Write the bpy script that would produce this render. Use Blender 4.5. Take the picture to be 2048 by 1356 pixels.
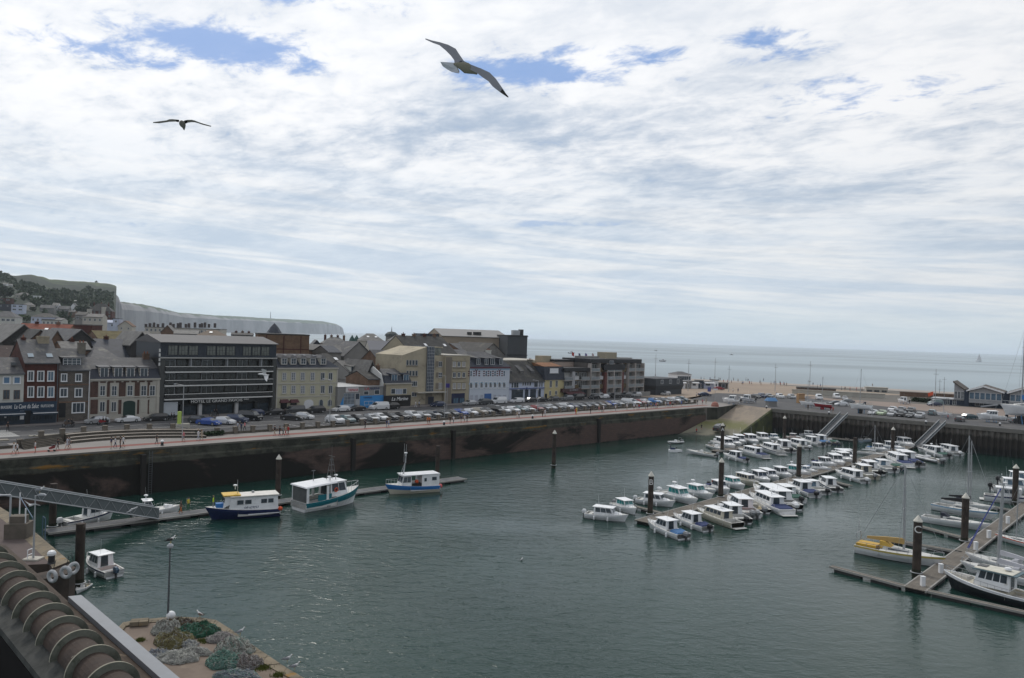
import bpy, math, random
from mathutils import Matrix, Vector
random.seed(7)
R = math.radians
SC = bpy.context.scene
COL = SC.collection
for o in list(bpy.data.objects): bpy.data.objects.remove(o)

# ---------------------------------------------------------------- camera
CAMH = 26.0; FPX = 1562.0; ROLL = math.atan(0.033); PITCH = 3.8 / FPX
cam = bpy.data.objects.new('camera', bpy.data.cameras.new('camera')); COL.objects.link(cam)
cam.data.sensor_width = 36; cam.data.lens = FPX / 2048 * 36
cam.data.clip_start = 0.5; cam.data.clip_end = 120000
cam.matrix_world = Matrix.Translation((0, 0, CAMH)) @ Matrix.Rotation(math.pi/2 - PITCH, 4, 'X') @ Matrix.Rotation(ROLL, 4, 'Z')
SC.camera = cam

# ---------------------------------------------------------------- light
SC.view_settings.view_transform = 'Standard'; SC.view_settings.look = 'None'
SC.view_settings.exposure = -0.13; SC.cycles.volume_bounces = 2; SC.view_settings.gamma = 1
SUN_AZ = R(-28); SUN_EL = R(46)            # azimuth from +Y (minus = left), elevation
sd = Vector((math.sin(SUN_AZ)*math.cos(SUN_EL), math.cos(SUN_AZ)*math.cos(SUN_EL), math.sin(SUN_EL)))
sl = bpy.data.lights.new('sun', 'SUN'); sl.energy = 1.5; sl.specular_factor = .03; sl.angle = R(11); sl.color = (1, .95, .88)
so = bpy.data.objects.new('sun', sl); COL.objects.link(so); so.rotation_euler = sd.to_track_quat('Z', 'Y').to_euler()

W = bpy.data.worlds.new('World'); SC.world = W; W.use_nodes = True
nt = W.node_tree; nt.nodes.clear()
class NG:
    def __init__(s, t): s.t = t
    def n(s, typ, **k):
        x = s.t.nodes.new(typ)
        for a, b in k.items(): setattr(x, a, b)
        return x
    def l(s, a, b): s.t.links.new(a, b)
    def put(s, sock, v):
        if isinstance(v, (int, float, tuple, list)): sock.default_value = v
        else: s.l(v, sock)
    def math(s, op, a, b=None, c=None, clamp=False):
        x = s.n('ShaderNodeMath', operation=op); x.use_clamp = clamp
        s.put(x.inputs[0], a)
        if b is not None: s.put(x.inputs[1], b)
        if c is not None: s.put(x.inputs[2], c)
        return x.outputs[0]
    def xyz(s, x=0., y=0., z=0.):
        c = s.n('ShaderNodeCombineXYZ'); s.put(c.inputs[0], x); s.put(c.inputs[1], y); s.put(c.inputs[2], z)
        return c.outputs[0]
    def noise(s, vec, scale, detail=4, rough=.55, dist=0.):
        x = s.n('ShaderNodeTexNoise'); s.l(vec, x.inputs['Vector'])
        x.inputs['Scale'].default_value = scale; x.inputs['Detail'].default_value = detail
        x.inputs['Roughness'].default_value = rough; x.inputs['Distortion'].default_value = dist
        return x.outputs['Fac']
    def ramp(s, f, a, b, lo=0., hi=1., smooth=True):
        x = s.n('ShaderNodeMapRange'); x.interpolation_type = 'SMOOTHSTEP' if smooth else 'LINEAR'
        s.put(x.inputs[0], f); x.inputs[1].default_value = a; x.inputs[2].default_value = b
        x.inputs[3].default_value = lo; x.inputs[4].default_value = hi
        return x.outputs[0]
    def mix(s, f, a, b, bt='MIX'):
        x = s.n('ShaderNodeMix', data_type='RGBA', blend_type=bt)
        s.put(x.inputs[0], f)
        for i, v in ((6, a), (7, b)):
            if isinstance(v, tuple) and len(v) == 3: v = (*v, 1)
            s.put(x.inputs[i], v)
        return x.outputs[2]
g = NG(nt)
tc = g.n('ShaderNodeTexCoord'); sx = g.n('ShaderNodeSeparateXYZ'); g.l(tc.outputs['Generated'], sx.inputs[0])
dx, dy, dz = sx.outputs
zc = g.math('MAXIMUM', dz, 0.0)
den = g.math('ADD', zc, 0.13)
cu = g.math('DIVIDE', dx, den); cv = g.math('DIVIDE', dy, den)
uv = g.xyz(cu, cv, 0.)
# rolling banks of cloud a little slanted across the view
rot = g.xyz(g.math('ADD', g.math('MULTIPLY', cu, .72), g.math('MULTIPLY', cv, -.10)), g.math('ADD', g.math('MULTIPLY', cv, .85), g.math('MULTIPLY', cu, .35)), 0.)
nbig = g.noise(rot, .95, 3, .55, .35)
nmid = g.noise(rot, 3.0, 5, .62, .5)
nfin = g.noise(rot, 11., 7, .66, .3)
bank = g.math('ADD', g.math('MULTIPLY', nbig, .42), g.math('ADD', g.math('MULTIPLY', nmid, .34), g.math('MULTIPLY', nfin, .26)))
dark = g.ramp(bank, .42, .62)                         # grey-blue undersides
white = (.94, .95, .97); grey = (.42, .51, .64)
dark = g.math('MULTIPLY', dark, g.ramp(dz, .25, .36, 1., .45))
cloud = g.mix(dark, white, grey)
# holes of open sky: a direction and a size for each
def blob(az, el, wa, we):
    a = g.math('ARCTAN2', dx, dy); e = g.math('ARCSINE', dz)
    a = g.math('DIVIDE', g.math('SUBTRACT', a, R(az)), R(wa)); e = g.math('DIVIDE', g.math('SUBTRACT', e, R(el)), R(we))
    r2 = g.math('ADD', g.math('MULTIPLY', a, a), g.math('MULTIPLY', e, e))
    return g.math('POWER', 2.718, g.math('MULTIPLY', r2, -1.0))
holes = None
for b in [(-21, 18.6, 9, 1.7, 1.15), (-28, 17.2, 8, 1.1, 1.), (-13, 22.5, 11, .9, .7), (2, 18.7, 9, 1.3, 1.2), (7, 19.8, 7, 1.1, 1.2), (25, 16.5, 8, 1.8, .85), (18, 20.5, 6, 1.2, .75), (2, 8.4, 7, .35, .7),
          (-26, 6.6, 5, .4, .6), (-28, 26, 14, 1.5, .7), (60, 30, 22, 6, .9), (-70, 35, 20, 8, .8), (140, 40, 40, 10, 1), (-140, 35, 40, 12, 1)]:
    h = g.math('MULTIPLY', blob(*b[:4]), b[4])
    holes = h if holes is None else g.math('MAXIMUM', holes, h)
hole = g.math('ADD', holes, g.math('MULTIPLY', g.math('SUBTRACT', g.math('ADD', g.math('MULTIPLY', nfin, .8), g.math('MULTIPLY', nmid, .8)), .80), 2.7))
hole = g.ramp(hole, .44, 1.05)
sky = g.n('ShaderNodeTexSky', sky_type='NISHITA'); sky.sun_disc = False; sky.sun_elevation = SUN_EL; sky.sun_rotation = SUN_AZ
sky.air_density = 1.3; sky.dust_density = 1.5
skyc = g.mix(1., sky.outputs[0], (.085, .085, .088, 1), 'MULTIPLY')
skyc = g.mix(.85, skyc, (.19, .35, .70))
fin = g.mix(g.math('MULTIPLY', hole, .88), cloud, skyc)
# towards the horizon the layer thins into a pale veil with faint streaks
veil = g.ramp(dz, .055, .27, 1., 0.)
streak = g.noise(g.xyz(g.math('MULTIPLY', dx, 2.2), g.math('MULTIPLY', dy, 2.2), g.math('MULTIPLY', g.math('ADD', dz, g.math('MULTIPLY', dx, .06)), 42.)), 1.3, 5, .6, .4)
lowc = g.mix(g.ramp(streak, .38, .66), (.58, .68, .79), (.86, .885, .90))
hz = g.mix(g.ramp(dz, 0., .075, 1., 0.), lowc, (.62, .73, .79))
fin = g.mix(g.math('MULTIPLY', veil, .86), fin, hz)
# the hidden sun brightens its own side; the sky behind the viewer is duller
dot = g.n('ShaderNodeVectorMath', operation='DOT_PRODUCT'); g.l(tc.outputs['Generated'], dot.inputs[0]); dot.inputs[1].default_value = sd
gl = g.ramp(dot.outputs['Value'], -.3, 1., .74, 1.24, False)
fin = g.mix(1., fin, g.n('ShaderNodeCombineColor').outputs[0], 'MULTIPLY') if False else fin
vm = g.n('ShaderNodeVectorMath', operation='SCALE'); g.l(fin, vm.inputs[0]); g.l(gl, vm.inputs['Scale'])
bgn = g.n('ShaderNodeBackground'); g.l(vm.outputs[0], bgn.inputs[0]); bgn.inputs[1].default_value = 1.0
ow = g.n('ShaderNodeOutputWorld'); g.l(bgn.outputs[0], ow.inputs[0])

# ---------------------------------------------------------------- picture <-> ground helpers
_c, _s = math.cos(ROLL), math.sin(ROLL)
def ray(px, py):
    u = px - 1024; v = 678 - py
    return Vector(((u*_c - v*_s)/FPX, 1.0, (u*_s + v*_c - 3.8)/FPX))
def G(px, py, z=0.):
    r = ray(px, py); t = (z - CAMH)/r.z
    return Vector((r.x*t, t, z))
def PD(px, py, d):
    r = ray(px, py); return Vector((r.x*d, d, CAMH + r.z*d))
class Frame:
    """vertical plane through (ox,oy) running at angle a; depth grows to its left"""
    def __init__(s, ox, oy, a):
        s.o = Vector((ox, oy, 0)); s.a = a; s.t = Vector((math.cos(a), math.sin(a), 0)); s.n = Vector((-math.sin(a), math.cos(a), 0))
    def at(s, px, py, n=0.):
        r = ray(px, py); c = Vector((0, 0, CAMH))
        k = ((s.o - c).dot(s.n) + n) / r.dot(s.n)
        p = c + r*k
        return (p - s.o).dot(s.t), p.z
    def w(s, u, n, z=0.):
        p = s.o + s.t*u + s.n*n; return Vector((p.x, p.y, z))
QA = R(44.5)
Q = Frame(-55.5, 122.5, QA)
QZ = 7.0

# ---------------------------------------------------------------- materials
MC = {}
def M(name, col, rough=.8, col2=None, ns=1.5, amt=.6, bump=0., metal=0., spec=.35, det=5, bs=None, dirt=None):
    if name in MC: return MC[name]
    m = bpy.data.materials.new(name); m.use_nodes = True; t = m.node_tree; g = NG(t)
    b = t.nodes['Principled BSDF']
    b.inputs['Roughness'].default_value = rough; b.inputs['Metallic'].default_value = metal
    b.inputs['Specular IOR Level'].default_value = spec
    if col2 is None: col2 = tuple(c*.72 for c in col)
    tc = g.n('ShaderNodeTexCoord')
    f = g.noise(tc.outputs['Object'], ns, det, .6)
    f = g.ramp(f, .35, .68)
    c = g.mix(g.math('MULTIPLY', f, amt), col, col2)
    if dirt:
        f2 = g.ramp(g.noise(tc.outputs['Object'], dirt[1], 6, .65), dirt[2] if len(dirt) > 2 else .52, .72)
        c = g.mix(f2, c, dirt[0])
    g.l(c, b.inputs['Base Color'])
    if bump:
        bn = g.n('ShaderNodeBump'); bn.inputs['Strength'].default_value = bump; bn.inputs['Distance'].default_value = .05
        g.l(g.noise(tc.outputs['Object'], bs or ns*4, 4), bn.inputs['Height']); g.l(bn.outputs[0], b.inputs['Normal'])
    MC[name] = m; return m
def MBR(name, c1, c2, mortar, bw=.5, bh=.22, ms=.02, rough=.9, dirt=None, flat=False):
    """coursed masonry, slates or boards; rows run level"""
    if name in MC: return MC[name]
    m = bpy.data.materials.new(name); m.use_nodes = True; t = m.node_tree; g = NG(t); b = t.nodes['Principled BSDF']
    b.inputs['Roughness'].default_value = rough; b.inputs['Specular IOR Level'].default_value = .25
    tc = g.n('ShaderNodeTexCoord'); s = g.n('ShaderNodeSeparateXYZ'); g.l(tc.outputs['Object'], s.inputs[0])
    v = g.xyz(s.outputs[0], s.outputs[1], 0.) if flat else g.xyz(g.math('ADD', s.outputs[0], s.outputs[1]), s.outputs[2], 0.)
    br = g.n('ShaderNodeTexBrick'); g.l(v, br.inputs['Vector'])
    br.inputs['Color1'].default_value = (*c1, 1); br.inputs['Color2'].default_value = (*c2, 1); br.inputs['Mortar'].default_value = (*mortar, 1)
    br.inputs['Scale'].default_value = 1; br.inputs['Brick Width'].default_value = bw; br.inputs['Row Height'].default_value = bh; br.inputs['Mortar Size'].default_value = ms
    f = g.ramp(g.noise(tc.outputs['Object'], .6, 6, .65), .3, .7, .72, 1.12)
    vm = g.n('ShaderNodeVectorMath', operation='SCALE'); g.l(br.outputs[0], vm.inputs[0]); g.l(f, vm.inputs['Scale'])
    c = vm.outputs[0]
    if dirt:
        c = g.mix(g.ramp(g.noise(tc.outputs['Object'], dirt[1], 6, .65), dirt[2] if len(dirt) > 2 else .5, .68), c, dirt[0])
    g.l(c, b.inputs['Base Color'])
    MC[name] = m; return m
def glassm(name, col=(.03, .04, .05), rough=.12):
    return M(name, col, rough, tuple(c*2.2 for c in col), .7, .8, spec=.6)
def flat(name, col, rough=.5, metal=0., spec=.4): return M(name, col, rough, tuple(c*.86 for c in col), 3, .5, metal=metal, spec=spec)

# ---------------------------------------------------------------- mesh building
class MB:
    def __init__(s): s.v = []; s.f = []; s.m = []; s.T = None
    def add(s, vs, fs, mi=0):
        o = len(s.v)
        s.v += [tuple(s.T @ Vector(p)) for p in vs] if s.T is not None else [tuple(p) for p in vs]
        for f in fs: s.f.append([i+o for i in f]); s.m.append(mi)
        return s
    def box(s, x0, x1, y0, y1, z0, z1, mi=0):
        return s.add([(x0,y0,z0),(x1,y0,z0),(x1,y1,z0),(x0,y1,z0),(x0,y0,z1),(x1,y0,z1),(x1,y1,z1),(x0,y1,z1)],
              [(0,3,2,1),(4,5,6,7),(0,1,5,4),(1,2,6,5),(2,3,7,6),(3,0,4,7)], mi)
    def cbox(s, c, d, mi=0):
        return s.box(c[0]-d[0]/2, c[0]+d[0]/2, c[1]-d[1]/2, c[1]+d[1]/2, c[2]-d[2]/2, c[2]+d[2]/2, mi)
    def poly(s, pts, mi=0): return s.add(pts, [tuple(range(len(pts)))], mi)
    def prism(s, poly, z0, z1, mi=0, mtop=None):
        n = len(poly)
        zf0 = z0 if callable(z0) else (lambda p: z0); zf1 = z1 if callable(z1) else (lambda p: z1)
        vs = [(p[0], p[1], zf0(p)) for p in poly] + [(p[0], p[1], zf1(p)) for p in poly]
        o = len(s.v); s.add(vs, [(i, (i+1) % n, n+(i+1) % n, n+i) for i in range(n)], mi)
        s.f.append([o+n+i for i in range(n)]); s.m.append(mi if mtop is None else mtop)
        s.f.append([o+n-1-i for i in range(n)]); s.m.append(mi)
        return s
    def xprof(s, prof, x0, x1, mi=0):
        """profile in (y,z) swept along x"""
        n = len(prof)
        vs = [(x0, p[0], p[1]) for p in prof] + [(x1, p[0], p[1]) for p in prof]
        return s.add(vs, [(i, (i+1) % n, n+(i+1) % n, n+i) for i in range(n)] + [tuple(range(n-1, -1, -1)), tuple(range(n, 2*n))], mi)
    def yprof(s, prof, y0, y1, mi=0):
        n = len(prof)
        vs = [(p[0], y0, p[1]) for p in prof] + [(p[0], y1, p[1]) for p in prof]
        return s.add(vs, [(i, (i+1) % n, n+(i+1) % n, n+i) for i in range(n)] + [tuple(range(n-1, -1, -1)), tuple(range(n, 2*n))], mi)
    def tube(s, p0, p1, r0, r1=None, n=6, mi=0):
        r1 = r0 if r1 is None else r1
        a = Vector(p0); b = Vector(p1); d = (b-a).normalized()
        e = d.orthogonal().normalized(); f = d.cross(e)
        vs = []
        for c, r in ((a, r0), (b, r1)):
            for i in range(n):
                w = 2*math.pi*i/n; vs.append(c + (e*math.cos(w)+f*math.sin(w))*r)
        return s.add(vs, [(i, (i+1) % n, n+(i+1) % n, n+i) for i in range(n)] + [tuple(range(n-1, -1, -1)), tuple(range(n, 2*n))], mi)
    def path(s, pts, r, n=5, mi=0):
        for a, b in zip(pts, pts[1:]): s.tube(a, b, r, r, n, mi)
        return s
    def lathe(s, prof, c=(0, 0, 0), n=12, mi=0):
        vs = []; k = len(prof)
        for r, z in prof:
            for i in range(n):
                w = 2*math.pi*i/n; vs.append((c[0]+r*math.cos(w), c[1]+r*math.sin(w), c[2]+z))
        fs = [(j*n+i, j*n+(i+1) % n, (j+1)*n+(i+1) % n, (j+1)*n+i) for j in range(k-1) for i in range(n)]
        fs += [tuple(range(n-1, -1, -1)), tuple(range((k-1)*n, k*n))]
        return s.add(vs, fs, mi)
    def ball(s, c, r, n=8, mi=0, sq=(1, 1, 1)):
        k = max(4, n//2+1); vs = []
        for j in range(k+1):
            a = math.pi*j/k
            for i in range(n):
                w = 2*math.pi*i/n
                vs.append((c[0]+r*sq[0]*math.sin(a)*math.cos(w), c[1]+r*sq[1]*math.sin(a)*math.sin(w), c[2]-r*sq[2]*math.cos(a)))
        return s.add(vs, [(j*n+i, j*n+(i+1) % n, (j+1)*n+(i+1) % n, (j+1)*n+i) for j in range(k) for i in range(n)], mi)
    def torus(s, c, R_, r, ax='y', n=14, k=7, mi=0):
        vs = []
        for i in range(n):
            a = 2*math.pi*i/n
            for j in range(k):
                b = 2*math.pi*j/k; q = R_ + r*math.cos(b)
                p = (q*math.cos(a), r*math.sin(b), q*math.sin(a)) if ax == 'y' else ((r*math.sin(b), q*math.cos(a), q*math.sin(a)) if ax == 'x' else (q*math.cos(a), q*math.sin(a), r*math.sin(b)))
                vs.append((c[0]+p[0], c[1]+p[1], c[2]+p[2]))
        return s.add(vs, [(i*k+j, i*k+(j+1) % k, ((i+1) % n)*k+(j+1) % k, ((i+1) % n)*k+j) for i in range(n) for j in range(k)], mi)
    def loft(s, rings, mi=0, closed=True, caps=True):
        k = len(rings[0]); vs = [p for r in rings for p in r]
        m = k if closed else k-1
        fs = [(j*k+i, j*k+(i+1) % k, (j+1)*k+(i+1) % k, (j+1)*k+i) for j in range(len(rings)-1) for i in range(m)]
        if caps: fs += [tuple(range(k-1, -1, -1)), tuple(range((len(rings)-1)*k, len(rings)*k))]
        return s.add(vs, fs, mi)
    def data(s, name, mats, smooth=False):
        me = bpy.data.meshes.new(name); me.from_pydata(s.v, [], s.f)
        for m in (mats if isinstance(mats, (list, tuple)) else [mats]): me.materials.append(m)
        me.polygons.foreach_set('material_index', s.m)
        if smooth: me.polygons.foreach_set('use_smooth', [True]*len(s.f))
        me.validate(); me.update()
        return me
    def obj(s, name, mats, parent=None, smooth=False, loc=None, rz=0.):
        return inst(name, s.data(name, mats, smooth), parent, loc, rz)
def inst(name, me, parent=None, loc=None, rz=0.):
    o = bpy.data.objects.new(name, me); COL.objects.link(o)
    if parent is not None: o.parent = parent
    if loc is not None: o.location = loc
    if rz: o.rotation_euler = (0, 0, rz)
    return o
def thing(name, label, cat, loc=(0, 0, 0), rz=0., group=None):
    o = bpy.data.objects.new(name, None); COL.objects.link(o); o.empty_display_size = .3
    o.location = loc; o.rotation_euler = (0, 0, rz); return tag(o, label, cat, group)
def tag(o, label, cat, group=None):
    o['label'] = label; o['category'] = cat
    if group: o['group'] = group
    return o
def struct(o): o['kind'] = 'structure'; return o
def stuff(o, label=None, cat=None):
    o['kind'] = 'stuff'
    if label: o['label'] = label
    if cat: o['category'] = cat
    return o
def copy_tree(o, parent=None):
    c = o.copy(); COL.objects.link(c)
    if parent is not None: c.parent = parent
    for ch in o.children: copy_tree(ch, c)
    return c
def text_obj(name, s, size, mat, parent, loc, rot=(math.pi/2, 0, 0), ext=.02, width=None, align='CENTER', shear=0.):
    cu = bpy.data.curves.new(name, 'FONT'); cu.body = s; cu.size = size; cu.extrude = ext; cu.align_x = align; cu.align_y = 'CENTER'; cu.shear = shear; cu.resolution_u = 3
    t = bpy.data.objects.new(name, cu); COL.objects.link(t)
    me = bpy.data.meshes.new_from_object(t, depsgraph=bpy.context.evaluated_depsgraph_get())
    bpy.data.objects.remove(t); me.materials.clear(); me.materials.append(mat); me.name = name
    o = inst(name, me, parent, loc); o.rotation_euler = rot
    if width:
        xs = [v.co.x for v in me.vertices]; w = max(xs)-min(xs)
        if w > 0: o.scale = (width/w, 1, 1)
    return o
ORD = 'first second third fourth fifth sixth seventh eighth ninth tenth eleventh twelfth thirteenth fourteenth fifteenth sixteenth seventeenth eighteenth nineteenth twentieth'.split()
def ordn(i):
    if i < 20: return ORD[i]
    n = i+1; t = {2: 'twenty', 3: 'thirty', 4: 'forty', 5: 'fifty'}[n//10]
    return {2: 'twentieth', 3: 'thirtieth', 4: 'fortieth', 5: 'fiftieth'}[n//10] if n % 10 == 0 else t+'-'+ORD[n % 10-1]

# common materials
WHITE = flat('white_paint', (.72, .73, .74), .45); OFFW = flat('off_white_paint', (.60, .58, .52), .6)
DARKG = glassm('dark_glass'); BLUEG = glassm('blue_glass', (.06, .10, .14)); TEALG = glassm('teal_glass', (.03, .16, .16))
BLACK = flat('black_rubber', (.02, .02, .022), .7); STEEL = flat('galvanised_steel', (.38, .39, .40), .5, .3)
DSTEEL = flat('dark_steel', (.10, .11, .12), .5, .3)
# ================================================================ SETTING
# ---- water
def water_mat(name, base, rough, s1, s2, dist, spec=.5, bands=False):
    m = bpy.data.materials.new(name); m.use_nodes = True; g = NG(m.node_tree); b = m.node_tree.nodes['Principled BSDF']
    b.inputs['Roughness'].default_value = rough; b.inputs['IOR'].default_value = 1.33; b.inputs['Specular IOR Level'].default_value = spec
    tc = g.n('ShaderNodeTexCoord'); s = g.n('ShaderNodeSeparateXYZ'); g.l(tc.outputs['Object'], s.inputs[0])
    v = g.xyz(g.math('MULTIPLY', s.outputs[0], .55), s.outputs[1], 0.)
    calm = g.ramp(g.noise(tc.outputs['Object'], .022, 3, .5, .6), .38, .62, .35, 1.)
    h = g.math('ADD', g.math('MULTIPLY', g.noise(v, s1, 3, .55, .6), 1.), g.math('MULTIPLY', g.noise(v, s2, 4, .6, .3), .35))
    bn = g.n('ShaderNodeBump'); bn.inputs['Distance'].default_value = dist
    g.l(h, bn.inputs['Height']); g.l(calm, bn.inputs['Strength']); g.l(bn.outputs[0], b.inputs['Normal'])
    f = g.ramp(g.noise(tc.outputs['Object'], .012 if not bands else .004, 4, .6), .35, .65)
    if bands:
        bv = g.xyz(g.math('MULTIPLY', s.outputs[0], .0006), g.math('MULTIPLY', s.outputs[1], .0016), 0.)
        f = g.ramp(g.noise(bv, 1.6, 3, .5, .5), .42, .56)
    g.l(g.mix(f, base, tuple(c*.74 for c in base)), b.inputs['Base Color'])
    return m
HW = water_mat('harbour_water', (.012, .040, .032), .07, .8, 3.0, .20, .36)
SW = water_mat('sea_water', (.30, .36, .39), .5, .2, .9, .35, .25, True)
struct(MB().poly([(-260, 10, 0), (420, 10, 0), (420, 300, 0), (-260, 300, 0)]).obj('harbour_water', HW))
struct(MB().poly([(-60000, 300, 0), (60000, 300, 0), (60000, 60000, 0), (-60000, 60000, 0)]).obj('sea', SW))

# ---- land
EDGE = [Q.w(-170, -1), Q.w(158, -1), Vector((62, 233.5, 0)), Vector((72, 248, 0))]
SLT = (Vector((72, 248, 7)), Vector((79.4, 236.2, 7))); SLB = (Vector((47.3, 219.5, 0)), Vector((62.5, 217.5, 0)))
RW = [Vector((79.4, 236.2, 0)), Vector((129, 195.3, 0)), Vector((230, 112, 0))]
CREST = [(900, 60), (300, 322), (232, 353), (170, 388), (90, 418), (10, 446), (-150, 505), (-350, 640), (-600, 1100), (-700, 1330)]
land = [(p.x, p.y) for p in EDGE] + [(p.x, p.y) for p in RW] + [(300, 60)] + CREST + [(-1500, 1330), (-1500, 60), (-260, -60)]
ASPH = M('asphalt', (.062, .062, .065), .9, (.045, .045, .048), .35, .8, dirt=((.085, .082, .08), .12))
GRND = M('town_ground', (.13, .12, .105), .95, (.09, .085, .075), .05, .8)
o = MB().prism(land, -4, QZ, 0).obj('ground', GRND); struct(o)
def sheet(name, mat, pts, z):
    return struct(MB().poly([(p[0], p[1], z) for p in pts]).obj(name, mat))
def qs(name, mat, s0, s1, n0, n1, z):
    return sheet(name, mat, [Q.w(s0, n0), Q.w(s1, n0), Q.w(s1, n1), Q.w(s0, n1)], z)
def side(name, mat, pts, z): return sheet(name, mat, pts, z)
PROM = M('promenade_concrete', (.235, .218, .203), .9, (.19, .175, .163), .25, .7, dirt=((.18, .165, .15), .5, .56))
qs('road', ASPH, -170, 172, 9.2, 37, 7.004)
sheet('promenade', PROM, [Q.w(-170, -1), Q.w(158, -1), (62, 233.5), (72, 248), (60, 262), Q.w(158, 9.2), Q.w(-170, 9.2)], 7.008)
qs('plaza_paving', PROM, -17, 11, 9.2, 14, 7.008)
qs('red_path', M('red_asphalt', (.21, .075, .06), .9, (.16, .06, .05), .4), -170, 166, 2.2, 4.0, 7.012)
PAVE = M('pavement', (.17, .155, .15), .9, (.13, .12, .115), .3)
def strip_box(name, mat, s0, s1, n0, n1, z0, z1):
    b = MB(); p = [Q.w(s0, n0), Q.w(s1, n0), Q.w(s1, n1), Q.w(s0, n1)]
    b.prism([(q.x, q.y) for q in p], z0, z1); return struct(b.obj(name, mat))
strip_box('pavement', PAVE, -170, 171, 35.4, 41, 6.9, 7.13)
ROADW = flat('road_paint', (.50, .50, .48), .8)
def marks(name, rects, z=7.010):
    b = MB()
    for s0, s1, n0, n1 in rects:
        p = [Q.w(s0, n0, z), Q.w(s1, n0, z), Q.w(s1, n1, z), Q.w(s0, n1, z)]; b.poly(p)
    return struct(b.obj(name, ROADW))
marks('road_markings', [(s, s+3, 28.6, 28.75) for s in range(-40, 170, 5)] + [(s, s+.12, 11.5, 16.5) for s in [32+2.6*k for k in range(53)]]
      + [(-40, 34, 22.9, 23.05), (-40, 30, 17.9, 18.05)] + [(-27, -13.5, 22.0+1.1*k, 22.5+1.1*k) for k in range(9)] + [(s, s+1.8, 34.9, 35.05) for s in range(-10, 160, 6)])
# kerbed islands in the road with a yellow nose
ISL = M('kerb_stone', (.26, .24, .20), .9)
for a, b_, c, d in ((-12.5, 4, 20.0, 21.2), (-33, -16, 17.2, 18.6)):
    struct(MB().prism([(q.x, q.y) for q in (Q.w(a, c), Q.w(b_, c), Q.w(b_, d), Q.w(a, d))], 7.0, 7.16).obj('traffic_island', ISL))

# boat yard and forecourt on the far right
YARD = M('yard_asphalt', (.075, .075, .078), .9, (.055, .055, .057), .12, .8, dirt=((.11, .105, .10), .06))
SANDY = M('sandy_forecourt', (.29, .23, .175), .95, (.24, .19, .15), .08, .8)
sheet('boat_yard', YARD, [SLT[0], SLT[1], RW[1], RW[2], (300, 150), (232, 226), (150, 262), (118, 300), (80, 302), (60, 268)], 7.004)
sheet('sandy_forecourt', SANDY, [(46, 268), (60, 262), (80, 302), (118, 300), (130, 318), (170, 330), (120, 395), (20, 430), (10, 330)], 7.004)
sheet('sea_promenade', M('pale_promenade', (.34, .30, .265), .95, (.28, .25, .22), .1), [(900, 45), (300, 305), (232, 335), (170, 368), (130, 385), (90, 398), (10, 426), (10, 446), (90, 418), (170, 388), (232, 353), (300, 322), (900, 60)], 7.008)
sheet('shingle_forecourt', M('brown_forecourt', (.24, .19, .16), .95, (.20, .16, .135), .1), [(135, 240), (165, 232), (190, 255), (150, 275), (120, 292), (118, 300), (110, 290)], 7.008)
# beach falling to the tide line
SH = M('shingle', (.31, .275, .24), .95, (.25, .22, .195), .06, .9)
b = MB(); cr = [(x, y) for x, y in CREST]; sh = [(1000, 160), (340, 420), (285, 452), (205, 505), (110, 560), (15, 640), (-170, 720), (-380, 900), (-640, 1280), (-745, 1480)]
for i in range(len(cr)-1):
    b.poly([(*cr[i], 7.0), (*sh[i], -.4), (*sh[i+1], -.4), (*cr[i+1], 7.0)])
struct(b.obj('beach', SH))

# quay wall of the left basin side, battered masonry with algae
def wall_mat():
    m = bpy.data.materials.new('quay_masonry'); m.use_nodes = True; g = NG(m.node_tree); b = m.node_tree.nodes['Principled BSDF']
    b.inputs['Roughness'].default_value = .85; b.inputs['Specular IOR Level'].default_value = .2
    tc = g.n('ShaderNodeTexCoord'); s = g.n('ShaderNodeSeparateXYZ'); g.l(tc.outputs['Object'], s.inputs[0]); x, y, z = s.outputs
    br = g.n('ShaderNodeTexBrick'); g.l(g.xyz(x, z, 0.), br.inputs['Vector']); br.inputs['Scale'].default_value = 1
    br.inputs['Brick Width'].default_value = 1.1; br.inputs['Row Height'].default_value = .5; br.inputs['Mortar Size'].default_value = .03
    br.inputs['Color1'].default_value = (.098, .066, .055, 1); br.inputs['Color2'].default_value = (.082, .057, .049, 1); br.inputs['Mortar'].default_value = (.07, .05, .045, 1)
    blot = g.noise(g.xyz(g.math('MULTIPLY', x, .045), g.math('MULTIPLY', z, .12), 3.1), 1., 5, .62, .9)
    # weed has been left over large patches, more of it towards the left
    th = g.ramp(x, 10., 105., .09, -.12, False)
    c = g.mix(g.ramp(g.math('ADD', blot, th), .46, .57), br.outputs[0], (.014, .013, .011))
    c = g.mix(g.ramp(g.math('ADD', z, g.math('MULTIPLY', g.noise(tc.outputs['Object'], .8, 4), .7)), .7, .2), c, (.005, .009, .006))
    top = g.mix(g.ramp(g.noise(tc.outputs['Object'], .5, 6, .7), .4, .62), (.066, .066, .052), (.030, .032, .025))
    top = g.mix(g.ramp(g.noise(g.xyz(g.math('MULTIPLY', x, .16), z, 7.), 1.1, 4), .60, .68), top, (.16, .085, .02))
    c = g.mix(g.ramp(g.math('ADD', z, g.math('MULTIPLY', g.noise(tc.outputs['Object'], .35, 5), .8)), 4.9, 5.2), c, top)
    c = g.mix(g.ramp(z, 6.72, 6.78), c, (.13, .12, .105))
    g.l(c, b.inputs['Base Color'])
    bn = g.n('ShaderNodeBump'); bn.inputs['Strength'].default_value = .7; bn.inputs['Distance'].default_value = .08
    g.l(g.noise(tc.outputs['Object'], 1.6, 6, .65), bn.inputs['Height']); g.l(bn.outputs[0], b.inputs['Normal'])
    return m
QW = wall_mat()
b = MB()
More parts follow.
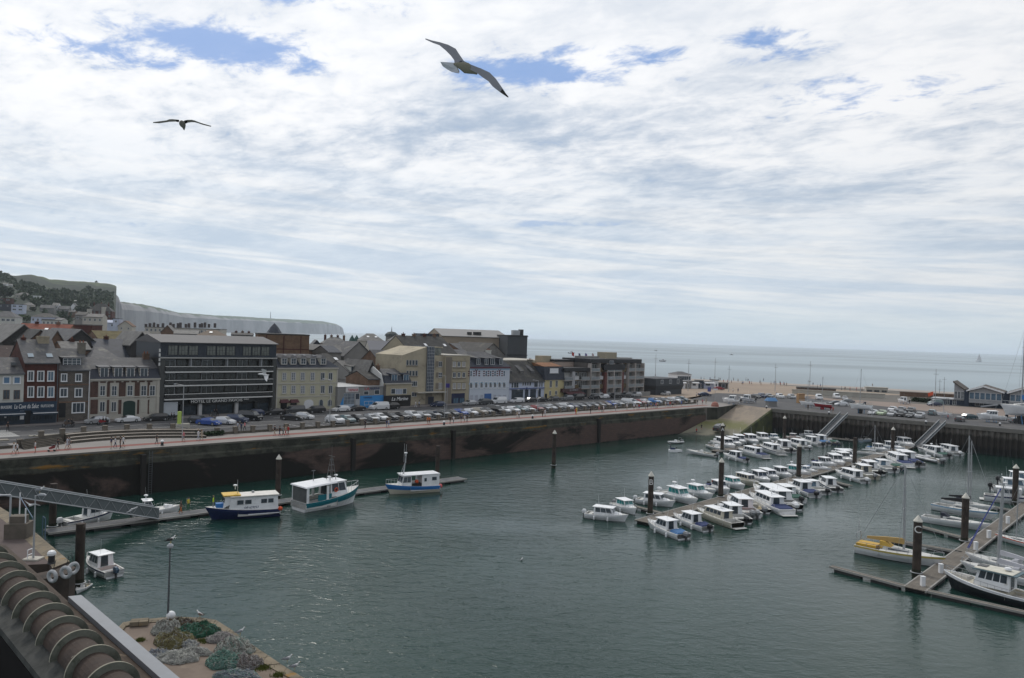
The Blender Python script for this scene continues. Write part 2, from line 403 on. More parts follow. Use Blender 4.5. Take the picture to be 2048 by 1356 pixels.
b.xprof([(-1.7, -4), (.6, -4), (.6, 6.99), (-1.06, 6.99), (-1.06, 5.6), (-1.25, 5.3)], -170, 158.5)
o = b.obj('quay_wall', QW, loc=Q.w(0, 0)); o.rotation_euler = (0, 0, QA)
tag(o, 'long dark masonry quay wall with reddish panels and weed stains, left side of the basin', 'quay wall')
for s_ in (-2.2, 35.5, 108., 60):
    f = MB().box(-.35, .35, -2.0, -1.0, -3, 6.1).obj('timber_fender', flat('wet_timber', (.018, .016, .014), .8), o); f.location = (s_, 0, 0)
for s_ in (-1.2,):
    f = MB(); [f.tube((x, -1.9, -.5), (x, -1.9, 6.6), .04) for x in (-.25, .25)]; [f.tube((-.25, -1.9, z*.35), (.25, -1.9, z*.35), .025) for z in range(19)]
    f.obj('ladder', DSTEEL, o).location = (s_, 0, 0)
# return of the wall along the left of the slipway
def run_wall(name, pts, mat, z0, z1, th=1.2, lab=None, cat='quay wall', inward=1):
    b = MB()
    for p, q in zip(pts, pts[1:]):
        d = (q-p).normalized(); n = Vector((-d.y, d.x, 0))*th*inward
        za, zb = (z1, z1)
        b.prism([(p.x, p.y), (q.x, q.y), (q.x+n.x, q.y+n.y), (p.x+n.x, p.y+n.y)], z0, z1)
    o = b.obj(name, mat)
    if lab: tag(o, lab, cat)
    return o
DW = M('weedy_wall', (.045, .045, .035), .9, (.012, .014, .011), .35, .95, .5, dirt=((.006, .008, .006), .2, .5))
run_wall('quay_wall', [Q.w(158.2, -1.08), Vector((62.05, 233.35, 0)), Vector((72.3, 247.8, 0))], DW, -3, 6.985, .9, 'dark weedy wall rising beside the left edge of the slipway')
# slipway
def slip_mat():
    m = bpy.data.materials.new('slipway_concrete'); m.use_nodes = True; g = NG(m.node_tree); b = m.node_tree.nodes['Principled BSDF']
    b.inputs['Roughness'].default_value = .8
    tc = g.n('ShaderNodeTexCoord'); s = g.n('ShaderNodeSeparateXYZ'); g.l(tc.outputs['Object'], s.inputs[0]); z = s.outputs[2]
    n = g.noise(tc.outputs['Object'], .22, 6, .65, .5); zz = g.math('ADD', z, g.math('MULTIPLY', g.math('SUBTRACT', n, .5), 3.))
    c = g.mix(g.ramp(n, .4, .65), (.235, .19, .14), (.17, .14, .11))
    c = g.mix(g.ramp(zz, 3.7, 2.6), c, (.115, .115, .035))
    c = g.mix(g.ramp(zz, 2.3, 1.2), c, (.15, .14, .10))
    c = g.mix(g.ramp(zz, .7, .1), c, (.03, .035, .025))
    g.l(c, b.inputs['Base Color']); return m
def lerp(a, b, t): return a + (b-a)*t
b = MB()
dl = (SLB[0]-SLT[0]); dr = (SLB[1]-SLT[1])
A = [SLT[0]+Vector((0, 0, .0)), SLT[1], SLB[1]+dr*.18, SLB[0]+dl*.18]
low = [Vector((p.x, p.y, -4)) for p in A]
b.add(A+low, [(0, 3, 2, 1), (0, 1, 5, 4), (1, 2, 6, 5), (2, 3, 7, 6), (3, 0, 4, 7)])
struct(b.obj('slipway', slip_mat()))
b = MB(); kb = [SLT[1]+(SLB[1]-SLT[1])*t for t in (0, 1.15)]
off = Vector((.9, .35, 0)); b.add([kb[0]+Vector((0, 0, .06)), kb[1]+Vector((0, 0, .06)), kb[1]+off+Vector((0, 0, .06)), kb[0]+off+Vector((0, 0, .06)), kb[0]+off-Vector((0, 0, 11)), kb[1]+off-Vector((0, 0, 5)), kb[1]-Vector((0, 0, 5)), kb[0]-Vector((0, 0, 11))],
      [(0, 1, 2, 3), (3, 2, 5, 4), (0, 7, 6, 1), (1, 6, 5, 2)])
tag(b.obj('slipway_wall', M('green_wall', (.075, .085, .030), .9, (.035, .04, .025), .5, .9)), 'green weedy side wall along the right edge of the slipway', 'wall')
# sheet piling on the right
def pile_mat():
    m = bpy.data.materials.new('sheet_piling'); m.use_nodes = True; g = NG(m.node_tree); b = m.node_tree.nodes['Principled BSDF']; b.inputs['Roughness'].default_value = .8
    tc = g.n('ShaderNodeTexCoord'); s = g.n('ShaderNodeSeparateXYZ'); g.l(tc.outputs['Object'], s.inputs[0]); z = s.outputs[2]
    n = g.noise(g.xyz(s.outputs[0], 0., g.math('MULTIPLY', z, .25)), 1.1, 5, .7); zz = g.math('ADD', z, g.math('MULTIPLY', g.math('SUBTRACT', n, .5), 3.4))
    c = g.mix(g.ramp(n, .35, .65), (.17, .155, .14), (.085, .07, .055))
    c = g.mix(g.ramp(zz, 4.9, 4.1), c, (.028, .022, .017)); c = g.mix(g.ramp(zz, 2.4, 1.2), c, (.008, .009, .007))
    g.l(c, b.inputs['Base Color']); return m
PM = pile_mat()
for k, (p, q) in enumerate(zip(RW, RW[1:])):
    L = (q-p).length; a = math.atan2(q.y-p.y, q.x-p.x)
    root = thing('sheet_pile_wall', ('corrugated steel sheet pile wall under the boat yard, dark below and pale above', 'far right stretch of the sheet pile wall beyond the frame edge')[k], 'quay wall', p, a)
    prof = []; x = 0
    while x < L:
        for dx, dyy in ((0, -.55), (.45, -.55), (.65, -.1), (1.1, -.1)):
            if x+dx < L: prof.append((x+dx, dyy))
        x += 1.3
    prof.append((L, -.55)); b = MB()
    for (x0, y0), (x1, y1) in zip(prof, prof[1:]): b.poly([(x0, y0, -3), (x1, y1, -3), (x1, y1, 6.0), (x0, y0, 6.0)])
    b.obj('piling', PM, root)
    MB().box(0, L, -.9, 1.2, 6.0, 6.92).obj('capping_beam', M('capping_concrete', (.16, .15, .135), .9, (.11, .105, .09), .5), root)
    MB().box(0, L, -.9, -.5, 6.92, 7.12).obj('kerb', M('kerb_pale', (.24, .23, .21), .9), root)
# ---- hill behind the town, seen as a fan of columns
SKY = [(-420, 470), (-200, 505), (-60, 535), (0, 545), (20, 552), (40, 551), (55, 549), (80, 552), (95, 558), (130, 562), (165, 563), (200, 566), (226, 569), (236, 577), (243, 590)]
def interp(tab, x):
    if x <= tab[0][0]: return tab[0][1]
    for (a, b), (c, d) in zip(tab, tab[1:]):
        if x <= c: return b + (d-b)*(x-a)/(c-a)
    return tab[-1][1]
def hz(px): return 640.4 + .033*px
def hill_top(px):
    D = 1250 + 1.0*max(0, px); return D, CAMH + (hz(px)-interp(SKY, px))/FPX*D
from mathutils import noise as mn
def hill_z(px, D):
    Dt, zt = hill_top(px); t = max(0., min(1., (D-410)/(Dt-410)))
    f = t*t*(3-2*t)*.35 + t*.65
    z = 6.8 + (zt-6.8)*f
    return z + (mn.noise(Vector((px*.012, D*.004, 0)))*5*math.sin(math.pi*t))
def hill_pt(px, py):
    r = ray(px, py); D = 400
    while D < 1500:
        if CAMH + r.z*D <= hill_z(px, D): break
        D += 5
    return PD(px, py, D)
def wood(px, t): return px < 229 and mn.noise(Vector((px*.014, t*3.1, 1)))+.35*mn.noise(Vector((px*.06, t*9, 4))) > .06+.7*max(0, t-.72)
b = MB(); cols = list(range(-420, 229, 6)) + [231]; rows = [395+i*22 for i in range(48)]
for px in cols:
    Dt = hill_top(px)[0]
    for k, D0 in enumerate(rows):
        D = 395 + (Dt+120-395)*k/47.; zz = hill_z(px, min(D, Dt))
        if D > Dt: zz -= (D-Dt)*.02
        r = ray(px, 640); b.v.append((r.x*D, D, zz + (mn.noise(Vector((px*.06, D*.02, 3)))*1.6 if k > 2 else 0)))
n = len(rows)
for i in range(len(cols)-1):
    for k in range(n-1): b.f.append([i*n+k, (i+1)*n+k, (i+1)*n+k+1, i*n+k+1]); b.m.append(int(wood(cols[i]+3, k/47.*1.12)))
def hill_mat():
    m = bpy.data.materials.new('hill_grass'); m.use_nodes = True; g = NG(m.node_tree); b = m.node_tree.nodes['Principled BSDF']; b.inputs['Roughness'].default_value = 1
    tc = g.n('ShaderNodeTexCoord'); n = g.noise(tc.outputs['Object'], .0042, 6, .6, .4); n2 = g.noise(tc.outputs['Object'], .03, 5, .65)
    c = g.mix(g.ramp(n2, .35, .65), (.058, .082, .026), (.034, .052, .020))
    w = g.mix(g.ramp(n2, .4, .6), (.016, .028, .014), (.008, .016, .009))
    s = g.n('ShaderNodeSeparateXYZ'); g.l(tc.outputs['Object'], s.inputs[0])
    f = g.math('SUBTRACT', n, g.ramp(s.outputs[2], 60., 110., 0., .07)); c = g.mix(g.ramp(f, .42, .47), c, w)
    g.l(c, b.inputs['Base Color']); return m
GR = hill_mat(); HWD = M('hill_wood', (.020, .033, .014), 1., (.011, .020, .009), .08, .9)
struct(b.obj('hill', [GR, HWD], smooth=True))
# chalk cliffs marching away along the coast
def cliff_mat():
    m = bpy.data.materials.new('chalk'); m.use_nodes = True; g = NG(m.node_tree); b = m.node_tree.nodes['Principled BSDF']; b.inputs['Roughness'].default_value = 1
    tc = g.n('ShaderNodeTexCoord'); s = g.n('ShaderNodeSeparateXYZ'); g.l(tc.outputs['Object'], s.inputs[0])
    v = g.xyz(g.math('MULTIPLY', s.outputs[0], .008), g.math('MULTIPLY', s.outputs[1], .008), g.math('MULTIPLY', s.outputs[2], .006))
    n = g.noise(v, 1.2, 6, .65); c = g.mix(g.ramp(n, .38, .62), (.24, .235, .24), (.15, .15, .155))
    ed = g.math('ADD', s.outputs[2], g.math('MULTIPLY', n, 45.))
    c = g.mix(g.ramp(ed, 98., 106.), c, (.05, .075, .03)); g.l(c, b.inputs['Base Color']); return m
CL = [(225, 1200, 600), (228, 1300, 569), (232, 1360, 572), (236, 1430, 576), (243, 1500, 588), (246, 1640, 601), (262, 1900, 604), (300, 2350, 608), (340, 2900, 617), (372, 3300, 625), (450, 4200, 631), (500, 4700, 633), (560, 5300, 637), (640, 6000, 641), (668, 6400, 643), (682, 6600, 646), (687, 6700, 650), (690, 6750, 656)]
b = MB(); rings = []
for (a, b2) in zip(CL, CL[1:]):
    N = 7
    for i in range(N):
        t = i/N; px = a[0]+(b2[0]-a[0])*t; D = a[1]+(b2[1]-a[1])*t; yt = a[2]+(b2[2]-a[2])*t
        r = ray(px, 650); h = CAMH + (hz(px)-yt)/FPX*D
        w = mn.noise(Vector((px*.35, D*.002, 0)))*.012 + mn.noise(Vector((px*.9, 5, 0)))*.004
        k = 1+w; h *= 1 + mn.noise(Vector((px*.25, 9, 0)))*.03
        back = Vector((-.75, .66, 0)) if D > 1450 else Vector((-1, .1, 0))
        p0 = Vector((r.x*D*k, D*k, 0)); bk = back*D*.012
        rings.append([p0+Vector((0, 0, -2)), p0+bk*.15+Vector((0, 0, h*.38)), p0+bk*.25+Vector((0, 0, h*.75)), p0+bk*.9+Vector((0, 0, h*.90)), p0+bk*2+Vector((0, 0, h)), p0+bk*30+Vector((0, 0, h*.98))])
b.loft(rings, closed=False, caps=False)
struct(b.obj('chalk_cliffs', cliff_mat()))
mst = MB().tube((0, 0, 0), (0, 0, 45), 3, 1.5).obj('signal_mast', DSTEEL); mst.location = PD(541, 637, 5200); tag(mst, 'thin far mast standing on the skyline of the distant cliffs', 'mast')
# ================================================================ BUILDINGS
class V:
    def __init__(s, ox, oy, k): s.a = (ox, oy, k)
    def __call__(s, x, y): return s.a[0]+x/s.a[2], s.a[1]+y/s.a[2]
Z1 = V(0, 530, 3.988); Z2 = V(300, 620, 5.12); Z3 = V(660, 640, 4.655); Z5 = V(800, 640, 7.136); Z7 = V(1020, 700, 7.31)
SLATE = MBR('slate_roof', (.108, .108, .112), (.082, .083, .088), (.07, .07, .075), .5, .28, .02, .7, dirt=((.17, .165, .145), .5, .55))
SLATEB = MBR('blue_slate', (.052, .060, .078), (.040, .046, .062), (.03, .033, .045), .5, .25, .02, .55)
SLATED = MBR('dark_slate', (.060, .058, .055), (.045, .044, .043), (.03, .03, .03), .5, .28, .02, .75, dirt=((.09, .085, .07), .4, .55))
SLATEL = MBR('light_slate', (.175, .17, .162), (.14, .137, .132), (.12, .115, .11), .6, .3, .02, .75, dirt=((.12, .115, .10), .35, .55))
TILE = MBR('red_tile', (.26, .085, .05), (.21, .065, .04), (.12, .04, .03), .35, .3, .03, .85)
OLIVE = MBR('mossy_roof', (.15, .125, .055), (.12, .10, .05), (.07, .06, .035), .5, .3, .02, .9)
BRICKR = MBR('red_brick', (.105, .034, .026), (.080, .028, .022), (.060, .040, .034), .24, .09, .012)
BRICKB = MBR('brown_brick', (.20, .125, .085), (.16, .10, .07), (.11, .08, .06), .5, .2, .02)
FLINT = MBR('grey_rubble', (.150, .132, .112), (.115, .100, .088), (.085, .076, .068), .42, .2, .03, dirt=((.07, .062, .055), .7, .58))
CREAM = M('cream_render', (.44, .42, .31), .9, (.37, .35, .265), .35, .7, dirt=((.30, .28, .20), .6, .6))
WRENDER = M('white_render', (.50, .50, .46), .9, (.42, .415, .385), .4, .7, dirt=((.30, .295, .27), .5, .62))
BEIGE = M('beige_render', (.37, .325, .235), .9, (.30, .265, .195), .3, .8, dirt=((.20, .18, .14), .45, .58))
BRNST = M('brown_stone', (.20, .175, .14), .9, (.165, .145, .12), .3, .8)
STONE = M('pale_stone', (.43, .41, .36), .9, (.35, .33, .29), .5, .6)
GREYR = M('grey_render', (.235, .232, .225), .9, (.19, .188, .18), .3, .7)
PINKR = M('pinkish_render', (.40, .31, .26), .9, (.34, .27, .23), .3, .6)
DBLUE = flat('dark_blue_cladding', (.022, .030, .042), .45)
SHOPB = flat('shop_navy', (.018, .032, .052), .5)
BLUEP = M('bright_blue_paint', (.035, .22, .50), .6, (.03, .19, .44), .5)
LBLUE = M('pale_blue_render', (.46, .50, .60), .85, (.40, .44, .53), .4)
SHUT = flat('grey_shutter', (.36, .38, .40), .6)
POT = flat('terracotta_pot', (.22, .085, .05), .8)
HEADS = flat('window_white', (.58, .59, .60), .5)
_wc = {}
def wmesh(w, h, cols, rows, fr, gl, sill, surround, y):
    k = (round(w, 1), round(h, 1), cols, rows, fr.name, gl.name, sill, surround.name if surround else None)
    if k in _wc: return _wc[k]
    w, h = k[0], k[1]; w = max(w, .3); h = max(h, .3)
    b = MB(); b.box(-w/2, w/2, -.015, .02, 0, h, 1)
    t = min(.09, w*.12)
    for x0, x1, z0, z1 in ((-w/2, -w/2+t, 0, h), (w/2-t, w/2, 0, h), (-w/2+t, w/2-t, 0, t), (-w/2+t, w/2-t, h-t, h)): b.box(x0, x1, -.05, .0, z0, z1, 0)
    for i in range(1, cols):
        x = -w/2+w*i/cols; b.box(x-t*.4, x+t*.4, -.045, .0, t, h-t, 0)
    for i in range(1, rows):
        z = h*i/rows; b.box(-w/2+t, w/2-t, -.040, .0, z-t*.25, z+t*.25, 0)
    if surround:
        e = .10
        for x0, x1, z0, z1 in ((-w/2-e, -w/2, -.0, h+e), (w/2, w/2+e, 0, h+e), (-w/2, w/2, h, h+e)): b.box(x0, x1, -.075, .02, z0, z1, 2)
    if sill: b.box(-w/2-.12, w/2+.12, -.16, .02, -.12, 0, 2)
    me = b.data('window', [fr, gl, surround or (STONE if sill != 2 else fr)]); _wc[k] = me
    return me
class House:
    def __init__(s, name, label, fr, pxL, pxR, n0=0., ztop=None, cat='building', group=None, py=790, base=QZ):
        s.fr = fr; s.n0 = n0; s.base = base
        s.u0 = fr.at(pxL, py, n0)[0]; s.u1 = fr.at(pxR, py, n0)[0]; s.L = s.u1-s.u0
        s.root = thing(name, label, cat, fr.w(s.u0, n0, base), fr.a, group)
    def p(s, px, py, y=0.):
        u, z = s.fr.at(px, py, s.n0+y); return u-s.u0, z-s.base
    def z(s, px, py, y=0.): return s.p(px, py, y)[1]
    def block(s, x0, x1, z0, z1, y0, y1, mat, name='wall', parent=None):
        return MB().box(x0, x1, y0, y1, z0, z1).obj(name, mat, parent or s.root)
    def gable(s, x0, x1, ze, zr, d, wall, roof, y0=0., ov=.3, ry=.5):
        ym = y0+d*ry
        w = MB().xprof([(y0, 0), (y0, ze), (ym, zr-.12), (y0+d, ze), (y0+d, 0)][::-1], x0, x1).obj('wall', wall, s.root)
        sl = (zr-ze)/(ym-y0)
        r = MB().xprof([(y0-ov, ze-ov*sl), (y0-ov, ze-ov*sl+.16), (ym, zr+.16), (y0+d+ov, ze-ov*sl+.16), (y0+d+ov, ze-ov*sl), (ym, zr)][::-1], x0-.12, x1+.12).obj('roof', roof, s.root)
        MB().box(x0, x1, y0-ov-.12, y0-ov, ze-ov*sl-.05, ze-ov*sl+.08).obj('gutter', DSTEEL, r)
        return w, r
    def mansard(s, x0, x1, ze, zm, zr, d, ym, wall, low, up, hipx=0., y0=0.):
        w = s.block(x0, x1, 0, ze, y0, y0+d, wall)
        h = hipx
        b = MB(); b.loft([[(x0, y0-.15, ze), (x1, y0-.15, ze), (x1, y0+d, ze), (x0, y0+d, ze)], [(x0+h*.3, y0+ym, zm), (x1-h*.3, y0+ym, zm), (x1-h*.3, y0+d-ym, zm), (x0+h*.3, y0+d-ym, zm)]])
        r = b.obj('mansard', low, s.root)
        MB().loft([[(x0+h*.3-.1, y0+ym-.15, zm+.01), (x1-h*.3+.1, y0+ym-.15, zm+.01), (x1-h*.3+.1, y0+d-ym+.15, zm+.01), (x0+h*.3-.1, y0+d-ym+.15, zm+.01)], [(x0+h, y0+d/2-.1, zr), (x1-h, y0+d/2-.1, zr), (x1-h, y0+d/2+.1, zr), (x0+h, y0+d/2+.1, zr)]]).obj('roof', up, s.root)
        s.block(x0-.05, x1+.05, ze-.25, ze+.05, y0-.3, y0-.152, STONE, 'cornice')
        return w, r
    def win(s, px0, py0, px1, py1, cols=2, rows=1, fr=HEADS, gl=DARKG, sill=1, sur=None, y=0., parent=None, name='window'):
        x0, zt = s.p(px0, py0, y); x1, zb = s.p(px1, py1, y)
        return s.winm((x0+x1)/2, zb, x1-x0, zt-zb, cols, rows, fr, gl, sill, sur, y, parent, name)
    def winm(s, x, z, w, h, cols=2, rows=1, fr=HEADS, gl=DARKG, sill=1, sur=None, y=0., parent=None, name='window'):
        return inst(name, wmesh(w, h, cols, rows, fr, gl, sill, sur, 0), parent or s.root, (x, y-.004, z))
    def rect(s, px0, py0, px1, py1, mat, name, y0=-.1, y1=.0, parent=None):
        x0, zt = s.p(px0, py0, y0); x1, zb = s.p(px1, py1, y0)
        return s.block(x0, x1, max(zb, .02), zt, y0, y1, mat, name, parent)
    def chimney(s, x, y, z, h, w=1.4, d=.7, mat=BRICKB, pots=3):
        c = MB().box(x-w/2, x+w/2, y-d/2, y+d/2, z-2, z+h).box(x-w/2-.08, x+w/2+.08, y-d/2-.08, y+d/2+.08, z+h-.25, z+h-.05).obj('chimney', mat, s.root)
        if pots:
            for i in range(pots): MB().tube((x-w/2+w*(i+.5)/pots, y, z+h), (x-w/2+w*(i+.5)/pots, y, z+h+.45), .14, .11).obj('chimney_pot', POT, c)
        return c
    def dormer(s, x, z, w, h, y, dep, roof, face, cols=2, rows=2, gl=DARKG, hip=True, fr=HEADS):
        b = MB().box(x-w/2, x+w/2, y, y+dep, z, z+h); b2 = b.obj('dormer', face, s.root)
        if hip: MB().loft([[(x-w/2-.15, y-.2, z+h), (x+w/2+.15, y-.2, z+h), (x+w/2+.15, y+dep, z+h), (x-w/2-.15, y+dep, z+h)], [(x-.05, y+w*.45, z+h+w*.5), (x+.05, y+w*.45, z+h+w*.5), (x+.05, y+dep, z+h+w*.5), (x-.05, y+dep, z+h+w*.5)]]).obj('dormer_roof', roof, b2)
        else: MB().xprof([(y-.25, z+h), (y-.25, z+h+.1), (y+dep, z+h+.3), (y+dep, z+h)][::-1], x-w/2-.2, x+w/2+.2).obj('dormer_roof', roof, b2)
        s.winm(x, z+.12, w-.24, h-.2, cols, rows, gl=gl, fr=fr, sill=0, y=y, parent=b2)
        return b2
N0 = 39.
# -- B1 white rendered house and the dark roof behind it
h = House('white_house', 'white rendered house with blue blinds over a navy shop front, leftmost on the quay', Q, -46, 47, N0)
ze = h.z(24, Z1(0, 865)[1]); zr = h.z(24, Z1(0, 742)[1], 5); h.gable(0, h.L-.02, ze, zr, 10, WRENDER, SLATE)
for x0, x1 in ((28, 76), (110, 160)):
    a = Z1(x0, 895); b_ = Z1(x1, 945); h.win(*a, *b_, 1, 1, gl=flat('blue_blind', (.10, .19, .30), .6), sur=WHITE)
    a = Z1(x0-2, 998); b_ = Z1(x1-2, 1070); h.win(*a, *b_, 2, 1, gl=DARKG, fr=flat('brown_frame', (.10, .06, .045), .6))
h.win(-22, 752, -10, 768, 1, 1, gl=DARKG); h.win(-22, 780, -10, 798, 2, 1)
MB().box(-.4, .4, 0, .7, 0, .6).obj('roof_hatch', DSTEEL, h.root, loc=(h.p(27, 725, 2)[0], 1.6, ze+1.4))
# -- shop front shared by the two houses is a building front of its own below them
sh_ = House('seafood_restaurant_front', 'long navy blue brasserie shop front with white lettering under the white and red brick houses', Q, -46, 113, N0-.9, cat='shop front')
zt = sh_.z(50, Z1(0, 1095)[1]); L = sh_.L
sh_.block(0, L, 0, zt, 0, .85, SHOPB, 'shop_body')
fas = sh_.block(0, L, zt-1.5, zt+.02, -.22, -.002, flat('fascia_navy', (.014, .035, .065), .5), 'fascia')
xa = sh_.p(5, 815)[0]; xc = sh_.p(51, 810)[0]; xe = sh_.p(93, 808)[0]; zz = zt-.8
LET = flat('white_lettering', (.75, .75, .75), .5)
text_obj('lettering', 'BRASSERIE', .75, LET, fas, (sh_.p(12, 809)[0], -.25, zz), width=sh_.p(24, 809)[0]-sh_.p(2, 809)[0])
text_obj('lettering', 'La Cave du Salut', 1.15, LET, fas, (sh_.p(52, 807)[0], -.25, zz+.05), width=sh_.p(77, 809)[0]-sh_.p(28, 809)[0], shear=.25)
text_obj('lettering', 'FRUITS DE MER', .7, LET, fas, (sh_.p(94, 807)[0], -.25, zz), width=sh_.p(107, 807)[0]-sh_.p(81, 807)[0])
for a, b_ in ((-30, 47), (62, 111)):
    x0 = sh_.p(a, 820)[0]; x1 = sh_.p(b_, 820)[0]
    MB().xprof([(-1.5, zt-2.0), (-1.5, zt-1.9), (-.2, zt-1.55), (-.2, zt-1.65)][::-1], x0, x1).box(x0, x1, -1.52, -1.46, zt-2.3, zt-1.95).obj('awning', SHOPB, sh_.root)
    MB().box(x0, x1, -1.56, -1.50, zt-1.98, zt-1.86).obj('awning_trim', LET, sh_.root)
for a, b_ in ((-30, -8), (-4, 14), (16, 36), (64, 84), (88, 106)):
    x0 = sh_.p(a, 830)[0]; x1 = sh_.p(b_, 830)[0]; sh_.winm((x0+x1)/2, .7, x1-x0, zt-3.0, 3, 1, fr=SHOPB, gl=DARKG, sill=0)
sh_.block(sh_.p(39, 840)[0], sh_.p(47, 840)[0], 1.0, 2.6, -.12, -.03, LET, 'menu_board'); sh_.block(sh_.p(8, 838)[0], sh_.p(12, 838)[0], 1.4, 2.2, -.12, -.03, LET, 'menu_board')
sh_.block(sh_.p(49, 840)[0], sh_.p(60, 840)[0], .02, 2.6, -.06, -.03, flat('dark_doorway', (.008, .008, .01), .4), 'door')
# -- B2 red brick
h = House('red_brick_house', 'dark red brick house with three columns of tall white windows, above the restaurant', Q, 47, 117, N0)
ze = h.z(82, Z1(0, 778)[1]); zr = h.z(82, Z1(0, 600)[1], 6); w, r = h.gable(0.02, h.L-.02, ze, zr, 12, BRICKR, SLATE)
for cx in (244, 324, 404):
    for y0, y1 in ((847, 924), (973, 1052)): h.win(*Z1(cx-22, y0), *Z1(cx+22, y1), 2, 1, sur=WHITE, gl=DARKG if cx < 400 else BLUEG)
slp = (zr-ze)/6
def skylight(H, r, px, py, yy, ze, slp, w=.9, hh=1.1, gl=None):
    x = H.p(px, py, yy)[0]; z = ze+slp*yy
    b = MB(); a = math.atan(slp); b.T = Matrix.Translation((x, yy, z+.2)) @ Matrix.Rotation(a, 4, 'X'); b.box(-w/2, w/2, -hh/2, hh/2, 0, .06, 1).box(-w/2-.06, w/2+.06, -hh/2-.06, hh/2+.06, 0, .045, 0)
    return b.obj('skylight', [DSTEEL, gl or M('skylight_glass', (.22, .28, .33), .1, (.30, .36, .4), 1, .6, spec=.8)], H.root)
skylight(h, r, 61, 715, 1.6, ze, slp); skylight(h, r, 98.5, 716, 1.6, ze, slp, 1.0)
h.chimney(h.L-1.6, 5.5, zr, .8, 1.9, 1.3, M('rendered_chimney', (.30, .26, .19), .9), 0); h.chimney(1.0, 6, zr, .5, .7, .7, BRICKR, 1)
h.block(h.L-.35, h.L-.2, .1, ze, -.15, -.02, DSTEEL, 'drainpipe')
# -- B3 grey stone
h = House('grey_stone_house', 'grey flint and stone house with a wide white dormer, right of the red brick house', Q, 117, 179, N0)
ze = h.z(148, Z1(0, 836)[1]); zr = h.z(148, Z1(0, 672)[1], 6); w, r = h.gable(0.02, h.L-.02, ze, zr, 12, FLINT, SLATE)
for a, b_, c, d in ((489, 531, 868, 927), (605, 647, 868, 927), (480, 534, 983, 1050), (598, 652, 983, 1050)): h.win(*Z1(a, c), *Z1(b_, d), 2, 1, sur=WHITE)
h.win(*Z1(577, 1100), *Z1(669, 1175), 3, 1, sur=WHITE)
h.rect(*Z1(472, 1100), *Z1(520, 1215), flat('dark_doorway', (.008, .008, .01), .4), 'door', -.06, -.01)
x, z = h.p(*Z1(572, 804), 1.3); h.dormer(x, z-.2, 3.3, 1.75, 1.2, 4, SLATE, DBLUE, 4, 3, hip=False)
for zz in (3.7, 7.0): h.block(.02, h.L-.02, zz, zz+.25, -.06, -.002, BRICKB, 'brick_band')
h.block(h.L-.2, h.L-.08, .1, ze, -.15, -.02, WHITE, 'drainpipe')
h.chimney(h.L-.3, 5, zr-.6, 2.0, 1.2, 1.2, M('stone_chimney', (.17, .155, .13), .9), 2)
# -- B4 brick and white quoins
h = House('banded_brick_house', 'long two storey brick house with white quoins, slate mansard and four striped dormers', Q, 179, 319, N0)
zm1 = h.z(249, Z1(0, 908)[1]); zm = h.z(249, Z1(0, 828)[1], 1.2); zr = h.z(249, Z1(0, 738)[1], 5.5)
h.mansard(0.02, h.L-.02, zm1, zm, zr, 11, 1.3, STONE, SLATEB, SLATE)
BP = MBR('quoin_brick', (.115, .060, .048), (.09, .05, .04), (.08, .06, .05), .24, .10, .015)
for y0, y1, pan in ((935, 1058, ((722, 780), (855, 874), (950, 1000), (1076, 1112), (1178, 1194))), (1075, 1188, ((722, 778), (853, 868), (945, 966), (1095, 1108), (1180, 1190)))):
    for a, b_ in pan: h.rect(*Z1(a, y0), *Z1(b_, y1), BP, 'brick_panel', -.05, -.001)
for k in range(8): h.rect(*Z1(738+62*k, 930-k*1.2), *Z1(782+62*k, 941-k*1.2), BP, 'brick_panel', -.055, -.001)
h.block(0, h.L, 4.35, 4.6, -.14, -.002, STONE, 'string_course')
for cx in (817, 910, 1036, 1145, 1214): h.win(*Z1(cx-21, 962), *Z1(cx+21, 1043), 2, 2, sur=STONE)
for cx in (815, 906): h.win(*Z1(cx-21, 1090), *Z1(cx+21, 1170), 2, 1, sur=STONE)
x0, zt = h.p(*Z1(983, 1083)); x1, zb = h.p(*Z1(1076, 1178)); xm = (x0+x1)/2; rr = (x1-x0)/2
arc = [(x0, .05)] + [(xm-rr*math.cos(math.pi*i/10), zt-rr*.45+rr*.45*math.sin(math.pi*i/10)) for i in range(11)] + [(x1, .05)]
MB().yprof(arc, -.08, -.01).obj('carriage_door', flat('bottle_green', (.012, .035, .028), .5), h.root)
for cx, g_ in ((1141, WRENDER), (1211, WRENDER)): h.rect(*Z1(cx-20, 1078), *Z1(cx+20, 1175), flat('cream_door', (.40, .39, .34), .6), 'door', -.06, -.01)
for cx in (828, 940, 1037, 1145):
    x, z = h.p(*Z1(cx, 900), .4); d = h.dormer(x, z, 1.75, 2.1, .25, 2.5, SLATEB, STONE, 2, 1, hip=False)
    for kk in range(3):
        MB().box(x-.9, x-.62, .20, .248, z+.25+kk*.6, z+.5+kk*.6).obj('brick_stripe', BP, d); MB().box(x+.62, x+.9, .20, .248, z+.25+kk*.6, z+.5+kk*.6).obj('brick_stripe', BP, d)
h.chimney(h.L-1.2, 5, zr, .9, 1.2, .8, BRICKB, 2)
h.block(h.L-.6, h.L-.05, .0, zm1+.0, -.1, -.004, STONE, 'pilaster')
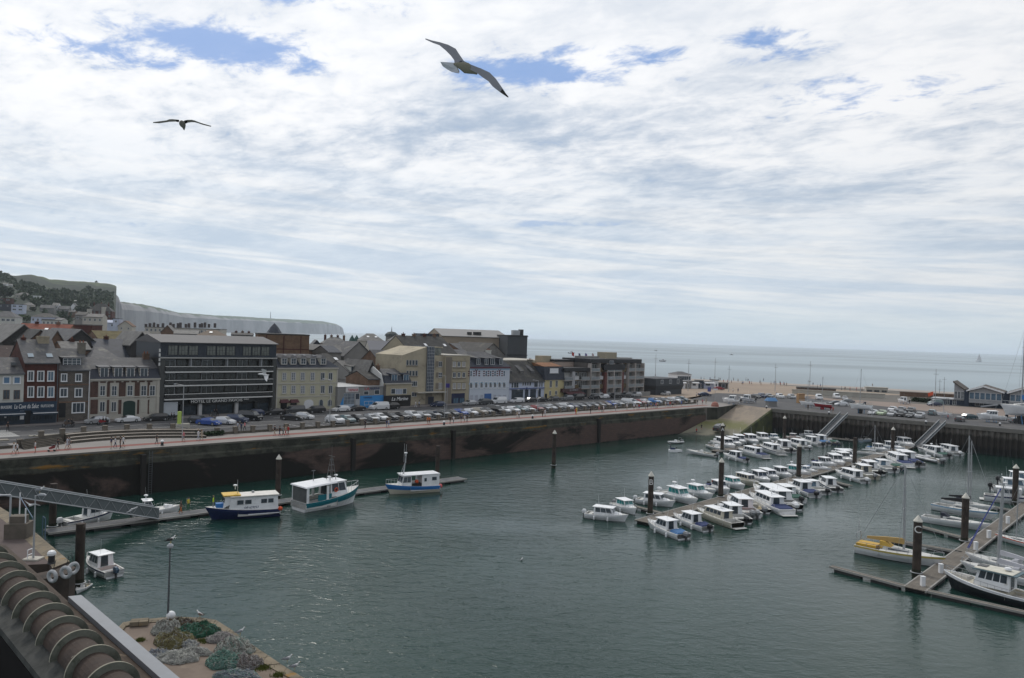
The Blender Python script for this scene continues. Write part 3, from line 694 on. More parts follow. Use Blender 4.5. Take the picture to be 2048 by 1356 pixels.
# -- B5 dark hotel
h = House('dark_glass_hotel', 'five storey dark glazed hotel with white balcony rails and a grey sloping roof', Q, 319, 551, N0)
zt = h.z(435, Z2(0, 492)[1]); zb5 = h.z(435, Z2(0, 345)[1]); zr = h.z(435, Z2(0, 262)[1], 7.5); L = h.L
GB = flat('hotel_black', (.011, .012, .013), .4)
h.block(.02, L-.02, 0, zt, 1.3, 14, GB, 'wall')
for x0, x1 in ((0.0, .9), (L-.9, L)): h.block(x0, x1, 0, zt, 0, 1.296, flat('hotel_grey', (.055, .058, .056), .6), 'side_pier')
h.block(.0, L, zt+.02, zb5, 0.3, 14.2, DBLUE, 'top_storey')
MB().xprof([(-.3, zb5), (-.3, zb5+.15), (7.5, zr), (14.6, zb5+.15), (14.6, zb5)][::-1], -.25, L+.25).obj('roof', M('zinc_roof', (.105, .102, .104), .7, (.09, .088, .09), .2), h.root)
for a, b_ in ((185, 502), (582, 880), (952, 1232)):
    x0 = h.p(*Z2(a, 430))[0]; x1 = h.p(*Z2(b_, 430))[0]; n = 3
    for k in range(n): w_ = (x1-x0)/n; h.winm(x0+w_*(k+.5), zt+.55, w_-.15, (zb5-zt)-1.0, 3, 2, fr=GB, gl=glassm('hotel_glass', (.075, .08, .07)), sill=0, y=.3)
h.block(0, L, zt-.12, zt+.12, -.3, .298, flat('cornice_grey', (.36, .36, .34), .6), 'cornice')
RAIL = flat('rail_white', (.62, .62, .60), .4)
zs = [(h.z(340, Z2(0, 579)[1]), h.z(340, Z2(0, 636)[1])), (h.z(340, Z2(0, 721)[1]), h.z(340, Z2(0, 777)[1])), (h.z(340, Z2(0, 864)[1]), h.z(340, Z2(0, 917)[1]))]
for zr_, zf in zs:
    bal = h.block(.92, L-.92, zf-.12, zf+.12, -.35, 1.29, RAIL, 'balcony')
    h.block(.92, L-.92, zf+.125, zr_-.05, -.30, -.27, M('balcony_glass', (.016, .017, .018), .15, (.03, .032, .03), .8, spec=.5), 'balustrade', bal)
    h.block(.92, L-.92, zr_-.05, zr_+.06, -.36, -.22, RAIL, 'handrail', bal)
    for k in range(9):
        x0 = 1.0+(L-2)*k/9; h.winm(x0+(L-2)/18, zf+.15, (L-2)/9-.25, 2.35, 2, 1, fr=flat('bronze_frame', (.05, .04, .03), .5) if k % 3 else SHUT, gl=glassm('hotel_dark_glass', (.020, .022, .021)), sill=0, y=1.29)
for k in range(1, 9):
    if k % 3 == 2 or k == 5: h.block(1+(L-2)*k/9-.06, 1+(L-2)*k/9+.06, zs[0][1]+.13, zt-.13, -.1, 1.2, SHUT, 'divider')
z0 = zs[2][1]
sg = h.block(h.p(*Z2(410, 900))[0], h.p(*Z2(1060, 900))[0], z0-1.05, z0-.13, -.2, 0.3, GB, 'sign_band')
text_obj('lettering', 'HOTEL LE GRAND PAVOIS ***', .85, RAIL, sg, ((h.p(*Z2(415, 925))[0]+h.p(*Z2(1005, 925))[0])/2, -.24, z0-.6), width=h.p(*Z2(1005, 925))[0]-h.p(*Z2(415, 925))[0])
for cx in (520, 893, 330, 1090): x = h.p(*Z2(cx, 1000))[0]; h.block(x-.35, x+.35, 0, z0-1.1, .2, .9, flat('column_pale', (.42, .42, .42), .7) if cx in (520, 893) else GB, 'column')
gd = h.rect(*Z2(135, 945), *Z2(280, 1076), flat('garage_white', (.42, .45, .48), .5), 'garage_door', .25, 1.296)
for a, b_ in ((340, 500), (545, 700), (705, 870), (915, 1080), (1100, 1240)):
    x0 = h.p(*Z2(a, 1000))[0]; x1 = h.p(*Z2(b_, 1000))[0]; h.winm((x0+x1)/2, .1, x1-x0, z0-1.6, 3, 1, fr=GB, gl=DARKG, sill=0, y=1.29)
for k in range(4): MB().box(-.32, -.02, .1, .22, zt+1.2-k*.95, zt+1.85-k*.95).obj('letter_sign', RAIL, h.root)
# -- B6 cream
h = House('cream_house', 'cream rendered house with five slate dormers, directly right of the dark hotel', Q, 552, 674, N0)
ze = h.z(613, Z2(0, 590)[1]); zm = h.z(613, Z2(0, 505)[1], 1.6); zr = h.z(613, Z2(0, 452)[1], 5); L = h.L
w = h.block(.02, L, 0, ze, 0, 11, CREAM, 'wall')
MB().loft([[(0, -.25, ze), (L+.3, -.25, ze), (L+.3, 11.2, ze), (0, 11.2, ze)], [(0, 2.6, zr-.3), (L-3.4, 2.6, zr-.3), (L-3.4, 8.4, zr-.3), (0, 8.4, zr-.3)], [(0, 5, zr), (L-5, 5, zr), (L-5, 6, zr), (0, 6, zr)]]).obj('roof', SLATEB, h.root)
h.block(-.02, L+.1, ze-.35, ze-.01, -.32, -.002, STONE, 'cornice')
for cx in (1374, 1467, 1563, 1664, 1768, 1848):
    g_ = SHUT if cx < 1700 else DARKG
    for y0, y1 in ((641, 718), (775, 853)): h.win(*Z2(cx-20, y0), *Z2(cx+20, y1), 2, 3 if cx < 1700 else 1, sur=STONE, gl=glassm('curtained_glass', (.13, .14, .15)) if cx < 1700 else DARKG)
for cx in (1372, 1467, 1567, 1664, 1773): x, z = h.p(*Z2(cx, 560), .3); h.dormer(x, z, 1.55, 1.6, .2, 3.4, SLATE, STONE, 2, 2)
z1 = h.z(613, Z2(0, 751)[1]); z2_ = h.z(613, Z2(0, 885)[1])
for zz in (z1, z2_): h.block(.0, L+.02, zz-.12, zz+.12, -.12, -.002, STONE, 'string_course')
for cx in (1370, 1470):
    x, z = h.p(*Z2(cx, 925)); MB().loft([[(x-1.15, -.9, z-.5), (x+1.15, -.9, z-.5), (x+1.15, -.01, z-.5), (x-1.15, -.01, z-.5)], [(x-.9, -.35, z+.25), (x+.9, -.35, z+.25), (x+.9, -.01, z+.25), (x-.9, -.01, z+.25)]]).obj('awning', flat('maroon_awning', (.07, .02, .025), .7), h.root)
    h.block(x-.8, x+.8, .02, z-.6, -.05, -.01, flat('dark_doorway', (.008, .008, .01), .4), 'door')
for cx, w_ in ((1625, 48), (1752, 22), (1841, 22)):
    x0, zt = h.p(*Z2(cx-w_, 918)); x1, _ = h.p(*Z2(cx+w_, 918)); xm = (x0+x1)/2; rr = (x1-x0)/2
    zc_ = zt-min(rr, .9); arc = [(x0, .05 if w_ > 30 else .9)] + [(xm-rr*math.cos(math.pi*i/10), zc_+min(rr, .9)*math.sin(math.pi*i/10)) for i in range(11)] + [(x1, .05 if w_ > 30 else .9)]
    f = MB().yprof(arc, -.10, -.01).obj('arched_door' if w_ > 30 else 'arched_window', HEADS if w_ > 30 else SHUT, h.root)
    if w_ < 30: MB().yprof([(xm+(x-xm)*.72, .9+(z-.9)*.92+.12) for x, z in arc], -.13, -.102).obj('pane', DARKG, f)
for xx in (-.3+.3, L-.28): h.block(xx, xx+.3, 0, ze-.36, -.05, -.003, STONE, 'quoins')
# -- B7 blue boat shop
h = House('boat_dealer_shop', 'low grey and bright blue boat dealer shop, right of the cream house', Q, 675, 769, N0-1)
zt = h.z(722, Z3(0, 622)[1]); L = h.L
h.block(.02, L-.02, 0, zt, 0, 14, GREYR, 'wall'); h.block(-.05, L, zt, zt+.12, -.15, 14.1, STEEL, 'coping')
for a, b_, t in ((118, 130, 715), (278, 503, 705), (118, 130, 715)): pass
h.rect(*Z3(280, 706), *Z3(503, 830), BLUEP, 'blue_panel', -.04, -.002)
MB().yprof([(h.p(*Z3(75, 830))[0], .02), (h.p(*Z3(125, 830))[0], .02), (h.p(*Z3(125, 715))[0], h.z(*Z3(125, 712)))], -.04, -.002).obj('blue_panel', BLUEP, h.root)
h.win(*Z3(128, 683), *Z3(225, 800), 3, 4, gl=glassm('hangar_glass', (.10, .12, .14)), fr=SHUT, sill=0); h.win(*Z3(235, 683), *Z3(275, 740), 1, 1, sill=0); h.rect(*Z3(236, 745), *Z3(274, 825), SHUT, 'door', -.05, -.01)
h.win(*Z3(313, 660), *Z3(360, 697), 1, 1, sill=0); h.win(*Z3(413, 652), *Z3(460, 693), 1, 1, sill=0); h.win(*Z3(318, 755), *Z3(400, 790), 2, 1, sill=0); h.rect(*Z3(128, 785), *Z3(226, 818), flat('low_panel', (.35, .42, .5), .6), 'panel', -.06, -.001)
s1 = h.rect(*Z3(148, 628), *Z3(265, 671), flat('sign_white', (.52, .50, .50), .5), 'sign', -.15, -.01); x0 = h.p(*Z3(165, 650))[0]; x1 = h.p(*Z3(258, 650))[0]; zz = h.z(*Z3(210, 652))
REDL = flat('red_lettering', (.42, .03, .05), .5); NAVL = flat('navy_lettering', (.02, .04, .12), .5)
text_obj('lettering', 'YAMAHA', .95, REDL, s1, ((x0+x1)/2, -.18, zz), width=x1-x0)
x0 = h.p(*Z3(322, 645))[0]; xm = h.p(*Z3(365, 645))[0]; x1 = h.p(*Z3(458, 645))[0]; zz = h.z(*Z3(390, 640))
text_obj('lettering', 'LA', .95, REDL, h.root, ((x0+xm)/2, -.05, zz), width=xm-x0); text_obj('lettering', 'MARINE', .95, NAVL, h.root, ((xm+x1)/2+.1, -.05, zz), width=x1-xm-.1)
text_obj('lettering', 'YAMAHA', .6, NAVL, h.root, (h.p(*Z3(350, 722))[0], -.08, h.z(*Z3(350, 722))), width=2.6)
# -- B8 restaurant with mansard
h = House('harbour_restaurant', 'small cream restaurant with black sign board and blue slate mansard, beside the boat dealer', Q, 769, 823, N0-1.2)
ze = h.z(796, Z3(0, 588)[1]); zm = h.z(796, Z3(0, 515)[1], .8); zr = h.z(796, Z3(0, 452)[1], 5); L = h.L
h.mansard(0.02, L, ze, zm, zr, 11, .9, BEIGE, SLATEB, SLATE, 1.6)
MB().xprof([(0.5, 0), (0.5, ze), (1.6, zm+.4), (5.2, zr+.6), (10.5, ze), (10.5, 0)][::-1], -.28, .0).obj('gable_wall', M('whitewash', (.60, .60, .58), .9, (.5, .5, .48), .5), h.root)
for cx in (596, 705): x, z = h.p(*Z3(cx, 572), .35); h.dormer(x, z, 2.0, 1.9, .25, 2, SLATEB, SLATEB, 2, 1, gl=BLUEG, hip=False)
h.win(*Z3(568, 640), *Z3(608, 688), 1, 1, sill=0); h.win(*Z3(610, 640), *Z3(672, 690), 3, 1, gl=M('pale_curtain', (.30, .34, .42), .5), sill=0); h.win(*Z3(676, 640), *Z3(712, 688), 1, 1, sill=0)
sg = h.rect(*Z3(515, 706), *Z3(752, 752), flat('sign_black', (.014, .012, .012), .4), 'sign_board', -.5, -.003)
h.rect(*Z3(520, 754), *Z3(748, 830), flat('sign_black', (.014, .012, .012), .4), 'shop_front', -.1, -.003)
x0 = h.p(*Z3(560, 735))[0]; x1 = h.p(*Z3(712, 735))[0]; text_obj('lettering', 'La Marine', 1.3, LET, sg, ((x0+x1)/2, -.54, h.z(*Z3(635, 733))), width=x1-x0, shear=.3)
h.rect(*Z3(505, 600), *Z3(516, 825), FLINT, 'stone_pier', -.08, -.002); h.chimney(1.2, 5, zr, .9, .9, .6, BRICKB, 1)
# -- B9 beige apartment block
h = House('beige_apartment_block', 'tall beige apartment block with a blue glass stair tower and brown stone panel', Q, 823, 938, N0, py=780)
x_t0 = h.p(*Z5(405, 700))[0]; x_t1 = h.p(*Z5(500, 700))[0]; L = h.L; xp = h.p(*Z5(640, 800))[0]
zL = h.z(*Z5(405, 385)); zR = h.z(*Z5(800, 515))
LW = M('stained_render', (.41, .36, .265), .9, (.30, .265, .20), .25, .9, dirt=((.17, .15, .12), .5, .56))
x_l = h.p(*Z5(60, 600))[0]
MB().yprof([(x_l, 0), (x_t0, 0), (x_t0, zL), (x_l, zL-2.3)], .9, 13).obj('wall', LW, h.root)
h.block(x_t0, x_t1, 3.4, zL+.1, .5, 8, M('stair_glass', (.035, .05, .075), .15, (.13, .15, .18), 1.2, .8, spec=.6), 'stair_tower')
b = MB(); nz = 14
for k in range(nz+1): b.box(x_t0, x_t1, .44, .498, 3.4+(zL-3.4)*k/nz-.04, 3.4+(zL-3.4)*k/nz+.04)
for k in range(5): x = x_t0+(x_t1-x_t0)*k/4; b.box(x-.04, x+.04, .42, .439, 3.4, zL)
b.obj('stair_mullions', STEEL, h.root)
h.block(x_t0, x_t1, 0, 3.4, .9, 8, BRNST, 'wall')
h.block(x_t1+.01, xp, 0, zR, .9, 12, LW, 'wall'); h.block(x_t1, h.p(*Z5(690, 400))[0], zR, zL-.2, 3, 10, glassm('upper_glass', (.10, .11, .10)), 'roof_terrace_glazing'); h.block(x_t1-.2, h.p(*Z5(690, 400))[0]+.2, zL-.2, zL, 2.6, 10.3, BEIGE, 'flat_roof')
h.block(xp+.02, L-.03, 0, zR+.1, 0, 12, BEIGE, 'wall')
xa = h.p(*Z5(735, 800))[0]; h.block(xp+.25, xa, .0, zR-.3, -.06, -.002, BRNST, 'stone_panel')
h.block(xp, L, zR+.1, zR+.3, -.1, 12.1, STONE, 'coping')
for y0, y1 in ((570, 638), (722, 790)):
    for cx in (108, 150, 193, 236): h.win(*Z5(cx-17, y0+3), *Z5(cx+13, y1+8), 1, 1, sill=0, y=.9, fr=SHUT)
    xa_, za = h.p(*Z5(90, y1+22), .9); xb_, _ = h.p(*Z5(252, y1+22), .9); h.block(xa_, xb_, za, za+.25, .7, .898, BRNST, 'sill')
h.win(*Z5(168, 872), *Z5(244, 945), 3, 1, y=.9); h.win(*Z5(165, 1030), *Z5(238, 1090), 2, 1, y=.9)
for y0, y1 in ((592, 668), (748, 822), (900, 985)):
    h.win(*Z5(552, y0), *Z5(600, y1), 2, 1, y=.9, gl=DARKG if y0 < 850 else M('shut_blind', (.34, .33, .32), .7)); h.win(*Z5(512, y0), *Z5(548, y1), 1, 1, y=.9, gl=BRNST, fr=BRNST)
for y0, y1, pat in ((597, 668, (1, 0, 1)), (750, 820, (0, 0, 0)), (902, 982, (1, 1, 1))):
    for (a, b_), q in zip(((755, 795), (822, 860), (890, 930)), pat): h.win(*Z5(a, y0), *Z5(b_, y1), 2 if not q else 1, 1, gl=M('shut_blind', (.34, .33, .32), .7) if q else DARKG)
    xa_, za = h.p(*Z5(750, y1+12)); xb_, _ = h.p(*Z5(936, y1+12)); h.block(xa_, xb_, za-.1, za+.12, -.25, -.002, BRNST, 'sill'); xa_, za = h.p(*Z5(750, y0-12)); h.block(xa_, xb_, za, za+.25, -.2, -.002, BEIGE, 'lintel')
h.rect(*Z5(740, 1050), *Z5(920, 1225), flat('navy_shopfront', (.012, .018, .055), .4), 'shop_front', -.12, -.003)
h.win(*Z5(760, 1110), *Z5(830, 1215), 2, 1, sill=0, y=-.12, gl=BLUEG, fr=SHOPB); h.win(*Z5(850, 1110), *Z5(912, 1215), 2, 1, sill=0, y=-.12, gl=BLUEG, fr=SHOPB)
xa_, za = h.p(*Z5(250, 1045), -.5); xb_, _ = h.p(*Z5(640, 1045), -.5); h.block(xa_, xp-.02, 3.3, 3.55, -1.0, .88, STONE, 'canopy')
h.rect(*Z5(405, 1095), *Z5(480, 1205), flat('navy_door', (.015, .02, .04), .4), 'door', .8, .898)
# -- B10 white patterned
h = House('patterned_white_house', 'white house with maroon brick patterns, pale blue arches and a blue carriage door', Q, 938.3, 1018, N0)
ze = h.z(978, Z5(0, 668)[1]); zm = h.z(978, Z5(0, 575)[1], 1.7); zr = h.z(978, Z5(0, 455)[1], 6); L = h.L
BW = M('bluish_white', (.50, .54, .60), .85, (.44, .48, .54), .3)
h.block(.02, L-.02, 0, ze, 0, 12, BW, 'wall')
MB().loft([[(0, -.3, ze), (L, -.3, ze), (L, 12.2, ze), (0, 12.2, ze)], [(1.4, 2.6, zm+.4), (L-1.4, 2.6, zm+.4), (L-1.4, 9.4, zm+.4), (1.4, 9.4, zm+.4)]]).obj('mansard', SLATEB, h.root)
MB().loft([[(1.2, 2.3, zm+.41), (L-1.2, 2.3, zm+.41), (L-1.2, 9.7, zm+.41), (1.2, 9.7, zm+.41)], [(3.6, 5.9, zr), (L-4.6, 5.9, zr), (L-4.6, 6.1, zr), (3.6, 6.1, zr)]]).obj('roof', SLATE, h.root)
MRN = flat('maroon_brick', (.10, .03, .045), .8); h.block(0, L, ze-.4, ze-.12, -.36, -.302, MRN, 'cornice'); h.block(0, L, ze-.42, ze-.02, -.3, -.002, MRN, 'cornice')
for k, cx in enumerate((1015, 1088, 1163, 1230, 1292, 1356, 1420, 1487)):
    h.win(*Z5(cx-17, 885 if k != 2 else 880), *Z5(cx+17, 972), 2, 1, sur=WHITE, gl=DARKG)
    x, z = h.p(*Z5(cx, 740)); bb = MB()
    for kk in range(3): bb.box(x-1.15, x-.55, -.05, -.002, z-1.25+kk*.62, z-.93+kk*.62)
    bb.obj('brick_band', MRN, h.root)
    if k in (0, 3, 4, 5, 7): h.winm(x, z-1.35, .75, 1.7, 1, 2, gl=BLUEG, sill=0, fr=WHITE)
    elif k in (1, 6): bb = MB(); bb.yprof([(x-.15, z-1.2), (x+.15, z-1.2), (x+.2, z+.2), (x+.6, z+.75), (x+.35, z+.8), (x, z+.3), (x-.35, z+.8), (x-.6, z+.75), (x-.2, z+.2)], -.06, -.002).obj('brick_motif', MRN, h.root)
    # pale blue arch above the first floor window
    bb = MB(); ar = [(x-.75*math.cos(math.pi*i/8), z-3.6+.75*math.sin(math.pi*i/8)) for i in range(9)]; bb.yprof(ar+[(x-.5*math.cos(math.pi*(8-i)/8), z-3.6+.5*math.sin(math.pi*(8-i)/8)) for i in range(9)], -.05, -.002); bb.obj('blue_arch', flat('pale_blue_trim', (.27, .42, .55), .7), h.root)
h.block(.02, L-.02, h.z(978, Z5(0, 715)[1]), h.z(978, Z5(0, 700)[1]), -.045, -.001, flat('pale_blue_trim', (.27, .42, .55), .7), 'blue_band')
h.rect(*Z5(1207, 1052), *Z5(1300, 1190), flat('door_blue', (.035, .11, .30), .5), 'carriage_door', -.08, -.003)
h.block(.0, L, 4.1, 4.3, -.1, -.003, BW, 'string_course')
for cx in (1018, 1090, 1165, 1350, 1418, 1490): h.win(*Z5(cx-20, 1065), *Z5(cx+20, 1165), 1, 1, gl=M('closed_white_shutter', (.42, .44, .50), .8), fr=BW, sill=0)
for cx, w_ in ((1108, 1.3), (1225, 1.3), (1310, 1.6), (1432, 1.2)): x, z = h.p(*Z5(cx, 648), .6); h.dormer(x, z+.1, w_+.3, 2.0, .35, 3, SLATE, SLATEB, 2, 1, hip=False)
h.chimney(L-2.4, 7, zr-.3, .8, 1.6, .8, WRENDER, 3)
# -- B11 pale blue shops with a big dark roof
h = House('pale_blue_shop_house', 'pale blue two storey shop house with a large dark roof and three small shed dormers', Q, 1018.3, 1088, N0)
ze = h.z(1053, Z3(0, 572)[1]); zr = h.z(1053, Z3(0, 388)[1], 6.5); L = h.L; slp = (zr-ze)/6.5
h.gable(.02, L-.02, ze, zr, 13, LBLUE, SLATED)
for cx in (1682, 1790, 1890):
    x, z = h.p(*Z3(cx+15, 492), 1.6); y = (z-.4-ze)/slp; MB().xprof([(y, ze+slp*y), (y, ze+slp*y+.95), (y+3, ze+slp*(y+3)+.1), (y+3, ze+slp*(y+3)-.3)][::-1], x-.75, x+.75).obj('dormer', SLATE, h.root)
for a, b_, c, d, cc in ((1712, 1755, 575, 632, 2), (1690, 1706, 577, 632, 1), (1790, 1805, 580, 612, 1), (1812, 1827, 580, 612, 1), (1834, 1849, 580, 612, 1), (1856, 1871, 580, 612, 1), (1900, 1935, 575, 625, 1), (1948, 1958, 572, 625, 1), (1968, 1978, 572, 625, 1)): h.win(*Z3(a, c), *Z3(b_, d), cc, 1, sill=0)
h.block(.02, L-.02, 3.55, 3.75, -.5, -.003, flat('navy_band', (.05, .08, .22), .6), 'shop_band')
for a, b_ in ((1690, 1795), (1812, 1845), (1862, 1915), (1932, 1960)): x0 = h.p(*Z3(a, 720))[0]; x1 = h.p(*Z3(b_, 720))[0]; h.winm((x0+x1)/2, .2, x1-x0, 3.1, 3, 1, fr=SHOPB, gl=DARKG, sill=0)
for cx in (1757, 1935): h.rect(*Z3(cx-9, 637), *Z3(cx+9, 652), WHITE, 'shop_sign', -.12, -.005)
x, z = h.p(*Z3(1832, 640)); MB().ball((x, -.05, z+.25), .22, 6).tube((x, -.05, z+.2), (x-.25, -.05, z-.5), .1).obj('emblem', NAVL, h.root)
h.chimney(L-.2, 6.3, zr, .7, 1.3, 1.3, M('stone_chimney', (.17, .155, .13), .9), 2)
# -- B12 yellow
h = House('yellow_house', 'narrow yellow house with a dark slate mansard, rusty roof and one shuttered window', Q, 1088.3, 1127, N0)
ze = h.z(1108, Z7(0, 437)[1]); zm = h.z(1108, Z7(0, 240)[1], .6); zr = h.z(1108, Z7(0, 182)[1], 5); L = h.L
h.block(.02, L-.02, 0, ze, 0, 12, M('yellow_render', (.50, .43, .24), .9, (.43, .37, .21), .4), 'wall')
MB().xprof([(-.25, ze), (.5, zm), (11.5, zm), (12.2, ze)][::-1], -.05, L+.05).obj('mansard', SLATEB, h.root)
MB().xprof([(.4, zm+.005), (5.5, zr), (11.6, zm+.005)][::-1], -.1, L-.4).obj('roof', M('rusty_roof', (.22, .10, .045), .9, (.15, .075, .04), .5, .9), h.root)
h.win(*Z7(582, 265), *Z7(707, 335), 1, 2, gl=WHITE, y=.1, sill=2)
for a, b_, c, d in ((580, 612, 447, 545), (665, 697, 445, 540), (572, 600, 598, 660), (660, 688, 595, 655)): h.win(*Z7(a, c), *Z7(b_, d), 2, 1)
h.rect(*Z7(512, 640), *Z7(540, 745), flat('dark_doorway', (.008, .008, .01), .4), 'door', -.05, -.003)
h.chimney(.6, 5.5, zr, .5, 1.3, 1.0, BEIGE, 0)
# -- B13 apartment terrace with balconies
h = House('balcony_apartment_block', 'stepped modern apartment block with glazed balconies, black fascia and brick piers', Q, 1127.3, 1287, N0-.5, py=780)
L = h.L; xs = h.p(*Z7(1163, 300))[0]; zl = h.z(*Z7(780, 315)); zl2 = h.z(*Z7(780, 262)); zr1 = h.z(*Z7(1400, 190)); zr2 = h.z(*Z7(1400, 132))
BK = flat('black_fascia', (.016, .017, .020), .5); IN = M('loggia_wall', (.11, .10, .09), .9)  # IN is the grey-brown wall behind the balconies
h.block(.02, xs, 0, zl, 1.0, 11, IN, 'wall'); h.block(xs, L-.02, 0, zr1, 1.0, 12, IN, 'wall')
h.block(0, xs, zl, zl2, -.2, 11.2, BK, 'fascia'); h.block(xs, L-2.0, zr1, zr2, -.3, 12.2, BK, 'fascia')
MB().yprof([(h.p(*Z7(650, 220), 7)[0], zl2-.1), (xs+.1, zl2-.1), (xs+.1, h.z(*Z7(1163, 175), 7)), (h.p(*Z7(650, 150), 7)[0], h.z(*Z7(650, 148), 7))], 7, 14).obj('rear_wall', PINKR, h.root)
MB().box(h.p(*Z7(650, 130), 7)[0], xs+.1, 6.8, 14.2, zr2-1.2, zr2-.5).obj('rear_fascia', BK, h.root)
bays = [(785, 905, 'g'), (905, 945, 'w'), (948, 1015, 'o'), (1030, 1150, 'g'), (1165, 1295, 'g'), (1305, 1370, 'o'), (1372, 1405, 'b'), (1405, 1500, 'g'), (1505, 1615, 'g'), (1615, 1650, 'b'), (1650, 1705, 'o'), (1715, 1810, 'g'), (1815, 1940, 'g')]
RB = flat('dark_red_brick', (.13, .045, .038), .85); OCH = flat('ochre_panel', (.13, .095, .05), .8); PANW = M('white_panel', (.55, .55, .56), .7)
for a, b_, k in bays:
    x0 = h.p(*Z7(a, 500))[0]; x1 = h.p(*Z7(b_, 500))[0]; up = zl if a < 1160 else zr1; nf = 3 if a < 1160 else 4; fh = (up-.3)/nf if a > 1160 else (up-.3)/3
    for f in range(nf):
        z0 = f*fh+.3
        if f == 0 and a < 1160: continue
        if k == 'g':
            c = h.block(x0, x1, z0-.18, z0, -.5, .998, M('balcony_slab', (.42, .38, .35), .8), 'balcony')
            MB().box(x0, x1, -.5, -.46, z0, z0+.95).obj('balustrade', M('frosted_balustrade', (.20, .22, .23), .4, (.25, .27, .28), 1), c); MB().box(x0, x1, -.53, -.42, z0+.95, z0+1.02).obj('handrail', PANW, c)
            h.winm((x0+x1)/2, z0+.05, (x1-x0)*.92, fh-.5, 4 if (a+f) % 3 else 3, 1, y=.996, gl=glassm('flat_glass', (.07, .075, .075)) if (a//7+f) % 3 else M('pale_blind', (.40, .39, .37), .7), sill=0)
        elif k == 'w': h.block(x0, x1, z0, z0+fh, -.1, .998, M('panel_grey', (.38, .38, .39), .8), 'wall_panel')
        elif k == 'o':
            h.block(x0, x1, z0, z0+fh*.42, .3, .998, OCH if f % 2 else PANW, 'wall_panel'); h.winm((x0+x1)/2, z0+fh*.45, (x1-x0)*.9, fh*.42, 2, 1, y=.99, sill=0)
            h.block(x0, x1, z0+fh*.9, z0+fh, .3, .998, OCH, 'wall_panel')
    if k == 'b': h.block(x0, x1, 0, up-.3-fh, -.35, .998, RB, 'brick_pier')
    if k == 'g' and a > 1160: [h.block(q-.09, q+.09, 0, up-.02, -.55, .99, M('balcony_slab', (.42, .38, .35), .8), 'fin') for q in (x0, x1)]
x0 = h.p(*Z7(1360, 200))[0]; x1 = h.p(*Z7(1665, 200))[0]; zz = h.z(*Z7(1500, 290)); h.block(x0, x1, zz, zz+1.9, -.6, .9, BK, 'fascia')
h.winm(h.p(*Z7(1475, 215))[0], zz+1.95, 2.2, 1.2, 3, 1, y=-.3, sill=0)
sgn = h.rect(*Z7(778, 568), *Z7(1035, 612), flat('maroon_fascia', (.06, .028, .028), .6), 'sign_board', -.7, .998)
x0 = h.p(*Z7(850, 585))[0]; x1 = h.p(*Z7(968, 585))[0]; text_obj('lettering', 'LE GINKO', .85, SHUT, sgn, ((x0+x1)/2, -.74, h.z(*Z7(905, 584))), width=x1-x0)
MB().xprof([(-2.2, h.z(*Z7(900, 640))), (-2.2, h.z(*Z7(900, 635))), (-.7, h.z(*Z7(900, 612))), (-.7, h.z(*Z7(900, 618)))][::-1], .1, h.p(*Z7(1030, 640))[0]).obj('awning', flat('maroon_awning', (.07, .02, .025), .7), h.root)
h.win(*Z7(790, 645), *Z7(1010, 735), 5, 1, y=.99, sill=0, fr=BRNST); h.win(*Z7(1045, 575), *Z7(1145, 720), 4, 2, y=.99, sill=0, fr=BRNST)
for a, b_, c, d in ((1375, 1530, 32, 120), (1590, 1755, 110, 132), (1045, 1275, 88, 105)):
    x0, zt = h.p(*Z7(a, c), 6); x1, _ = h.p(*Z7(b_, c), 6); h.block(x0, x1, zr2-.01, zt, 5, 9, BEIGE if a == 1375 else GREYR, 'roof_housing')
h.block(h.p(*Z7(465, 90), 9)[0], h.p(*Z7(605, 90), 9)[0], 0, h.z(*Z7(535, 85), 9), 9, 12, BEIGE, 'stair_head')
h.block(h.p(*Z7(1720, 700))[0]-12, h.p(*Z7(1940, 700))[0], 0, 1.5, -3.2, -3.0, GREYR, 'terrace_wall')
# flags along the roof, each its own
for cx, c1, c2 in ((905, (.45, .05, .04), (.45, .05, .04)), (1003, (.1, .12, .2), (.5, .5, .5)), (1098, (.1, .12, .3), (.45, .05, .04)), (1198, (.5, .4, .4), (.45, .05, .04)), (1297, (.5, .35, .02), (.45, .05, .04))):
    u, zt = Q.at(*Z7(cx, 20 if cx == 905 else 36), N0+8); _, zb = Q.at(*Z7(cx, 122), N0+8)
    lab = {905: 'red flag on the tallest pole, leftmost above the apartment block roof', 1003: 'grey and navy flag second from the left above the apartment block roof', 1098: 'blue and red flag, middle of the row above the apartment block roof', 1198: 'white and red flag, fourth from the left above the apartment block roof', 1297: 'yellow and red flag, rightmost above the apartment block roof'}[cx]
    r_ = thing('flag', lab, 'flag', Q.w(u, N0+8, zb-1), QA, 'flags above the apartment block roof'); H_ = zt-zb+1
    MB().tube((0, 0, 0), (0, 0, H_), .06, .04).obj('flag_pole', WHITE, r_)
    b = MB(); m_ = 5
    for i in range(m_): b.poly([(1.3*i/m_, .15*math.sin(i*1.7), H_-1.3-.12*i), (1.3*(i+1)/m_, .15*math.sin((i+1)*1.7), H_-1.3-.12*(i+1)), (1.3*(i+1)/m_, .15*math.sin((i+1)*1.7), H_-.1-.12*(i+1)), (1.3*i/m_, .15*math.sin(i*1.7), H_-.1-.12*i)], 0 if i < 3 else 1)
    b.obj('cloth', [flat('flag_cloth_%d' % cx, c1, .8), flat('flag_edge_%d' % cx, c2, .8)], r_)
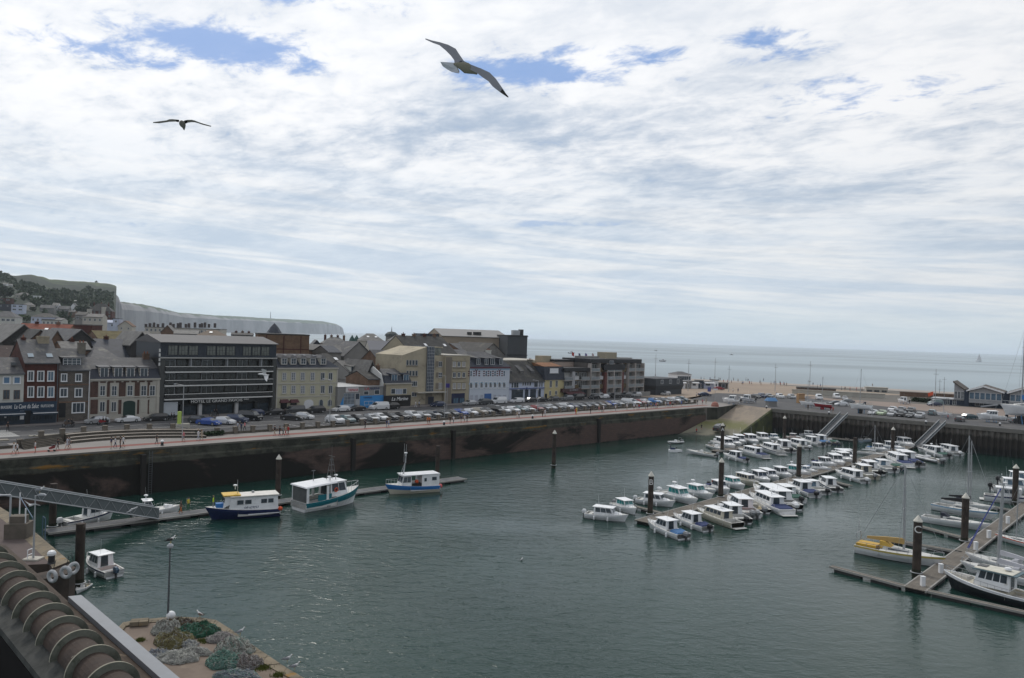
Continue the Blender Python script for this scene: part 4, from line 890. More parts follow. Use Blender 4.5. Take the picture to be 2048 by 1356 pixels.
# ================================================================ TOWN BEHIND AND HILLSIDE
ZA = V(0, 640, 11.3); ZB = V(550, 640, 9.686); ZC = V(660, 650, 8.475); ZH = V(0, 540, 6.827); Z4 = V(1020, 660, 4.655); ZQ = V(1290, 720, 11.3)
ZY = V(1380, 680, 5.689); ZR = V(1700, 680, 5.885)
def bg(name, label, pL, pR, ye, yr, D, dep, wall, roof, kind='g', ang=QA, base=QZ, win=None, chim=0, cat='house', hip=0., skyl=0, wy=None):
    """kind g: ridge along the front, e: gable end to the front, f: flat, h: hipped"""
    pc = (pL+pR)/2; o = PD(pc, ye, D); fr = Frame(o.x, o.y, ang)
    H = House(name, label, fr, pL, pR, 0, cat=cat, py=ye, base=base); L = H.L; H.D = D
    ze = max(1.5, H.z(pc, ye)); 
    if kind == 'g':
        zr = max(ze+.5, H.z(pc, yr, dep/2)); H.gable(.02, L, ze, zr, dep, wall, roof)
    elif kind == 'h':
        zr = max(ze+.5, H.z(pc, yr, dep/2)); H.block(0, L, 0, ze, 0, dep, wall, 'wall'); k = min(L*.35, dep/2) if not hip else hip
        MB().loft([[(-.3, -.3, ze), (L+.3, -.3, ze), (L+.3, dep+.3, ze), (-.3, dep+.3, ze)], [(k, dep/2-.1, zr), (L-k, dep/2-.1, zr), (L-k, dep/2+.1, zr), (k, dep/2+.1, zr)]]).obj('roof', roof, H.root)
    elif kind == 'e':
        zr = max(ze+.5, H.z(pc, yr, 0))
        MB().yprof([(0, 0), (L, 0), (L, ze), (L/2, zr-.1), (0, ze)], 0, dep).obj('wall', wall, H.root)
        MB().yprof([(-.4, ze-.35), (L/2, zr-.05), (L+.4, ze-.35), (L+.4, ze-.1), (L/2, zr+.22), (-.4, ze-.1)][::1], -.35, dep+.2).obj('roof', roof, H.root)
    else:
        zr = ze; H.block(0, L, 0, ze, 0, dep, wall, 'wall'); H.block(-.15, L+.15, ze, ze+.35, -.15, dep+.15, roof, 'roof')
    if win:
        n, rows = win[0], win[1]; w_ = win[2] if len(win) > 2 else 1.0; hh = win[3] if len(win) > 3 else 1.3; fr_ = win[4] if len(win) > 4 else HEADS
        for r_ in range(rows):
            for i in range(n): H.winm(L*(i+.5)/n, ze-2.1-2.8*r_, min(w_, L/n*.7), hh, 2, 1, fr=fr_, sill=0)
    for i in range(chim): H.chimney(L*(i+.7)/(chim+.4), dep/2, zr-.2, 1.0, 1.0, .7, BRICKB if i % 2 else BRICKR, 1)
    for i in range(skyl):
        if kind == 'g': skylight(H, None, pL+(pR-pL)*(i+.6)/(skyl+.4), (ye+yr)/2, dep*.28, ze, (zr-ze)/(dep/2), 1., 1.3, WHITE)
        elif kind == 'h': skylight(H, None, pL+(pR-pL)*(i+1)/(skyl+1), (ye+yr)/2, dep*.25, ze, (zr-ze)/(dep/2), 1., 1.3, WHITE)
    return H
B = bg
B('slate_roof_house', 'dark brown spotted roof just behind the white house at the far left', -40, 36, 716, 692, 168, 9, BRICKB, M('spotted_roof', (.075, .055, .05), .9, (.05, .04, .04), 1, dirt=((.32, .31, .28), .8, .63)))
B('gabled_warehouse', 'long grey roofed warehouse with slate hung gable, behind the dark spotted roof at far left', 5, 88, 684, 650, 205, 24, SLATED, SLATEL, 'e', skyl=0)
B('gabled_warehouse', 'brown brick gabled building just right of the slate hung gable at far left', 56, 104, 684, 661, 196, 14, BRICKB, SLATED, 'e')
B('red_roofed_house', 'long house with the only bright orange red tile roof, in the town at left', 22, 128, 673, 648, 250, 16, BRICKB, TILE, 'g', skyl=2, ang=.2, chim=2)
B('pale_roofed_shed', 'pale grey roofed shed between the orange red roof and the rendered chimney', 97, 130, 690, 662, 188, 26, BRICKB, SLATEL, 'e')
B('slate_gabled_house', 'dark slate gabled house with a grey brown roof rising behind the stone house', 124, 198, 690, 660, 196, 26, SLATED, SLATE, 'e')
B('grey_roofed_house', 'low light grey roofed house with a tall pot chimney behind the stone house', 124, 182, 699, 684, 186, 8, BRICKB, SLATEL, chim=1)
B('hipped_slate_house', 'grey hipped roof behind the banded brick house', 183, 236, 716, 694, 186, 10, BRICKB, SLATE, 'h')
B('navy_roofed_house', 'dark navy slate roof between the grey gable and the dark hotel', 196, 262, 716, 679, 196, 14, SLATED, SLATEB, chim=1)
B('mossy_roofed_house', 'long olive mossy roofed building above the navy slate roof', 196, 276, 678, 663, 235, 12, BRICKB, OLIVE, win=(6, 1, 1.4, 1.4, BRNST))
B('black_gabled_house', 'black gabled house directly left of the dark hotel roof', 262, 304, 690, 665, 200, 14, flat('black_cladding', (.035, .033, .034), .8), SLATEL, 'e')
B('brick_wall_building', 'dark red brick building with a pale coping beside the orange red roof', 126, 184, 650, 648, 275, 10, BRICKR, SLATEL, 'f', ang=.15)
B('pale_roofed_house', 'light pitched roof house just left of the sloping hotel roof', 276, 312, 683, 664, 212, 12, BRICKB, SLATEL)
# between hotel and theatre
B('long_chimneyed_block', 'long white block with a row of dark chimneys, in front of the distant cliffs', 290, 441, 657, 651, 430, 14, STONE, SLATEL, 'f', ang=.12, win=(18, 2, 1.1, 1.5))
bc = COL.objects[-1]
for k, q in enumerate([292, 300, 308, 316, 326, 341, 347, 356, 361, 372, 378, 390, 400, 404, 410, 418, 430]):
    p = PD(q, 650, 433); r_ = [o for o in COL.objects if o.name.startswith('long_chimneyed_block')][0]
    c = MB().box(-.6, .6, -.4, .4, -1.5, .6+.4*((k*7) % 3)).obj('chimney', flat('sooty_brick', (.07, .058, .055), .9), r_); c.matrix_world = Matrix.Translation(p)
    c.matrix_parent_inverse = r_.matrix_basis.inverted(); c.location = p
B('tan_gabled_house', 'small tan gabled house in front of the long chimneyed block', 322, 347, 664, 651, 330, 12, BRICKB, SLATEL, 'e', ang=.3)
B('blue_grey_house', 'blue grey roofed house with a dark dormer above the left of the hotel roof', 347, 396, 668, 661, 300, 10, GREYR, SLATEL, ang=.3)
B('brown_hipped_house', 'brown hipped roof with one white skylight above the hotel roof', 394, 450, 671, 660, 290, 12, BRICKB, M('brown_roof', (.16, .125, .095), .9, (.12, .095, .075), .5), 'h', ang=.3, skyl=1)
B('dark_roofed_house', 'low dark roofed house with chimneys by the sea, right of the brown hipped roof', 462, 506, 670, 666, 330, 10, GREYR, SLATED, ang=.3, chim=3)
H = B('brick_block', 'large flat topped brown brick block behind the right end of the dark hotel', 516, 619, 670, 670, 238, 24, MBR('block_brick', (.19, .12, .075), (.16, .10, .065), (.10, .07, .05), .9, .3, .03), SLATED, 'f', ang=.35)
for k in range(3): H.block(H.L*(k+.5)/3-.15, H.L*(k+.5)/3+.15, 0, H.z(567, 671), -.12, -.002, BRICKR, 'pilaster')
for zz in (.25, .5, .75): H.block(0, H.L, H.z(567, 671)*zz, H.z(567, 671)*zz+.3, -.08, -.001, BRICKR, 'string_course')
tp = B('turreted_villa', 'villa with a pointed slate turret on the skyline behind the brown brick block', 536, 562, 670, 664, 330, 12, BRICKB, SLATEB, 'h', ang=.2, chim=2)
MB().lathe([(3.2, 0), (3.0, .3), (1.6, 2.6), (.1, 4.2)], (tp.L*.4, 4, tp.z(546, 666)), 8).obj('turret_roof', SLATEB, tp.root)
B('stone_mansion', 'stone mansion with many chimneys by the sea, left of the twin green spires', 640, 696, 687, 674, 330, 12, BRICKB, SLATEL, 'h', ang=.2, chim=4, win=(6, 1, 1, 1.6))
B('teal_gabled_house', 'blue green slate gabled house beside the brown brick block', 622, 645, 694, 681, 270, 16, SLATEB, SLATE, 'e', ang=.3)
B('low_pale_house', 'low pale roofed house between the stone mansion and the cream house', 640, 666, 700, 691, 262, 12, BRICKB, SLATEL, 'e')
B('dark_roofed_house', 'small dark roofed house below the stone mansion', 657, 682, 705, 692, 252, 10, GREYR, SLATEB)
B('pale_roofed_house', 'grey roof with a pale skylight between the dark roof and the twin spires', 676, 704, 705, 692, 262, 10, GREYR, SLATEL, skyl=1)
sp = bpy.data.objects
for k, px in enumerate((704, 713)):
    p = PD(px, 686, 330); r_ = thing('green_spire', ('left one of the twin green copper spires', 'right one of the twin green copper spires')[k], 'spire', (p.x, p.y, 7), 0, 'twin green spires')
    MB().lathe([(1.3, 0), (1.3, p.z-7)], (0, 0, 0), 8).obj('shaft', BRICKB, r_); MB().lathe([(1.7, p.z-7), (1.0, p.z-5.2), (.05, p.z-3.6)], (0, 0, 0), 8).obj('spire_roof', flat('copper_green', (.03, .075, .065), .7), r_)
B('slate_house', 'slate roofed house with brown side wall just right of the cream house', 653, 690, 731, 707, 212, 12, BRICKB, SLATED, 'h', skyl=1)
B('grey_gabled_house', 'wide grey gabled roof house with a red chimney stack, right of the spires', 688, 745, 712, 684, 262, 20, GREYR, SLATE, 'e')
B('skylit_house', 'pale house with two skylights in its grey hipped roof behind the long slate hall', 720, 768, 682, 667, 320, 14, STONE, SLATEL, 'h', ang=.3, skyl=2)
B('skylit_house', 'second pale skylit house, right of the small dark dome', 781, 828, 682, 670, 315, 14, STONE, SLATEL, 'h', ang=.3, skyl=2)
H = B('slate_hall', 'long hall with a blue grey slate roof and a strip of dark windows', 739, 828, 701, 683, 285, 16, STONE, M('hall_slate', (.105, .11, .13), .7, (.085, .09, .105), .3), ang=.3)
H.winm(H.L*.5, H.z(783, 701)-2.7, H.L*.75, 1.5, 4, 1, sill=0, fr=BRNST); H.winm(H.L*.5, H.z(783, 701)-6.5, H.L*.7, 1.8, 5, 1, sill=0, fr=BRNST)
p = PD(783, 672, 325); r_ = thing('domed_turret', 'small dark domed turret with a needle, behind the slate hall', 'turret', (p.x, p.y, 7))
MB().lathe([(2.4, 0), (2.4, p.z-7)], n=10).obj('shaft', GREYR, r_); MB().lathe([(2.9, p.z-7), (2.6, p.z-6.2), (1.6, p.z-5.4), (.2, p.z-5.1), (.05, p.z-3)], n=10).obj('dome', flat('dark_dome', (.05, .06, .06), .7), r_)
H = B('dormered_roof_house', 'grey roofed house with one dark dormer, left of the beige apartment block', 765, 818, 731, 701, 244, 14, BRICKB, SLATE)
H.dormer(H.L*.45, H.z(790, 722), 2.2, 1.8, 1.5, 4, SLATE, SLATEB, 2, 1, hip=False)
H = B('stone_cottage', 'weathered grey cottage with two tall dormers behind the blue boat shop', 697, 733, 744, 722, 208, 12, GREYR, SLATEL)
H.dormer(H.L*.2, H.z(705, 743)-1.0, 1.1, 2.4, -.1, 3, SLATEL, WRENDER, 1, 1, hip=False); H.dormer(H.L*.75, H.z(722, 743)-1.0, 1.1, 2.4, -.1, 3, SLATEL, WRENDER, 1, 1, hip=False)
B('dark_gabled_cottage', 'dark slate gable leaning behind the stone cottage', 728, 757, 762, 722, 203, 12, SLATED, SLATEL, 'e')
B('low_dark_house', 'low dark roofed house with stone wall behind the white gabled restaurant', 735, 770, 758, 742, 199, 10, BRICKB, SLATED)
H = B('big_dark_roofed_house', 'tall beige gabled house with a huge dark roof, chimneys and pale skylights', 828, 920, 714, 674, 250, 20, BEIGE, SLATED, chim=4, skyl=2)
# theatre
H = B('theatre', 'huge windowless tan theatre with grey roof on the skyline, left of the slatted tower', 884, 1018, 674, 660, 330, 34, M('tan_render', (.31, .255, .195), .9, (.26, .22, .175), .08, .8), M('metal_roof', (.185, .18, .175), .6, (.165, .16, .155), .1), 'g', ang=.30)
for q in (939, 951, 958): x = H.p(q, 668, 4)[0]; H.block(x-.9, x+.9, H.z(q, 672, 4), H.z(q, 664, 4), 3.5, 5, SLATED, 'vent_box')
H.block(-8, .0, 0, H.z(884, 668), 6, 22, SLATEB, 'stage_block')
H = B('slatted_tower', 'dark grey slatted box tower at the right end of the theatre', 1016, 1055, 672, 672, 322, 16, M('slat_grey', (.060, .066, .072), .7, (.05, .055, .06), .4), SLATED, 'f', cat='tower', ang=.30)
zt = H.z(1035, 672); [H.block(-.25, H.L+.25, zt*f-.15, zt*f+.15, -.3, -.002, flat('slat_edge', (.03, .033, .037), .7), 'slat_band') for f in (.3, .45, .6, .99)]
H.block(H.L*.45, H.L*.8, zt+.35, zt+2.4, 5, 8, STEEL, 'roof_plant'); H.block(H.L*.82, H.L*.98, zt+.35, zt+2.8, 5, 8, SLATED, 'roof_plant')
B('cross_gabled_house', 'grey house with a pale cross gable in front of the tan theatre', 924, 966, 703, 688, 285, 14, BRICKB, SLATE)
B('cross_gabled_house', 'steep dark gabled house with pale slate front below the slatted tower', 962, 1008, 708, 687, 278, 18, SLATEL, SLATED, 'e')
B('low_slate_house', 'low grey slate roof between the big dark roof and the patterned white house', 905, 950, 716, 700, 262, 12, BRICKB, SLATE)
B('white_flat_building', 'long low white roofed building behind the dark shop house roof', 1010, 1100, 722, 722, 262, 18, GREYR, STONE, 'f')
# ---- hillside houses
def hill_house(label, pL, pR, yb, ye, yr, wall, roof, kind='g', win=(3, 1), ang=.3, chim=0, dep=9, name='hillside_house'):
    p = hill_pt((pL+pR)/2, yb); D = min(p.y, 1450)
    b0 = hill_z((pL+pR)/2, D)-1
    return B(name, label, pL, pR, ye, yr, D, dep, wall, roof, kind, ang, min(b0, p.z-.5), win, chim)
WW = WHITE
for a in [('white walled house with a wide brown roof, lowest at the left edge of the hill', -18, 31, 643, 634, 622, WRENDER, SLATE, 'h', (5, 1, 1.6)),
          ('dark brick house with large white windows near the left edge of the hill', -18, 23, 606, 596, 592, BRICKR, SLATED, 'f', (3, 1, 2.6)),
          ('dark grey block below the dark brick hill house', -18, 22, 620, 608, 606, SLATEB, SLATED, 'f', (3, 1)),
          ('blue grey house with a glazed balcony band at the foot of the hill', 23, 47, 630, 609, 606, LBLUE, SLATED, 'f', (2, 2, 2.6)),
          ('cream hillside house with a hipped grey roof and two tall windows', 46, 65, 622, 610, 605, STONE, SLATEL, 'h', (2, 1)),
          ('cream hillside villa with a hipped roof and terrace, upper left', 30, 60, 597, 590, 585, STONE, SLATEL, 'h', (3, 1)),
          ('long pale house row under the upper left villa', 0, 24, 594, 590, 587, WRENDER, SLATEL, 'g', (4, 1)),
          ('white box house standing alone at the wooded slope', 61, 80, 601, 592, 591, WW, WW, 'f', (2, 1)),
          ('grey house with a row of four windows in the middle of the hillside', 79, 108, 628, 616, 610, GREYR, SLATE, 'g', (4, 1)),
          ('brown hipped roof with two skylights below the grey hillside house', 62, 108, 640, 634, 626, LBLUE, SLATED, 'h', (5, 1)),
          ('tall white house on the right of the grey hillside house', 104, 117, 627, 611, 606, WW, SLATEL, 'g', (2, 2)),
          ('grey roofed house row among trees in the middle of the hill', 115, 138, 630, 618, 612, GREYR, SLATE, 'g', (3, 1)),
          ('white gable house with steep roof on the middle hillside', 139, 154, 627, 616, 606, WW, SLATE, 'e', (1, 1)),
          ('small red brick house beside the steep white gable', 137, 150, 636, 624, 621, BRICKB, SLATED, 'g', (1, 1)),
          ('low dark roofed house right of the small red brick house', 150, 172, 640, 630, 624, GREYR, SLATED, 'g', (2, 1)),
          ('tiny white house high on the green slope', 149, 157, 604, 602, 600, WW, WW, 'g', (1, 1)),
          ('pale roadside house at the very top left of the slope', 4, 13, 571, 568, 566, WW, SLATEL, 'g', (1, 1)),
          ('second pale roadside house at the top left of the slope', 15, 24, 573, 570, 568, WW, SLATEL, 'g', (1, 1)),
          ('cream wing with a grey roof in front of the brick villa', 165, 205, 650, 634, 628, STONE, SLATEL, 'g', (4, 1)),
          ('light blue hall with a rounded roof at the foot of the cliff', 183, 230, 660, 645, 640, LBLUE, LBLUE, 'g', (4, 1)),
          ('pale house with a brown gable right of the light blue hall', 236, 264, 664, 652, 642, STONE, BRICKB, 'e', (2, 1)),
          ('white terraced houses at the foot of the hill, centre left', 84, 124, 648, 640, 636, WRENDER, SLATE, 'g', (5, 1)),
          ('cream cottage left of the cream wing', 146, 166, 652, 641, 634, STONE, SLATE, 'e', (1, 1)),
          ('blue grey flat house right behind the light blue hall', 226, 238, 655, 638, 636, LBLUE, SLATEB, 'f', (1, 1))]:
    if a[1] > 180 or a[3] > 638: 
        lab, pL, pR, yb, ye, yr, w_, r_, k_, wn = a; B('town_house' if 'hall' not in lab else 'blue_hall', lab, pL, pR, ye, yr, 400 if pL < 180 else 470, 10, w_, r_, k_, .25, QZ-.5, wn)
    else: hill_house(*a)
H = hill_house('large red brick villa with cream corner tower and steep dark roofs below the cliff', 174, 224, 648, 622, 607, BRICKR, SLATED, 'h', (5, 2, 1.2, 1.8, STONE), chim=3, dep=14, name='brick_villa')
H.block(H.L*.58, H.L*.74, 0, H.z(205, 614), -.8, 3, STONE, 'tower'); H.block(0, H.L*.2, 0, H.z(180, 618), -.6, 3, STONE, 'corner_bay')
# ---- trees
LEAF = M('leaf_green', (.045, .075, .022), .9, (.018, .036, .012), .5, .9); LEAFD = M('leaf_dark', (.022, .040, .016), .9, (.010, .020, .009), .5, .9); BARK = flat('bark', (.06, .045, .035), .9)
def tree_mesh(seed, conifer=False):
    rr = random.Random(seed); b = MB(); n = 260
    for _ in range(n):
        while True:
            p = Vector((rr.uniform(-1, 1), rr.uniform(-1, 1), rr.uniform(-1, 1)))
            if .3 < p.length < 1 and mn.noise(p*2.1+Vector((seed, 0, 0))) > -.25: break
        if conifer: p.x *= (1-p.z)*.55; p.y *= (1-p.z)*.55
        c = Vector((p.x*.55, p.y*.55, .64+p.z*.36)); s_ = rr.uniform(.05, .10)
        e = Vector((rr.uniform(-1, 1), rr.uniform(-1, 1), rr.uniform(-.6, 1))).normalized(); f = e.orthogonal().normalized()*s_; q = e.cross(f).normalized()*s_
        b.poly([c-f-q, c+f-q*.6, c+f*.7+q, c-f*.8+q*.8])
    return b.data('crown', [LEAFD if conifer or seed % 2 else LEAF])
TM = [tree_mesh(i, i == 4) for i in range(5)]
TRK = MB().tube((0, 0, -.1), (0, 0, .45), .045, .02, 6).tube((0, 0, .3), (.2, .05, .6), .018, .006, 5).tube((0, 0, .32), (-.18, -.1, .62), .018, .006, 5).data('trunk', BARK)
def tree(px, yb, yt, lab, D=None, k=0, wide=1., grp='trees on the hillside'):
    p = PD(px, yb, D) if D else hill_pt(px, yb); h = max(2., (yb-yt)/FPX*p.y)
    r_ = thing('tree', lab, 'tree', (p.x, p.y, p.z-.3), px*.7, grp); r_.scale = (h*wide, h*wide, h)
    inst('trunk', TRK, r_); inst('crown', TM[k], r_)
for i, a in enumerate([(6, 600, 572, 'large dark tree at the upper left edge of the hill', None, 1, 1.2), (-8, 596, 566, 'dark tree just off the upper left edge', None, 1, 1.2), (118, 613, 598, 'wide dark tree above the tall white hillside house', None, 1, 1.7), (130, 613, 599, 'dark tree left of the steep white gable', None, 3, 1.6),
      (160, 627, 611, 'round green tree right of the steep white gable', None, 1, 1.3), (170, 628, 612, 'dark green tree left of the brick villa', None, 3, 1.3), (42, 592, 581, 'tree directly behind the cream hillside villa', None, 0, 1.3), (53, 645, 630, 'green bush tree left of the brown hipped roof', None, 0, 1.3),
      (40, 640, 628, 'green tree below the blue grey house', None, 2, 1.4), (14, 676, 648, 'tall dark tree standing left of the orange red roof', 235, 1, .7), (3, 684, 662, 'green tree at the left frame edge by the warehouse roof', 225, 0, .8), (88, 612, 600, 'tree behind the grey hillside house', None, 3, 1.4),
      (72, 606, 596, 'tree below the white box house', None, 0, 1.4), (128, 640, 629, 'tree in the gap below the grey roofed row', None, 1, 1.3), (188, 618, 604, 'tree behind the left side of the brick villa', None, 3, 1.2), (66, 624, 613, 'dark tree right of the cream house with two tall windows', None, 1, 1.1), (96, 596, 586, 'lone tree on the open slope above the houses', None, 0, 1.5), (26, 606, 598, 'tree between the brick hill house and the villa', None, 2, 1.5)]):
    tree(*a)
b = MB(); rr = random.Random(9)
for i in range(12000):
    px = rr.uniform(-30, 226); Dt = hill_top(px)[0]; t = rr.uniform(.18, .97); D = 410+(Dt-410)*t
    if not wood(px, t): continue
    r0 = ray(px, 640); c = Vector((r0.x*D, D, hill_z(px, D)+rr.uniform(.2, 4))); s_ = rr.uniform(.8, 1.7); e = Vector((rr.uniform(-1, 1), rr.uniform(-1, .2), rr.uniform(-.2, 1))).normalized(); f = e.orthogonal().normalized()*s_; q = e.cross(f)
    b.poly([c-f-q*.7, c+f*.8-q, c+f+q*.8, c-f*.7+q])
stuff(b.obj('woodland', LEAFD), 'dark woodland patches covering the hill slope', 'woodland')
# ================================================================ BEACH SIDE BUILDINGS
def gD(px, py, z=QZ): return G(px, py, z).y
H = B('black_box_building', 'black slatted box building with leaning walls and three windows, right of the apartment block', 1312, 1364, 757, 757, gD(1335, 789), 12, flat('box_black', (.040, .045, .052), .7), SLATED, 'f', cat='building')
H.root.children[0].data = MB().loft([[(.8, .6, 0), (H.L-.4, .6, 0), (H.L-.4, 11, 0), (.8, 11, 0)], [(-.6, -.5, 3.3), (H.L+.6, -.5, 3.3), (H.L+.6, 12, 3.3), (-.6, 12, 3.3)], [(0, 0, H.z(1335, 757)), (H.L, 0, H.z(1335, 757)), (H.L, 12, H.z(1335, 757)), (0, 12, H.z(1335, 757))]]).data('wall', flat('box_black', (.040, .045, .052), .7))
for q in (.2, .52, .82): H.winm(H.L*q, 4.0, 1.6, 1.4, 2, 1, sill=0, y=-.35)
H.block(.9, H.L-.5, 0, 2.6, .3, .55, flat('timber_base', (.045, .035, .03), .8), 'base')
B('low_beach_building', 'low grey building with open bays left of the black box building', 1268, 1312, 757, 757, gD(1290, 769), 8, GREYR, SLATEL, 'f', win=(5, 1, 1.6, 1.8, BRNST), cat='building', ang=.3)
H = B('lifeguard_station', 'white beach station with glazed upper floor and a dark hipped roof', 1354, 1383, 749, 743, gD(1368, 770), 8, WW, SLATE, 'h', cat='kiosk', ang=.3)
H.winm(H.L/2, H.z(1368, 749)-2.6, H.L*.9, 1.9, 6, 1, sill=0); H.block(-.8, H.L+.8, H.z(1368, 749)-3.2, H.z(1368, 749)-2.9, -1, 8.6, WW, 'balcony')
for i, (a, b_, w_, lab, yt) in enumerate([(1357, 1371, WW, 'white kiosk with open hatch, leftmost of the stalls below the lifeguard station', 764), (1372, 1382, GREYR, 'grey panelled kiosk, second of the beach stalls from the left', 764), (1383, 1397, WW, 'white kiosk with white awning, third of the beach stalls', 764), (1398, 1407, SHOPB, 'dark stall between two white kiosks', 762), (1408, 1428, LBLUE, 'pale blue kiosk with a wide white awning', 765), (1429, 1437, WW, 'narrow white kiosk with a tall sign board', 761), (1438, 1456, SLATED, 'dark brown stall, rightmost of the beach stalls', 767)]):
    H = B('beach_kiosk', lab, a, b_, yt, yt, gD(a, 777), 4, w_, SLATEL, 'f', cat='kiosk', ang=.25)
    if i in (0, 2, 4): H.winm(H.L*.4, 1.2, H.L*.5, 1.0, 1, 1, sill=0); MB().xprof([(-1.3, 2.3), (-1.3, 2.4), (-.01, 2.75), (-.01, 2.6)][::-1], 0, H.L).obj('awning', WW, H.root)
    else: H.winm(H.L*.5, .3, H.L*.4, 1.8, 1, 1, sill=0)
PLK = M('plank_brown', (.12, .085, .065), .9, (.085, .06, .05), 1)
B('plank_shelter', 'long low dark plank wall on the seafront with a white round sign', 1593, 1672, 777, 777, gD(1630, 789), 2, PLK, SLATEL, 'f', cat='shelter', ang=-.32)
B('sea_wall', 'low pale sea wall running in front of the plank shelter', 1584, 1770, 786, 786, gD(1670, 792), .8, STONE, STONE, 'f', cat='wall', ang=-.36)
B('beach_shelter', 'low pale concrete shelter with dark opening on the beach, right of the parked sailing boats', 1732, 1776, 776, 776, gD(1754, 784), 4, STONE, STONE, 'f', win=(3, 1, 4, 1.2, BRNST), cat='shelter', ang=-.3)
B('promenade_rail', 'low brown fence with dark posts along the far promenade, left of the club house', 1800, 1908, 790, 790, gD(1850, 795), .4, BRICKB, BRICKB, 'f', cat='fence', ang=-.36)
b = MB(); rr = random.Random(3)
p0 = G(1826, 803, 7); p1 = G(1862, 806, 7)
for i in range(700):
    t = rr.random(); c = p0.lerp(p1, t)+Vector((rr.uniform(-.9, .9), rr.uniform(-.9, .9), rr.uniform(0, 1.5))); s_ = .22; e = Vector((rr.uniform(-1, 1), rr.uniform(-1, 1), rr.uniform(-1, 1))).normalized(); f = e.orthogonal().normalized()*s_; q = e.cross(f)
    b.poly([c-f-q, c+f-q, c+f+q, c-f+q])
tag(b.obj('hedge', LEAFD), 'dark green clipped hedge left of the club house', 'hedge')
# club house
fr = Frame(*G(1928, 812, 7).xy, -.62)
H = House('sailing_club_house', 'navy blue club house on stilts with folded grey roofs and big white framed windows', fr, 1928, 2075, 0, py=800)
NV = flat('club_navy', (.022, .035, .060), .7); L = H.L; z1 = H.z(*ZR(1400, 735)); ze = H.z(*ZR(1400, 600)); zp = H.z(*ZR(1560, 550)); x1 = H.p(*ZR(1405, 640))[0]; xm = H.p(*ZR(1560, 640))[0]; x2 = H.p(*ZR(1790, 640))[0]; x3 = H.p(*ZR(1885, 640))[0]
H.block(0, x1, 0, ze, 0.1, 12, NV, 'wall'); H.block(x1, L, 0, z1, 1.5, 12, NV, 'wall'); H.block(x2, x3, z1+.01, ze, .6, 12, NV, 'wall')
for xa, xb in ((x1, x2), (x3, L+6)):
    xq = xa+(x2-x1)*.42 if xa == x3 else xm
    xe_ = xb if xa == x1 else xa+(x2-x1)
    MB().yprof([(xa, z1), (xe_, z1), (xe_, ze), (xq, zp-.3), (xa, ze)], -.6, 12).obj('wall', M('club_grey_panel', (.30, .31, .32), .7), H.root)
    n = 6; w_ = (xe_-xa)/n
    for k in range(n): H.winm(xa+w_*(k+.5), z1+1.3, w_*.9, ze-z1-1.6, 1, 1, y=-.6, sill=0, gl=BLUEG)
    b = MB().yprof([(xa-.8, ze-.15), (xq, zp), (xe_+.8, ze-.15), (xe_+.8, ze+.35), (xq, zp+.5), (xa-.8, ze+.35)], -1.6, -1.2).obj('bargeboard', WW, H.root)
    MB().yprof([(xa-.8, ze-.1), (xq, zp+.05), (xe_+.8, ze-.1), (xe_+.8, ze+.3), (xq, zp+.45), (xa-.8, ze+.3)], -1.19, 13).obj('roof', M('club_roof', (.10, .088, .075), .9, (.085, .075, .065), .5), H.root)
xl0 = H.p(*ZR(1225, 600), -.2)[0]
MB().yprof([(xl0, z1+.8), (-.02, z1+.8), (-.02, ze+.2), (xl0, ze+2.6)], .3, 12).obj('wing_wall', M('club_grey_panel', (.30, .31, .32), .7), H.root)
MB().yprof([(xl0-.4, ze+2.7), (.2, ze+.1), (.2, ze+.5), (xl0-.4, ze+3.2)], -.3, 13).obj('roof', M('club_roof', (.10, .088, .075), .9, (.085, .075, .065), .5), H.root)
for k in range(3): w_ = -xl0/3; H.winm(xl0+w_*(k+.5), z1+1.1, w_*.9, 2.6, 2, 2, y=.29, sill=0, gl=DARKG)
H.block(xl0-7, .0, 0, z1+.5, 1, 10, NV, 'wall'); H.block(xl0-7.3, .1, z1+.5, z1+.79, .6, 10.4, STEEL, 'flat_roof')
for q in (-3, xl0-2): H.winm(q, .1, 1.2, 2.2, 2, 2, y=.99, sill=0)
H.winm(x1+3, .2, 2.6, 2.2, 2, 2, y=1.49, sill=0)
p = H.p(*ZR(1740, 730), -2); st = MB(); st.tube((x2-1, -1.2, z1), (x2-6, -1.2, .3), .35, .35, 4); st.obj('outside_stair', SHUT, H.root)
# ================================================================ PONTOONS, PILES, BOATS
DECK = MBR('deck_boards', (.185, .165, .14), (.15, .135, .115), (.07, .06, .05), 3., .14, .012, .9, dirt=((.12, .115, .10), .8, .55), flat=True)
DECKG = MBR('deck_grey', (.15, .155, .16), (.13, .135, .14), (.06, .06, .065), 3., .14, .012, .9, flat=True)
FLOAT = M('float_dark', (.03, .03, .03), .8); EDGEM = M('deck_edge', (.30, .29, .27), .8, (.24, .23, .21), 1)
PILE = M('weathered_pile', (.060, .045, .036), .9, (.028, .022, .019), .8, .9, .5, dirt=((.11, .095, .08), 1.4, .60))
def pontoon(label, a, b_, w, deck=DECK, edge=True, name='pontoon', z=.5, gap=4.2, ret=False, grp=None):
    d = b_-a; L = d.length; ang = math.atan2(d.y, d.x)
    r_ = thing(name, label, 'pontoon', (a.x, a.y, 0), ang, grp)
    e = .16 if w > 1.2 else .09
    MB().box(0, L, -w/2+e, w/2-e, z-.1, z).obj('deck', deck, r_)
    for s_ in (-1, 1): MB().box(-.02, L+.02, min(s_*(w/2-e), s_*w/2), max(s_*(w/2-e), s_*w/2), z-.2, z+.03).obj('edge_beam', EDGEM, r_)
    n = max(1, int(L/gap)); 
    for k in range(n): MB().box(L*(k+.14)/n, L*(k+.86)/n, -w/2+.04, w/2-.04, -.3, z-.203).obj('float', FLOAT, r_)
    return r_
